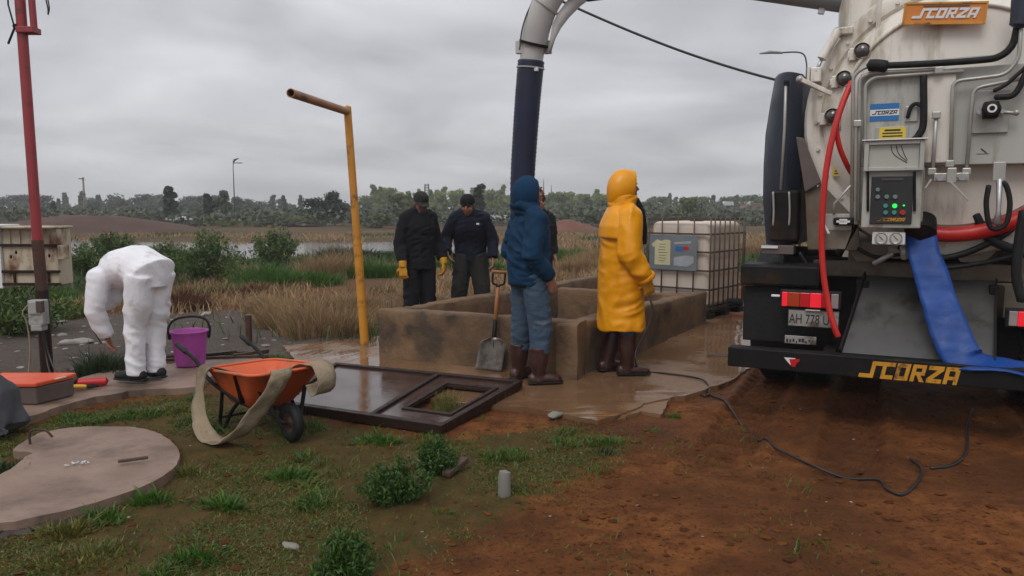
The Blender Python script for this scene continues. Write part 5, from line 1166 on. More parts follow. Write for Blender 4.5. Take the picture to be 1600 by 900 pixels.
def person(loc, face_dir, J, label, skin='skin', head=True, bare_hands=(True, True), fingers=.5, voxel=.0075, parts=()):
    root = tag(empty('person', loc, math.atan2(-face_dir[0], face_dir[1])), label, 'person')
    mb = MB(); V = {k: Vector(v) for k, v in J.items() if k not in ('head_rot',)}
    hr = J.get('head_rot', Matrix.Identity(3))
    # trunk and neck in one skin with the limbs
    mb.tube([V['pelvis'] + (V['pelvis'] - V['waist']).normalized() * .06, V['pelvis'], V['waist'], V['chest'], V['neck'] + (V['chest'] - V['neck']) * .12, V['neck']], [(.13, .09), (.15, .10), (.125, .085), (.155, .105), (.09, .065), (.052, .055)], 18, side=V['hip_r'] - V['hip_l'])
    mb.tube([V['neck'] - Vector((0, 0, .02)), V['head'] + hr @ Vector((0, -.01, -.05))], [.053, .050], 14)
    add_head(mb, V['head'], hr)
    for s in ('l', 'r'):
        mb.tube([V['shoulder_' + s], V['elbow_' + s], V['wrist_' + s]], [.048, .038, .026], 12); mb.ball(V['shoulder_' + s], .055, 12, 10)
        mb.tube([V['hip_' + s] + Vector((0, 0, .02)), V['knee_' + s], V['ankle_' + s]], [.078, .052, .036], 14)
        a = V['ankle_' + s]; f = V.get('toe_' + s, a + Vector((0, .15, -.06)))
        mb.tube([a, a.lerp(f, .3) + Vector((0, 0, -.02)), f], [.036, .04, .022], 10)
        sd = 1 if s == 'r' else -1
        hd = V.get('hand_' + s, V['wrist_' + s] - V['elbow_' + s]); pn = V.get('palm_' + s, Vector((-sd, 0, 0)))
        add_hand(mb, V['wrist_' + s], hd, pn, -sd if pn.x * sd < 0 else sd, fingers)
    body = remeshed('body', mb, skin, root, voxel, 2)
    face_bits(root, V['head'], hr)
    return root, V, hr
def boot(name, mat, root, ankle, toe, shaft_top, r_top=.075):
    a = Vector(ankle); t = Vector(toe); fwd = Vector((t.x - a.x, t.y - a.y, 0)).normalized(); base = Vector((a.x, a.y, 0)); mb = MB(); z0 = a.z - .085
    mb.tube([Vector((a.x, a.y, z0 + .02)), a, a.lerp(Vector(shaft_top), .5), Vector(shaft_top)], [(.052, .06), (.055, .062), (r_top * .95, r_top), (r_top, r_top * 1.05)], 16, dome=.05)
    h = Vector((a.x, a.y, z0)); 
    mb.tube([h - fwd * .075 + Vector((0, 0, .045)), h + Vector((0, 0, .05)), h + fwd * .09 + Vector((0, 0, .045)), h + fwd * .165 + Vector((0, 0, .037)), h + fwd * .195 + Vector((0, 0, .032))], [(.042, .042), (.05, .048), (.05, .043), (.045, .035), (.025, .024)], 14, side=(fwd.y, -fwd.x, 0))
    b = remeshed(name, mb, mat, root, .009, 3, ((12, 12, 12, .005, 0),))
    m = MB(); m.tube([h - fwd * .085 + Vector((0, 0, .012)), h + fwd * .05 + Vector((0, 0, .012)), h + fwd * .15 + Vector((0, 0, .012)), h + fwd * .205 + Vector((0, 0, .012))], [(.044, .013), (.052, .013), (.052, .013), (.028, .012)], 14, side=(fwd.y, -fwd.x, 0), dome=.9); m.build('sole', 'black_rubber', b, smooth=True)
    return b
def base_pose(H=1.75, **kw):
    k = H / 1.75
    J = dict(pelvis=(0, 0, .98), waist=(0, 0, 1.10), chest=(0, .01, 1.32), neck=(0, 0, 1.50), head=(0, .02, 1.635), hip_l=(-.095, 0, .93), hip_r=(.095, 0, .93), knee_l=(-.11, .02, .50), knee_r=(.11, .02, .50), ankle_l=(-.12, -.02, .09), ankle_r=(.12, -.02, .09), toe_l=(-.15, .14, .04), toe_r=(.15, .14, .04),
             shoulder_l=(-.165, 0, 1.415), shoulder_r=(.165, 0, 1.415), elbow_l=(-.215, -.03, 1.13), elbow_r=(.215, -.03, 1.13), wrist_l=(-.23, .05, .89), wrist_r=(.23, .05, .89))
    J = {a: tuple(c * k for c in b) for a, b in J.items()}; J.update(kw); return J
def trousers(mat, root, V, top=1.03, r=(.165, .115, .098, .085, .078), disp=(), voxel=.011, end=.04):
    mb = MB(); side = V['hip_r'] - V['hip_l']
    mb.tube([V['pelvis'] + (V['waist'] - V['pelvis']).normalized() * .07, V['pelvis'], (V['hip_l'] + V['hip_r']) / 2 - Vector((0, 0, .06))], [(r[0], r[0] * .70), (r[0] * 1.08, r[0] * .78), (r[0] * .95, r[0] * .65)], 18, side=side)
    for s in 'lr':
        h, k, a = V['hip_' + s], V['knee_' + s], V['ankle_' + s]; e = a + (k - a).normalized() * (end - .09)
        mb.tube([h + Vector((0, 0, .02)), h.lerp(k, .5), k, k.lerp(e, .5), e], [r[1], (r[1] + r[2]) / 2, r[2], r[3], r[4]], 14, dome=.1)
    return remeshed('trousers', mb, mat, root, voxel, 3, disp)
def jacket(name, mat, root, V, hem, torso, sleeve=(.085, .068, .056), disp=(), voxel=.011, cuff=.02, collar=True, hem_shift=(0, 0, 0)):
    """torso: radii pairs at hem, waist, chest, shoulders; sleeves to just before the wrist"""
    mb = MB(); side = V['hip_r'] - V['hip_l']; up = (V['neck'] - V['chest']).normalized()
    hm = Vector(hem)
    mb.tube([hm, hm.lerp(V['waist'], .5), V['waist'], V['chest'], V['chest'].lerp(V['neck'], .62), V['neck'] + up * .005], [torso[0], ((torso[0][0] + torso[1][0]) / 2, (torso[0][1] + torso[1][1]) / 2), torso[1], torso[2], torso[3], (.075, .075)], 22, side=side, dome=.02)
    if collar: mb.tube([V['neck'] - up * .03, V['neck'] + up * .045], [.078, .073], 16, dome=.1)
    for s in 'lr':
        sh, el, wr = V['shoulder_' + s], V['elbow_' + s], V['wrist_' + s]; e = wr + (el - wr).normalized() * cuff
        mb.ball(sh, sleeve[0] * 1.0, 14, 12); mb.tube([V['neck'] + up * .01, V['neck'].lerp(sh, .5) + up * .005, sh + up * .012], [.07, .078, sleeve[0] * .92], 14)
        mb.tube([sh.lerp(V['chest'], .3), sh, sh.lerp(el, .5), el, el.lerp(e, .5), e], [sleeve[0] * .95, sleeve[0], sleeve[0] * .95, sleeve[1], (sleeve[1] + sleeve[2]) / 2, sleeve[2]], 14, dome=.05)
    return remeshed(name, mb, mat, root, voxel, 3, disp)
def cap(mat, root, c, rot, brim=True):
    def P(x, y, z): return Vector(c) + rot @ Vector((x, y, z))
    m = MB(); n = 20
    prof = [(.0845, .102, .022), (.087, .104, .05), (.083, .099, .085), (.062, .075, .117), (.03, .036, .131), (.001, .001, .134)]
    for rx, ry, z in prof:
        for j in range(n): a = 2 * math.pi * j / n; m.v.append(tuple(P(rx * math.cos(a), -.008 + ry * math.sin(a), z)))
    for i in range(len(prof) - 1):
        for j in range(n): m.f.append((i * n + j, i * n + (j + 1) % n, (i + 1) * n + (j + 1) % n, (i + 1) * n + j))
    o = m.build('cap', mat, root, smooth=True, solid=.006, subd=1)
    if brim:
        m = MB(); V = []; nu, nv = 8, 4
        for i in range(nu + 1):
            a = R(25 + 130 * i / nu)
            for j in range(nv + 1):
                t = j / nv; r0 = (.087 * math.cos(a), -.008 + .102 * math.sin(a)); ex = .10 * math.sin(R(180 * i / nu)) ** .6
                V.append(P(r0[0] * (1 - .06 * t), r0[1] + ex * t, .034 - .012 * t - .02 * abs(math.cos(a)) * t))
        m.add(V, [(i * (nv + 1) + j, i * (nv + 1) + j + 1, (i + 1) * (nv + 1) + j + 1, (i + 1) * (nv + 1) + j) for i in range(nu) for j in range(nv)]); m.build('brim', mat, o, smooth=True, solid=.005)
    return o
def glove(mat, root, V, s, curl=.9):
    sd = 1 if s == 'r' else -1; mb = MB(); w = V['wrist_' + s]; d = V.get('hand_' + s, w - V['elbow_' + s]).normalized(); pn = V.get('palm_' + s, Vector((-sd, 0, 0)))
    add_hand(mb, w, d, pn, -sd if pn.x * sd < 0 else sd, curl, 1.28); mb.tube([w - d * .055, w + d * .02], [.048, .044], 14, dome=.05)
    return remeshed('glove', mb, mat, root, .007, 2)
FOLD = ((5, 5, 4, .016, 0), (8, 8, 11, .014, 1), (6, 6, 22, .009, 1))
LEG = ((6, 6, 3, .011, 0), (8, 8, 14, .012, 1), (6, 6, 26, .007, 1))

def blue_man():
    loc = (.14, 6.42, .03); hr = Matrix.Rotation(R(-14), 3, 'Z') @ Matrix.Rotation(R(8), 3, 'X')
    J = base_pose(1.70, head_rot=hr, wrist_r=(.195, .10, .90), elbow_r=(.225, -.09, 1.09), wrist_l=(-.195, .10, .90), elbow_l=(-.225, -.07, 1.09), hand_r=(-.05, .2, -.5), hand_l=(.05, .2, -.5), ankle_l=(-.13, -.03, .09), ankle_r=(.13, .03, .09), toe_l=(-.19, .10, .04), toe_r=(.17, .19, .04), knee_l=(-.12, .0, .49), knee_r=(.12, .05, .49))
    root, V, hr = person(loc, (.90, .44), J, 'standing person in a blue hooded sweatshirt and jeans in front of the basin', fingers=.3)
    trousers('jeans', root, V, r=(.17, .118, .098, .086, .082), disp=LEG, end=.26)
    jacket('hooded_sweatshirt', 'hoodie_blue', root, V, (0, .0, .83), [(.195, .165), (.202, .168), (.20, .155), (.155, .115)], (.088, .082, .058), FOLD, cuff=.0)
    mb = MB(); mb.tube([(0, 0, .815), (0, 0, .86)], [(.172, .142), (.182, .152)], 24, side=(1, 0, 0), dome=.02); remeshed('waistband', mb, 'navy_cloth', root, .012, 2)
    c = V['head']
    hood_shell('hood', 'hoodie_blue', root, c, hr, [(.050, .074, .108, -.01), (.035, .092, .128, .004), (.005, .104, .142, .012), (-.05, .112, .146, .010), (-.105, .104, .132, -.005), (-.145, .078, .100, -.02), (-.168, .035, .05, -.03)])
    mb = MB(); mb.tube([V['neck'] + Vector((0, -.02, -.05)), V['neck'] + Vector((0, -.01, .02)), V['neck'] + Vector((0, .0, .075))], [(.125, .105), (.10, .10), (.088, .10)], 18, side=(1, 0, 0), dome=.1); mb.tube([V['neck'] + Vector((-.10, -.02, -.01)), V['neck'] + Vector((-.06, -.11, .04)), V['neck'] + Vector((.06, -.11, .04)), V['neck'] + Vector((.10, -.02, -.01))], .04, 10)
    remeshed('hood_collar', mb, 'hoodie_blue', root, .011, 3, ((9, 9, 16, .008, 1),))
    for s in 'lr': boot('boot', 'boot_brown', root, V['ankle_' + s], V['toe_' + s], V['ankle_' + s].lerp(V['knee_' + s], .56) + Vector((0, -.01, 0)), .083)
blue_man()

def yellow_man():
    loc = (.975, 6.74, .035); hr = Matrix.Rotation(R(6), 3, 'X')
    J = base_pose(1.74, head_rot=hr, wrist_r=(.225, .14, .86), elbow_r=(.245, -.03, 1.09), hand_r=(-.15, .30, -.9), palm_r=(-1, 0, -.2), wrist_l=(-.225, .12, .88), elbow_l=(-.25, -.05, 1.10), ankle_l=(-.11, -.10, .09), ankle_r=(.10, .02, .09), toe_l=(-.15, .06, .04), toe_r=(.12, .18, .04))
    root, V, hr = person(loc, (.985, .17), J, 'standing person in a long yellow raincoat with the hood up', 'skin_dark', fingers=.9)
    trousers('jeans', root, V, r=(.16, .105, .09, .075, .07), end=.28)
    # the coat: wide A-shape with open skirt
    mb = MB(); side = (1, 0, 0)
    mb.tube([(0, -.01, .40), (0, -.015, .62), (0, -.015, .88), (0, -.012, 1.10), (0, -.01, 1.28), (0, -.01, 1.40), (0, 0, 1.49)], [(.252, .212), (.238, .205), (.225, .198), (.218, .19), (.212, .172), (.175, .135), (.10, .10)], 28, side=side, dome=.02)
    for s in 'lr':
        sh, el, wr = V['shoulder_' + s] + Vector((0, 0, -.01)), V['elbow_' + s], V['wrist_' + s]; mb.ball(sh, .098, 14, 12)
        mb.tube([sh.lerp(V['chest'], .3), sh, sh.lerp(el, .5), el, el.lerp(wr, .6), wr], [.095, .098, .098, .095, .085, .075], 16, dome=.05)
    remeshed('raincoat', mb, 'raincoat', root, .012, 2, ((6, 6, .9, .020, 0), (8, 8, 4, .014, 1), (5, 5, 13, .010, 1)))
    c = V['head'] + Vector((0, 0, .0))
    hood_shell('hood', 'raincoat', root, c, hr, [(.070, .085, .118, .035), (.04, .102, .138, .028), (-.01, .114, .155, .026), (-.06, .114, .158, .018), (-.11, .104, .145, .0), (-.15, .078, .115, -.025), (-.17, .03, .05, -.04)], .008)
    mb = MB(); mb.tube([V['neck'] + Vector((0, -.02, -.06)), V['neck'] + Vector((0, -.015, .03)), V['neck'] + Vector((0, -.01, .09))], [(.125, .12), (.112, .125), (.108, .135)], 18, side=side, dome=.1); remeshed('hood_collar', mb, 'raincoat', root, .011, 2, ((8, 8, 22, .008, 1),))
    # dark inner hood and open black collar
    hood_shell('inner_hood', 'black_cloth', root, c, hr, [(.045, .074, .106, -.012), (.03, .084, .114, -.005), (.0, .092, .122, .0), (-.06, .09, .118, 0), (-.10, .06, .08, 0)], .008)
    mb = MB(); mb.tube([V['neck'] + Vector((0, .10, .05)), V['neck'] + Vector((0, .15, -.06)), V['neck'] + Vector((0, .185, -.2)), V['neck'] + Vector((0, .195, -.34))], [(.06, .035), (.07, .04), (.05, .03), (.03, .02)], 14, side=side); remeshed('inner_collar', mb, 'black_cloth', root, .01, 2)
    m = MB(); m.ball(c + hr @ Vector((0, .045, -.088)), (.055, .052, .045), 14, 12, hr); m.build('beard', 'hair_black', root, smooth=True)
    glove('glove_yellow', root, V, 'r', .8)
    # cape flap over the back and turned cuffs
    mb = MB(); mb.tube([(0, -.035, 1.20), (0, -.03, 1.30), (0, -.022, 1.40), (0, -.012, 1.485)], [(.236, .185), (.232, .182), (.197, .15), (.115, .112)], 26, side=side, dome=.02); remeshed('back_flap', mb, 'raincoat', root, .012, 1, ((6, 6, 2, .010, 0), (8, 8, 8, .006, 1)))
    w_, e_ = V['wrist_r'], V['elbow_r']; t_ = (e_ - w_).normalized(); mb = MB(); mb.tube([w_ - t_ * .012, w_ + t_ * .03], [.083, .086], 18, dome=.02); remeshed('cuff', mb, 'raincoat', root, .010, 1, ((9, 9, 9, .006, 0),))
    for s in 'lr': boot('boot', 'boot_brown', root, V['ankle_' + s], V['toe_' + s], V['ankle_' + s].lerp(V['knee_' + s], .68), .085)
    return root
yellow_man()

def cap_man():
    loc = (-1.10, 9.05, hz(-1.1, 9.05)); hr = Matrix.Rotation(R(-8), 3, 'Z') @ Matrix.Rotation(R(-20), 3, 'X')
    J = base_pose(1.72, head_rot=hr, head=(0, .075, 1.575), neck=(0, .03, 1.47), chest=(0, .02, 1.30), wrist_r=(.265, .12, .86), elbow_r=(.25, .0, 1.10), wrist_l=(-.275, .10, .88), elbow_l=(-.25, -.02, 1.12), hand_r=(.0, .1, -1), hand_l=(0, .1, -1), palm_r=(-.7, -.7, 0), palm_l=(.7, -.7, 0))
    root, V, hr = person(loc, (.55, -.83), J, 'standing person in black with cap and yellow gloves looking down into the basin', 'skin_dark')
    trousers('black_cloth', root, V, r=(.165, .112, .1, .09, .085), disp=LEG)
    jacket('jacket', 'black_cloth', root, V, (0, .0, .80), [(.185, .15), (.19, .15), (.195, .15), (.16, .115)], (.084, .078, .064), FOLD, cuff=.04)
    cap('olive_black', root, V['head'], hr)
    m = MB(); m.ball(V['head'] + hr @ Vector((0, .052, -.085)), (.05, .045, .038), 14, 12, hr); m.build('grey_beard', 'grey_cloth', root, smooth=True)
    for s in 'lr': glove('glove_yellow', root, V, s); boot('boot', 'boot_brown', root, V['ankle_' + s], V['toe_' + s], V['ankle_' + s].lerp(V['knee_' + s], .3), .07)
cap_man()
def beanie_man():
    loc = (-.51, 9.42, hz(-.51, 9.42)); hr = Matrix.Rotation(R(-12), 3, 'Z') @ Matrix.Rotation(R(-20), 3, 'X')
    J = base_pose(1.72, head_rot=hr, pelvis=(0, -.05, .97), waist=(0, -.02, 1.10), head=(.03, .17, 1.53), neck=(.02, .11, 1.44), chest=(0, .06, 1.28), shoulder_r=(.175, .07, 1.375), shoulder_l=(-.165, .09, 1.375), wrist_r=(.28, .20, .95), elbow_r=(.30, .0, 1.13), hand_r=(-.35, .35, -.6), wrist_l=(-.27, .16, .88), elbow_l=(-.28, .04, 1.11), knee_l=(-.14, .03, .49), knee_r=(.14, .03, .49), ankle_l=(-.19, -.02, .09), ankle_r=(.18, -.02, .09), toe_l=(-.22, .14, .04), toe_r=(.22, .14, .04))
    root, V, hr = person(loc, (.05, -1), J, 'standing person in a dark navy jacket and black knit cap leaning forward behind the basin', 'skin_dark')
    trousers('olive_black', root, V, r=(.17, .122, .108, .095, .09), disp=LEG)
    jacket('jacket', 'navy_cloth', root, V, (0, -.03, .85), [(.19, .155), (.20, .165), (.205, .16), (.165, .12)], (.088, .08, .064), FOLD, cuff=.02)
    cap('black_cloth', root, V['head'], hr, False)
    c = V['chest']; MB().box((c.x - .09, c.y + .175, c.z + .03), (.035, .01, .022)).build('chest_badge', 'white_paint', root, bevel=.004)
    for s in 'lr': boot('boot', 'boot_brown', root, V['ankle_' + s], V['toe_' + s], V['ankle_' + s].lerp(V['knee_' + s], .3), .07)
beanie_man()
def hidden_man():
    loc = (.36, 10.5, hz(.36, 10.5)); J = base_pose(1.68)
    root, V, hr = person(loc, (.35, -.94), J, 'person in black standing mostly hidden behind the blue hooded sweatshirt', voxel=.011)
    trousers('black_cloth', root, V); jacket('jacket', 'black_cloth', root, V, (0, 0, .82), [(.2, .15), (.205, .16), (.215, .155), (.15, .11)], (.09, .078, .06), FOLD)
    cap('black_cloth', root, V['head'], hr, False)
    for s in 'lr': boot('boot', 'boot_brown', root, V['ankle_' + s], V['toe_' + s], V['ankle_' + s].lerp(V['knee_' + s], .3), .07)
hidden_man()
def white_man():
    loc = (-3.06, 6.36, .06); hr = Matrix.Rotation(R(-95), 3, 'X')
    J = dict(pelvis=(0, -.08, .93), waist=(0, .09, .99), chest=(0, .26, .92), neck=(0, .38, .80), head=(0, .46, .69), head_rot=hr, hip_l=(-.085, -.05, .87), hip_r=(.085, -.05, .87), knee_l=(-.09, .03, .47), knee_r=(.085, .0, .47), ankle_l=(-.09, .04, .09), ankle_r=(.085, -.0, .09), toe_l=(-.12, .20, .04), toe_r=(.11, .16, .04),
             shoulder_l=(-.18, .30, .86), shoulder_r=(.18, .30, .86), elbow_l=(-.22, .33, .59), elbow_r=(.21, .34, .59), wrist_l=(-.12, .33, .37), wrist_r=(.10, .28, .37), hand_l=(.25, 0, -1), hand_r=(-.25, 0, -1), palm_l=(.4, -.8, 0), palm_r=(-.4, -.8, 0))
    root, V, hr = person(loc, (-.91, .41), J, 'person in a baggy white coverall bending over towards the ground on the left', 'skin_dark', fingers=.6)
    mb = MB(); side = (1, 0, 0)
    mb.tube([(0, -.09, .80), V['pelvis'] + Vector((0, -.02, -.03)), V['waist'] + Vector((0, -.01, -.03)), V['chest'], V['neck'] + Vector((0, -.04, .03))], [(.13, .12), (.20, .175), (.215, .175), (.21, .16), (.12, .10)], 22, side=side)
    for s in 'lr':
        h, k, a = V['hip_' + s], V['knee_' + s], V['ankle_' + s]; e = a + Vector((0, 0, -.035))
        mb.tube([h + Vector((0, -.02, .03)), h.lerp(k, .5) + Vector((0, -.02, 0)), k, k.lerp(e, .5), e], [.132, .108, .086, .076, .074], 16, dome=.05)
        sh, el, wr = V['shoulder_' + s], V['elbow_' + s], V['wrist_' + s]; mb.ball(sh, .10, 14, 12)
        mb.tube([sh.lerp(V['chest'], .3), sh, sh.lerp(el, .5), el, el.lerp(wr, .6), wr], [.10, .10, .088, .078, .07, .06], 14, dome=.05)
    mb.ball(V['head'] + Vector((0, -.02, .02)), (.115, .13, .14), 16, 14)
    remeshed('coverall', mb, 'coverall_white', root, .012, 2, ((3.5, 3.5, 2.5, .018, 0), (8, 8, 5, .012, 1), (7, 7, 14, .008, 1)))
    for s in 'lr': boot('shoe', 'black_rubber', root, V['ankle_' + s], V['toe_' + s], V['ankle_' + s] + Vector((0, 0, .06)), .06)
white_man()

# ---------------------------------------------------------------- vegetation
def blades(n, pos, h, w, lean, seed, bend=.5):
    """n blades as 5-vertex strips; pos (n,3), h height, lean outward (n,2)"""
    g = np.random.default_rng(seed); a = g.uniform(0, 2 * np.pi, n); dx, dy = np.cos(a), np.sin(a)
    V = np.zeros((n, 5, 3), np.float32)
    side = np.stack([dx, dy, 0 * dx], 1) * (w / 2)[:, None]
    ln = np.concatenate([lean, np.zeros((n, 1))], 1); up = np.array([0, 0, 1.])
    V[:, 0] = pos - side; V[:, 1] = pos + side
    mid = pos + up * (h * .6)[:, None] + ln * (h * .35)[:, None]
    V[:, 2] = mid - side * .75; V[:, 3] = mid + side * .75
    V[:, 4] = pos + up * (h * np.clip(1 - bend * .25 * np.linalg.norm(lean, axis=1), .3, 1))[:, None] + ln * h[:, None]
    b = (np.arange(n) * 5)[:, None]
    F = np.concatenate([b + np.array([[0, 1, 3]]), b + np.array([[0, 3, 2]]), b + np.array([[2, 3, 4]])], 0)
    return V.reshape(-1, 3), F
def tuft_mesh(n, rx, ry, hmin, hmax, w, seed, spread=.6, dome=True):
    g = np.random.default_rng(seed); nc = 16; ra = np.sqrt(g.uniform(0, 1, nc)); aa = g.uniform(0, 2 * np.pi, nc); ch = g.uniform(.45, 1.15, nc) * (1 - .4 * ra ** 2)
    ci = g.integers(0, nc, n); loose = g.uniform(0, 1, n) < .4
    x = np.where(loose, np.clip(g.normal(0, .42, n), -.9, .9), ra[ci] * np.cos(aa[ci]) + g.normal(0, .17, n)); y = np.where(loose, np.clip(g.normal(0, .42, n), -.9, .9), ra[ci] * np.sin(aa[ci]) + g.normal(0, .17, n))
    h = g.uniform(hmin, hmax, n) * np.where(loose, .55, ch[ci]) * g.uniform(.6, 1.1, n)
    cx, cy = ra[ci] * np.cos(aa[ci]), ra[ci] * np.sin(aa[ci])
    lean = np.stack([.5 * x + 2.2 * (x - cx) * ~loose, .5 * y + 2.2 * (y - cy) * ~loose], 1) * spread + g.normal(0, .30, (n, 2))
    return blades(n, np.stack([x * rx, y * ry, np.full(n, -.02)], 1), h, g.uniform(.6, 1.3, n) * w, lean, seed + 1)
def tuft(name, loc, mat, label, cat, n, rx, ry, hmin, hmax, w, seed, spread=.6, group=None):
    V, F = tuft_mesh(n, rx, ry, hmin, hmax, w, seed, spread); o = np_mesh(name, V, F, mat); o.location = (loc[0], loc[1], hz(loc[0], loc[1]) if len(loc) < 3 else loc[2]); return tag(o, label, cat, group)
def shrub(name, loc, mat, label, w, h, seed, n=2600, leaf=.03):
    """leafy shrub: many stems, small leaves spread along them in uneven lobes"""
    g = np.random.default_rng(seed); ns = 70; a = g.uniform(0, 2 * np.pi, ns); r = g.uniform(.1, 1, ns); top = np.stack([r * np.cos(a) * w / 2, r * np.sin(a) * w / 2.4, h * (1.05 - .5 * r ** 1.5) * g.uniform(.55, 1.12, ns)], 1); base = top * np.array([.25, .25, 0])
    si = g.integers(0, ns, n); t = g.uniform(.08, 1.04, n) ** .8; P = base[si] * (1 - t)[:, None] + top[si] * t[:, None] + g.normal(0, 1, (n, 3)) * np.array([.05, .05, .04]) * (.12 + h * .9)
    s = leaf * g.uniform(.5, 1.3, n)[:, None]; u = g.normal(0, 1, (n, 3)) + np.array([0, 0, .8]); u /= np.linalg.norm(u, axis=1)[:, None]; q = np.cross(u, g.normal(0, 1, (n, 3))); q /= np.linalg.norm(q, axis=1)[:, None]
    P[:, 2] = np.maximum(P[:, 2], .01); V = np.stack([P - u * s, P + q * s * .35, P + u * s * 1.3, P - q * s * .35], 1).reshape(-1, 3)
    root = tag(empty(name, (loc[0], loc[1], hz(*loc[:2]) - .02)), label, 'shrub'); np_mesh('foliage', V, np.arange(4 * n).reshape(n, 4), mat, parent=root)
    mb = MB()
    for i in range(0, ns, 3): mb.tube([base[i], base[i] * .5 + top[i] * .5 + np.array([0, 0, .03]), top[i]], [.008, .006, .003], 4)
    st = mb.build('stems', 'bark', root); st['kind'] = 'stuff'; return root
def gp(px, py, z=0.): p = ground(px, py, z); return (p.x, p.y)
# clumps in the foreground
pm('clump_green', (.062, .145, .014), (.018, .052, .006), 3, .55, .1, 0, island=1, transl=.3)
for px, py, w_, h_, lab, sd in ((618, 778, .40, .235, 'widest bright green leafy clump in the foreground below the hatch cover', 501), (682, 738, .25, .215, 'upright bright green clump just behind the widest foreground clump', 502), (541, 912, .27, .215, 'bright green leafy clump cut by the bottom edge of the picture', 503)):
    shrub('leafy_clump', gp(px, py), 'clump_green', lab, w_, h_, sd, 5200, .0125)
tuft('grass_clump', gp(692, 800), 'blade_green', 'tiny grass tuft between the widest clump and the pipe stub', 'grass clump', 300, .05, .05, .03, .07, .005, 4)
tuft('grass_clump', gp(940, 708), 'blade_dark', 'small grass tuft on red dirt below the broken apron edge', 'grass clump', 350, .09, .07, .03, .09, .006, 5)
tuft('grass_clump', gp(1022, 672), 'blade_green', 'small green tuft right of the broken concrete piece', 'grass clump', 260, .06, .05, .03, .07, .006, 6)
tuft('grass_clump', gp(1055, 648), 'blade_green', 'small green tuft beside the black cable', 'grass clump', 300, .06, .05, .04, .09, .006, 7)
tuft('grass_clump', gp(375, 565), 'blade_green', 'bright green weed between the bucket and the wheelbarrow tray', 'weed', 900, .22, .16, .08, .17, .010, 8)
tuft('grass_clump', gp(432, 562), 'blade_green', 'bright green weed behind the wheelbarrow tray at the apron edge', 'weed', 600, .16, .12, .07, .14, .010, 9)
tuft('grass_clump', gp(165, 585), 'blade_dark', 'dark green weed in front of the bending person in white', 'weed', 1500, .22, .18, .15, .42, .012, 10, .55)
tuft('grass_clump', gp(18, 735), 'blade_dark', 'dark green weed in the notch of the round slab', 'weed', 700, .16, .13, .05, .12, .008, 11)
for i, (px, py, rx, lab) in enumerate(((95, 832, .16, 'leafy green weed along the lower edge of the round slab, leftmost of its row'), (172, 812, .12, 'leafy green weed along the lower edge of the round slab, second of its row'), (236, 784, .12, 'leafy green weed along the lower right edge of the round slab'), (292, 738, .09, 'small weed at the right tip of the round slab'), (125, 654, .22, 'green weed patch between the path and the round slab, on the left'), (205, 650, .22, 'green weed patch between the path and the round slab, in its middle'), (272, 642, .18, 'green weed patch between the path and the round slab, near the wheelbarrow'), (345, 790, .12, 'low weed in the turf below the wheelbarrow'), (450, 745, .12, 'low weed in the turf between wheelbarrow and widest clump'), (130, 880, .22, 'low leafy weed in the bottom left corner turf'), (300, 865, .15, 'low leafy weed in the turf at the bottom, right of the corner'), (590, 690, .12, 'low weed at the near edge of the hatch cover'))):
    tuft('weed', gp(px, py), 'blade_green' if i % 3 else 'blade_dull', lab, 'weed', 700, rx, rx * .7, .04, .105, .011, 400 + i, .9)
c = (hatch_q(.815, .46) + hatch_o); tuft('grass_clump', (c.x, c.y, .02), 'blade_dull', 'pale green grass growing up through the hatch opening', 'grass', 900, .13, .26, .06, .15, .007, 12, .5)
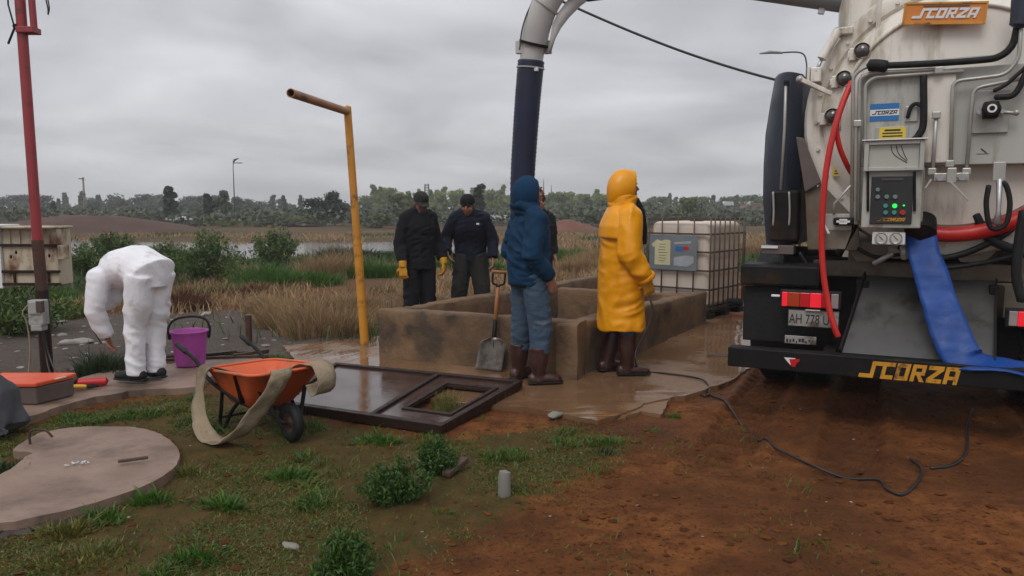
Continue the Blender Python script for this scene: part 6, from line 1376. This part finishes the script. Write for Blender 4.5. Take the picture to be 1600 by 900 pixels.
# weeds and dry grass in the middle distance: (px, ground py, width m, height m, kind, label)
mid = [(505, 520, 1.0, .66, 'dry', 'broad pale dry grass bush left of the yellow pipe foot'), (455, 508, .8, .62, 'dry', 'loose dry grass bush left of the broad pale one'), (605, 500, .7, .50, 'dry', 'dry grass bush right behind the yellow pipe'), (548, 506, .22, .27, 'green', 'dark green weed growing left of the yellow pipe foot'),
       (560, 492, .9, .60, 'dry', 'tall dry grass bush directly behind the yellow pipe'), (425, 490, .6, .45, 'dry', 'dry grass bush at the left end of the pale grass'), (655, 482, .8, .50, 'dry', 'dry grass bush behind the person in black'), (470, 545, .35, .07, 'dull', 'low green grass strip along the apron edge'), (290, 482, .7, .52, 'rust', 'rusty brown dead weed right of the person in white'),
       (340, 460, 1.1, .30, 'green', 'low bright green weed below the tall shrub'), (325, 442, 1.6, 1.0, 'leafg', 'tall dense dark green shrub right of the person in white'), (262, 436, 1.2, .78, 'leafg', 'mid green shrub behind the back of the person in white'),
       (176, 406, 2.0, .80, 'leafg', 'dark feathery bush behind the person in white'), (132, 432, 1.2, .62, 'leafg', 'dull green bush between the cabinet and the person in white'), (418, 448, 1.5, .68, 'green', 'bright green weed patch in front of the pond'), (428, 416, 1.5, .95, 'leafg', 'leafy shrub at the pond edge left of the yellow pipe'),
       (478, 446, 1.3, .50, 'green', 'low green weed patch beside the dry grass mound'), (515, 432, 1.3, .80, 'dry', 'tan dry grass mound at the pond edge'), (590, 432, 1.2, .6, 'green', 'green reed clump right of the yellow pipe'), (385, 462, .8, .34, 'rust', 'brown dead reed tuft on the gravel'),
       (30, 520, 1.5, .62, 'leafg', 'dark olive weeds below the cabinet at the left edge'), (125, 472, 1.2, .40, 'green', 'low bright weed right of the meter box'), (690, 420, 1.2, .50, 'green', 'green reeds between the two persons in black'), (772, 428, .9, .45, 'green', 'green weed between the navy jacket and the blue sweatshirt'),
       (880, 408, 1.5, .55, 'green', 'green weed patch right of the blue sweatshirt'), (900, 432, 1.2, .60, 'dry', 'dry grass bush left of the yellow raincoat'), (868, 440, .7, .34, 'dry', 'small dry grass bush beside the blue sweatshirt'), (950, 415, 1.6, .6, 'dry', 'dry grass bush behind the yellow raincoat'),
       (1185, 402, 2.2, .80, 'dry', 'dry straw bush between the tote and the truck'), (545, 402, 1.8, .55, 'reed', 'dark reeds at the pond behind the yellow pipe'), (268, 402, 2.2, .55, 'reed', 'dark reeds along the near pond shore'), (20, 465, 1.5, .6, 'leafg', 'dark green bush behind the cabinet'),
       (640, 402, 1.6, .5, 'reed', 'dark reeds behind the cap of the person in black'), (80, 495, .9, .40, 'dull', 'olive weeds at the foot of the red pole'), (240, 470, .6, .22, 'dull', 'low olive weeds behind the legs of the person in white'), (455, 478, .6, .16, 'dull', 'low olive weeds on the gravel left of the yellow pipe')]
KM = {'dry': 'blade_dry', 'green': 'blade_green', 'reed': 'blade_dark', 'rust': 'blade_rust', 'dull': 'blade_dull', 'leafg': 'shrub_green', 'leafd': 'leaf_dark'}
pm('shrub_green', (.10, .165, .028), (.034, .064, .012), 3, .6, .1, 0, island=1, transl=.25)
for i, (px, py, w, h, k, lab) in enumerate(mid):
    x, y = gp(px, py); n = int(min(4200, 1300 + 1700 * w)); bwid = .005 + y * .0007
    if k == 'dry': bwid *= .75; n = int(n * 1.3)
    if k.startswith('leaf'): shrub('shrub', (x, y), KM[k], lab, w, h, 300 + i, int(1500 + 1800 * w), .018 + y * .0016)
    else: tuft('weed' if k in ('green', 'dull') else 'reed_clump' if k == 'reed' else 'dry_bush', (x, y), KM[k], lab, 'reeds' if k == 'reed' else 'weed', n, w / 2, w / 2.6, h * .45, h * 1.05, bwid, 100 + i, .5)
# ground cover nobody could count
pm('blade_field', (.055, .105, .016), (.022, .045, .008), 3, .6, .1, 0, island=1, transl=.25)
def scatter_grass():
    g = np.random.default_rng(5)
    n = 330000; x = g.uniform(-4.6, 1.6, n); y = 2.0 + g.uniform(0, 1, n) ** 1.2 * 5.0
    m = inside(x, y, GRASS, .3) * (.05 + .95 * sst(.44, .60, fbm(x * 1.9, y * 1.9, 33, 4) + .06 * (x < -1.2)))
    slab = inside(x, y, [tuple(ground(*p, .06).xy) for p in SLAB], .05); rim = np.exp(-((inside(x, y, [tuple(ground(*p, .06).xy) for p in SLAB], .30) - .32) / .22) ** 2)
    m = np.maximum(m, .55 * rim * sst(.38, .6, fbm(x * 3, y * 3, 41, 3))) * (slab < .02)
    m = m * (1 - inside(x, y, [(-1.72, 5.6), (-.45, 5.0), (.05, 6.02), (-1.62, 6.88)], .03))
    keep = g.uniform(0, 1, n) < m * .9; x, y = x[keep], y[keep]; k = len(x)
    big = sst(.5, .72, fbm(x * 4, y * 4, 55, 3)); h = (.014 + .055 * big) * g.uniform(.5, 1.3, k)
    p = np.stack([x, y, hgt(x, y) - .003], 1)
    split = g.uniform(0, 1, k) < .45 + .35 * big
    for nm, mt, s in (('grass', 'blade_green', split), ('grass', 'blade_dull', ~split)):
        q = int(s.sum()); V, F = blades(q, p[s], h[s], g.uniform(.004, .009, q), g.normal(0, .85, (q, 2)), 77)
        o = np_mesh(nm, V, F, mt); tag(o, 'short green blades of the trodden turf' if mt == 'blade_green' else 'short olive and yellowing blades of the trodden turf', 'grass', kind='stuff')
    # fields further back
    n = 120000; y = 8.5 + g.uniform(0, 1, n) ** 1.5 * 34; x = g.uniform(-1, 1, n) * (y * .72 + 1)
    m = sst(.36, .52, fbm(x * .35, y * .35, 61, 4)) * (1 - .97 * inside(x, y, GRAVEL, .7)) * (1 - inside(x, y, POND, .6)) * (1 - inside(x, y, [(0, 8), (.2, 12), (2, 13.5), (9, 13), (6, 4), (2, 6)], .4))
    keep = g.uniform(0, 1, n) < m; x, y = x[keep], y[keep]; k = len(x); tone = fbm(x * .22, y * .22, 71, 3)
    h = g.uniform(.05, .26, k); p = np.stack([x, y, hgt(x, y) - .01], 1)
    for mt, s, lab in (('blade_dry', tone < .47, 'thin dry straw grass scattered over the far field'), ('blade_field', tone >= .47, 'thin dark green grass scattered over the far field')):
        q = int(s.sum()); V, F = blades(q, p[s], h[s], .006 + y[s] * .0011, g.normal(0, .45, (q, 2)), 78); o = np_mesh('grass', V, F, mt); tag(o, lab, 'grass', kind='stuff')
scatter_grass()
def scatter_stones():
    g = random.Random(9); mb = MB(); mc = MB(); mr = MB()
    def pebble(m, x, y, r, flat):
        z = hz(x, y); a = g.uniform(0, 6.28); rot = Matrix.Rotation(a, 3, 'Z'); base = []
        for th, k in ((0, 1), (1, 5), (2, 5), (3, 1)):
            for j in range(k):
                t = j / k * 6.283 + th; rr = r * (.0 if k == 1 else g.uniform(.75, 1.15)); base.append(Vector((x, y, z)) + rot @ Vector((rr * math.cos(t) * 1.25, rr * math.sin(t), (-.3 + .55 * th / 1.5) * r * flat)))
        m.add(base, [(0, 1 + (j + 1) % 5, 1 + j) for j in range(5)] + [(1 + j, 1 + (j + 1) % 5, 6 + (j + 1) % 5, 6 + j) for j in range(5)] + [(11, 6 + j, 6 + (j + 1) % 5) for j in range(5)])
    k = 0
    while k < 420:
        y = g.uniform(6.9, 14.5); x = g.uniform(-8, .9)
        if float(inside(np.array([x]), np.array([y]), GRAVEL, .3)[0]) < .5: continue
        pebble(mb, x, y, g.uniform(.010, .032) * (1 if g.random() < .93 else 2.2), .7); k += 1
    for _ in range(120): pebble(mb, g.uniform(-3.5, 3.5), g.uniform(2.4, 6), g.uniform(.003, .008), .7)
    for _ in range(2200):
        y = g.uniform(2.3, 6.2); x = g.uniform(-3.5, 1) if g.random() < .4 else g.uniform(.2, 4.2)
        pebble(mc, x, y, .004 + .020 * g.random() ** 2.5, .6)
    for _ in range(260):      # rubble along broken slab edges
        t = g.random(); a, b = gp(-30, 835), gp(110, 808); pebble(mr, a[0] + (b[0] - a[0]) * t + g.gauss(0, .05), a[1] + (b[1] - a[1]) * t + g.gauss(0, .05), g.uniform(.008, .03), .8)
    for _ in range(160):
        a, b = gp(1185, 535), gp(1215, 548); pebble(mc, a[0] + g.uniform(-.1, .35), a[1] + g.gauss(0, .06), g.uniform(.008, .028), .9)
    tag(mb.build('gravel', 'stone', None), 'pale pebbles scattered over the gravel ground', 'stones', kind='stuff'); tag(mc.build('soil_clods', 'clod', None), 'small clods of reddish soil on the dirt', 'soil', kind='stuff')
    tag(mr.build('rubble', 'rubble', None), 'dark broken rubble under the lower edge of the round slab', 'rubble', kind='stuff')
    # larger pale rocks one can count
    for px, py, r, lab in ((322, 492, .085, 'flat white rock on the gravel right of the person in white'), (250, 512, .06, 'pale rock on the gravel behind the person in white'), (120, 538, .10, 'long flat pale rock left of the weed by the person in white'), (868, 655, .05, 'grey stone set in the broken apron edge'), (455, 850, .035, 'small pale bone-like stone on the trodden grass')):
        x, y = gp(px, py); m = MB(); m.ball((0, 0, r * .12), (r * 1.5, r * .8, r * .42), 10, 8); m.v = [tuple(Vector(v) + mnoise.noise_vector(Vector(v) * 18 + Vector((px, 0, 0))) * r * .35) for v in m.v]
        o = m.build('rock', 'stub_grey' if py > 600 else 'stone', None, smooth=True); o.location = (x, y, hz(x, y) + (.02 if px == 868 else 0)); o.rotation_euler.z = px; tag(o, lab, 'rock')
scatter_stones()

# ---------------------------------------------------------------- far trees
def crown_mesh(kind, seed):
    """leaf clumps spread through several lobes on limbs; unit height 1, returns leaf mesh and trunk mesh"""
    g = np.random.default_rng(seed); lobes = []
    if kind == 'round':
        for _ in range(15): a = g.uniform(0, 6.28); r = g.uniform(.0, .30); lobes.append((r * math.cos(a), r * math.sin(a), g.uniform(.32, .86) - .25 * r, g.uniform(.10, .17)))
    elif kind == 'tall':
        for i in range(15): t = i / 14; a = g.uniform(0, 6.28); r = g.uniform(0, .10) * (1 - t * .5); lobes.append((r * math.cos(a), r * math.sin(a), .15 + .78 * t, .115 * (1 - .62 * t) + g.uniform(0, .03)))
    elif kind == 'open':
        for _ in range(10): a = g.uniform(0, 6.28); r = g.uniform(.08, .36); lobes.append((r * math.cos(a), r * math.sin(a), g.uniform(.42, .92), g.uniform(.07, .13)))
    else:
        for _ in range(16): a = g.uniform(0, 6.28); r = g.uniform(0, .62); lobes.append((r * math.cos(a), r * math.sin(a), g.uniform(.15, .68) - .1 * r, g.uniform(.14, .24)))
    n = 2000; L = np.array(lobes); idx = g.integers(0, len(L), n); d = g.normal(0, 1, (n, 3)); d /= np.linalg.norm(d, axis=1)[:, None]
    P = L[idx, :3] + d * (L[idx, 3] * g.uniform(.45, 1.12, n))[:, None]; P[:, 2] = np.maximum(P[:, 2], .02)
    s = g.uniform(.016, .040, n); u = g.normal(0, 1, (n, 3)); u /= np.linalg.norm(u, axis=1)[:, None]; w = np.cross(u, d + .01); w /= np.linalg.norm(w, axis=1)[:, None] + 1e-6
    V = np.stack([P - u * s[:, None] - w * s[:, None] * .7, P + u * s[:, None] * 1.1 - w * s[:, None] * .5, P + u * s[:, None] * .8 + w * s[:, None] * .8, P - u * s[:, None] * .9 + w * s[:, None] * .6], 1).reshape(-1, 3)
    F = np.arange(4 * n).reshape(n, 4)
    mb = MB(); mb.tube([(0, 0, -.04), (.01, 0, .3), (0, .01, .7)], [.028, .02, .008], 7)
    for x, y, z, r in lobes[:8]: mb.tube([(0, 0, max(.1, z - .25)), (x * .5, y * .5, z - .08), (x, y, z)], [.010, .007, .003], 5)
    return V, F, mb
TREE = {}
for kind in ('round', 'tall', 'open', 'bush'):
    for v in range(3):
        V, F, mb = crown_mesh(kind, {'round': 10, 'tall': 20, 'open': 30, 'bush': 40}[kind] + v)
        t = np_mesh('crown', V, F, None); tr = mb.build('trunk', 'bark', None, smooth=True); TREE[kind, v] = (t.data, tr.data); bpy.data.objects.remove(t); bpy.data.objects.remove(tr)
def tree(px, ytop, d, kind, mat, label, group, sx=1., v=0, nm='tree'):
    x = (px - 800) / FPX * d; zt = CAM_H + (325 - ytop) / FPX * d; zb = hz(x, d) - .1; h = zt - zb
    root = tag(empty(nm, (x, d, zb), px * 1.7), label, 'tree', group); me = TREE[kind, v % 3]
    for nm_, m_ in (('crown', me[0]), ('trunk', me[1])):
        o = bpy.data.objects.new(nm_, m_); col.objects.link(o); o.parent = root; o.scale = (h * sx, h * sx, h)
        if nm_ == 'crown':
            if not m_.materials: m_.materials.append(None)
            o.material_slots[0].link = 'OBJECT'; o.material_slots[0].material = MATS[mat]
# trees one can tell apart
for px, yt, d, k, mat, lab, sx, v in [
    (268, 291, 64, 'tall', 'leaf_dark', 'tall narrow dark tree rising behind the earth heap', 1.5, 0), (494, 302, 62, 'round', 'leaf_dark', 'left half of the dense dark tree pair left of the yellow pipe', 1.1, 0), (524, 293, 63, 'round', 'leaf_dark', 'taller right half of the dense dark tree pair left of the yellow pipe', 1.0, 1),
    (350, 298, 66, 'open', 'leaf_grey', 'thin open tree at the foot of the curved lamp', .8, 0), (328, 302, 65, 'tall', 'leaf_dark', 'slim dark tree left of the thin open tree', 1.3, 1), (86, 314, 66, 'tall', 'leaf_grey', 'small slim conifer right of the red pole', 1.2, 2),
    (750, 288, 64, 'tall', 'leaf_dark', 'dark spiky tree above the navy jacket', 1.3, 2), (628, 297, 66, 'round', 'leaf_mid', 'rounded green tree above the black cap', 1.0, 2), (1073, 302, 68, 'round', 'leaf_mid', 'rounded tree rising above the plastic tote', .9, 0)]:
    tree(px, yt, d, k, mat, lab, None, sx, v)
g = random.Random(21)
def row(x0, x1, step, ya, yb, d0, d1, kinds, mat, label, group, sx=1.):
    x = x0
    while x < x1:
        k = g.choice(kinds); tree(x + g.uniform(-4, 4), g.uniform(ya, yb), g.uniform(d0, d1), k, mat, label, group, sx * g.uniform(.85, 1.25), g.randrange(3)); x += step * g.uniform(.75, 1.25)
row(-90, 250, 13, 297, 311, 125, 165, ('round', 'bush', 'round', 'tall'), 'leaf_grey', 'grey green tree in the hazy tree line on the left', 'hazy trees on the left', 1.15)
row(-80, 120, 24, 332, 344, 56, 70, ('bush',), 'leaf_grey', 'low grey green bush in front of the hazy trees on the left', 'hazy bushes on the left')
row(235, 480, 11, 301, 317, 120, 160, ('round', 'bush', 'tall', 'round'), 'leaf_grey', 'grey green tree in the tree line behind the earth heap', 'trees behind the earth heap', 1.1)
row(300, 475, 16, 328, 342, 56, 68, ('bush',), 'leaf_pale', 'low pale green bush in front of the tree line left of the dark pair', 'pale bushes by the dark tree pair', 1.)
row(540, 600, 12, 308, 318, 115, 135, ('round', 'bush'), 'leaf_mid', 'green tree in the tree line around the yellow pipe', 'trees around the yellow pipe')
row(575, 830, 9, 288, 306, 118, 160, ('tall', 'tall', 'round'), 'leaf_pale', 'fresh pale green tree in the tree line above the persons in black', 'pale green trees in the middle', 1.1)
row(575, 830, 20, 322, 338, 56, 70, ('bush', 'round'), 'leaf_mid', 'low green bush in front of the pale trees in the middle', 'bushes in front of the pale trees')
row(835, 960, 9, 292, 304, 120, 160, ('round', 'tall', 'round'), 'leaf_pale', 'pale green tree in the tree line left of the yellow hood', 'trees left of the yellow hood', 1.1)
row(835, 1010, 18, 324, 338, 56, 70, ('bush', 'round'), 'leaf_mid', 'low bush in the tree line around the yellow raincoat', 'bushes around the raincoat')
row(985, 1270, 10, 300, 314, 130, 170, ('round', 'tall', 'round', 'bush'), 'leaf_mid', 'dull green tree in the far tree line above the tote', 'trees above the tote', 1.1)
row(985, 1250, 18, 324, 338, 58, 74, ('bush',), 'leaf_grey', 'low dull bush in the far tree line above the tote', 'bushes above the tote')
# dense undergrowth at the foot of the wood: one mass
n = 60000; q = np.random.default_rng(8); x = q.uniform(-130, 130, n); y = 57 + q.uniform(0, 1, n) ** 1.4 * 62 + .0006 * x ** 2; hh = .1 + 2.2 * fbm(x * .12, y * .08, 91, 3)
P = np.stack([x, y, .2 + q.uniform(0, 1, n) * hh], 1); s_ = (q.uniform(.0011, .0026, n) * y)[:, None]; u = q.normal(0, 1, (n, 3)); u /= np.linalg.norm(u, axis=1)[:, None]; w = np.cross(u, q.normal(0, 1, (n, 3))); w /= np.linalg.norm(w, axis=1)[:, None]
tag(np_mesh('undergrowth', np.stack([P - u * s_ - w * s_, P + u * s_ - w * s_, P + u * s_ + w * s_, P - u * s_ + w * s_], 1).reshape(-1, 3), np.arange(4 * n).reshape(n, 4), 'leaf_grey'), 'dense scrub at the foot of the far tree line', 'undergrowth', kind='stuff')

# ---------------------------------------------------------------- lamps, poles, sheds far off
def street_lamp(px, ytop, ybase, d, side, arms, label, thick=.07, reach=.8):
    x = (px - 800) / FPX * d; zt = CAM_H + (325 - ytop) / FPX * d; root = tag(empty('street_lamp', (x, d, hz(x, d))), label, 'street lamp'); zt -= hz(x, d)
    MB().tube([(0, 0, -.2), (0, 0, zt * .6), (0, 0, zt * .88)], [thick, thick * .8, thick * .6], 8).build('pole', 'lamp_dark', root, smooth=True)
    MB().tube(spline([(0, 0, zt * .86), (side * .0, 0, zt * .95), (side * reach * .2, 0, zt), (side * reach, 0, zt)], 5), thick * .55, 8).build('arm', 'lamp_dark', root, smooth=True)
    m = MB(); l = reach * .55; m.tube([(side * reach * .8, 0, zt), (side * (reach + l * .4), 0, zt + .02), (side * (reach + l), 0, zt - .02)], [(.05, .03), (reach * .09, .05), (.03, .02)], 8, side=(0, 1, 0)); m.build('lamp_head', 'lamp_dark' if arms > 1 else 'meter_grey', root, smooth=True)
    if arms > 1: MB().tube([(0, 0, zt), (side * .15, 0, zt + .3), (side * .5, .1, zt + .45)], [.05, .12, .04], 8).build('lamp_head', 'lamp_dark', root, smooth=True)
street_lamp(369, 256, 330, 75, 1, 2, 'curved street lamp with two heads standing beyond the pond', .07, .6)
street_lamp(1249, 90, 330, 22, -1, 1, 'street lamp with long arm rising behind the truck side tray', .04, .85)
def mast(px, ytop, d, label, cat, kind):
    x = (px - 800) / FPX * d; z = CAM_H + (325 - ytop) / FPX * d; b = hz(x, d); root = tag(empty('utility_pole' if kind != 'lattice' else 'lattice_tower', (x, d, b)), label, cat); z -= b
    if kind == 'pole':
        MB().tube([(0, 0, -.2), (0, 0, z)], [.13, .09], 8).build('shaft', 'stub_grey', root, smooth=True)
        for t in (.62, .97): MB().box((-.1, -.12, z * t), (.55, .09, .10)).build('cross_arm', 'lamp_dark', root)
    elif kind == 'thin': MB().tube([(0, 0, -.2), (0, 0, z * .7), (0, 0, z)], [.2, .12, .04], 6).build('shaft', 'lamp_dark', root)
    else:
        for sx in (-1, 1):
            for sy in (-1, 1): MB().tube([(sx * .7, sy * .7, -.2), (sx * .38, sy * .38, z)], .10, 5).build('corner_leg', 'lamp_dark', root)
        m = MB()
        for i in range(12):
            t0, t1 = i / 12, (i + 1) / 12; w0, w1 = .7 - .32 * t0, .7 - .32 * t1
            for sy in (-1, 1): m.tube([(-w0, sy * w0, z * t0), (w1, sy * w1, z * t1)], .05, 4); m.tube([(w0, sy * w0, z * t0), (-w1, sy * w1, z * t1)], .05, 4)
        m.build('bracing', 'lamp_dark', root)
mast(136, 278, 80, 'concrete utility pole with two short arms beyond the earth heap', 'pole', 'pole'); mast(668, 288, 170, 'dark lattice tower above the black cap', 'tower', 'lattice')
mast(849, 280, 165, 'tall bare mast right of the blue hood', 'mast', 'thin'); mast(861, 289, 168, 'shorter bare mast right of the tall mast', 'mast', 'thin'); mast(757, 284, 175, 'thin bare mast beside the dark spiky tree', 'mast', 'thin')
def shed(px, py, d, w, h, roof, wall, label):
    x = (px - 800) / FPX * d; b = hz(x, d); root = tag(empty('shed', (x, d, b - .1)), label, 'shed')
    MB().box((0, 0, h * .4), (w, 3, h * .8)).build('wall', wall, root)
    MB().prism([(-w * .54, h * .81), (w * .54, h * .81), (w * .46, h * 1.1), (-w * .40, h * 1.15)], -1.7, 1.7, lambda a, z, q_: (a, q_, z)).build('roof', roof, root)
    MB().box((w * .15, -1.52, h * .3), (w * .2, .06, h * .5)).build('door', 'brown_bracket', root)
shed(287, 346, 62, 1.6, .75, 'shed_white', 'shed_wall', 'small shed with a pale roof right of the earth heap'); shed(385, 345, 66, 1.0, .5, 'shed_white', 'shed_wall', 'tiny pale roofed shed below the curved lamp'); shed(592, 345, 64, 2.0, .6, 'boom_grey', 'shed_wall', 'grey roofed shed right of the yellow pipe'); shed(778, 342, 64, 1.8, .9, 'shed_white', 'shed_wall', 'pale roofed shed between the navy jacket and the blue hood'); shed(1145, 331, 150, 5.2, 2.3, 'shed_white', 'shed_wall', 'long white roofed shed above the tote'); shed(1180, 333, 120, 4.5, 1.7, 'far_brick', 'shed_wall', 'low brown roofed shed left of the truck'); 
def debris(px, py, d, w, seed, label):
    x = (px - 800) / FPX * d; q_ = random.Random(seed); root = tag(empty('wood_pile', (x, d, hz(x, d))), label, 'wood pile')
    for k in range(9): a = q_.uniform(-w, w); MB().tube([(a - q_.uniform(.6, 1.5), q_.uniform(-.5, .5), q_.uniform(.05, .3)), (a + q_.uniform(.6, 1.5), q_.uniform(-.5, .5), q_.uniform(.1, .55))], [.09, .06], 6).build('log', 'bark', root)
debris(465, 358, 58, 2.2, 4, 'tangled pile of dead logs on the far bank below the dark trees')
# overhead wire running behind the boom
P = [at(760, -70, 12.0), at(830, -22, 11.9), at(900, 12, 11.8), at(1000, 55, 11.6), at(1100, 92, 11.4), at(1213, 125, 11.2), at(1330, 148, 11.0)]
mb = MB(); mb.tube(spline([tuple(p) for p in P], 8), .018, 6); tag(mb.build('overhead_wire', 'cable_black', None, smooth=True), 'black overhead wire sagging from behind the boom elbow to the truck', 'wire')
P = [at(68, -30, 6.9), at(71, -5, 6.9), at(75, 14, 6.9), at(75, 23, 6.9), at(77, 12, 6.9), at(74, -6, 6.9), at(72, -30, 6.9)]
mb = MB(); mb.tube(spline([tuple(p) for p in P], 5), .006, 6); tag(mb.build('hanging_wire', 'cable_black', None, smooth=True), 'thin wire loop dangling from above beside the red pole', 'wire')

# ---------------------------------------------------------------- damp air
HAZE = .0012
m = bpy.data.materials.new('haze_air'); m.use_nodes = True; nt = m.node_tree; nt.nodes.clear(); o_ = nt.nodes.new('ShaderNodeOutputMaterial'); v_ = nt.nodes.new('ShaderNodeVolumePrincipled'); v_.inputs['Color'].default_value = (.86, .88, .92, 1); v_.inputs['Density'].default_value = HAZE; nt.links.new(v_.outputs[0], o_.inputs['Volume']); MATS['haze_air'] = m
if HAZE: hb = MB().box((0, 310, 13), (1000, 760, 30)).build('haze', 'haze_air', None); tag(hb, 'thin damp air over the whole place', 'haze', kind='stuff')
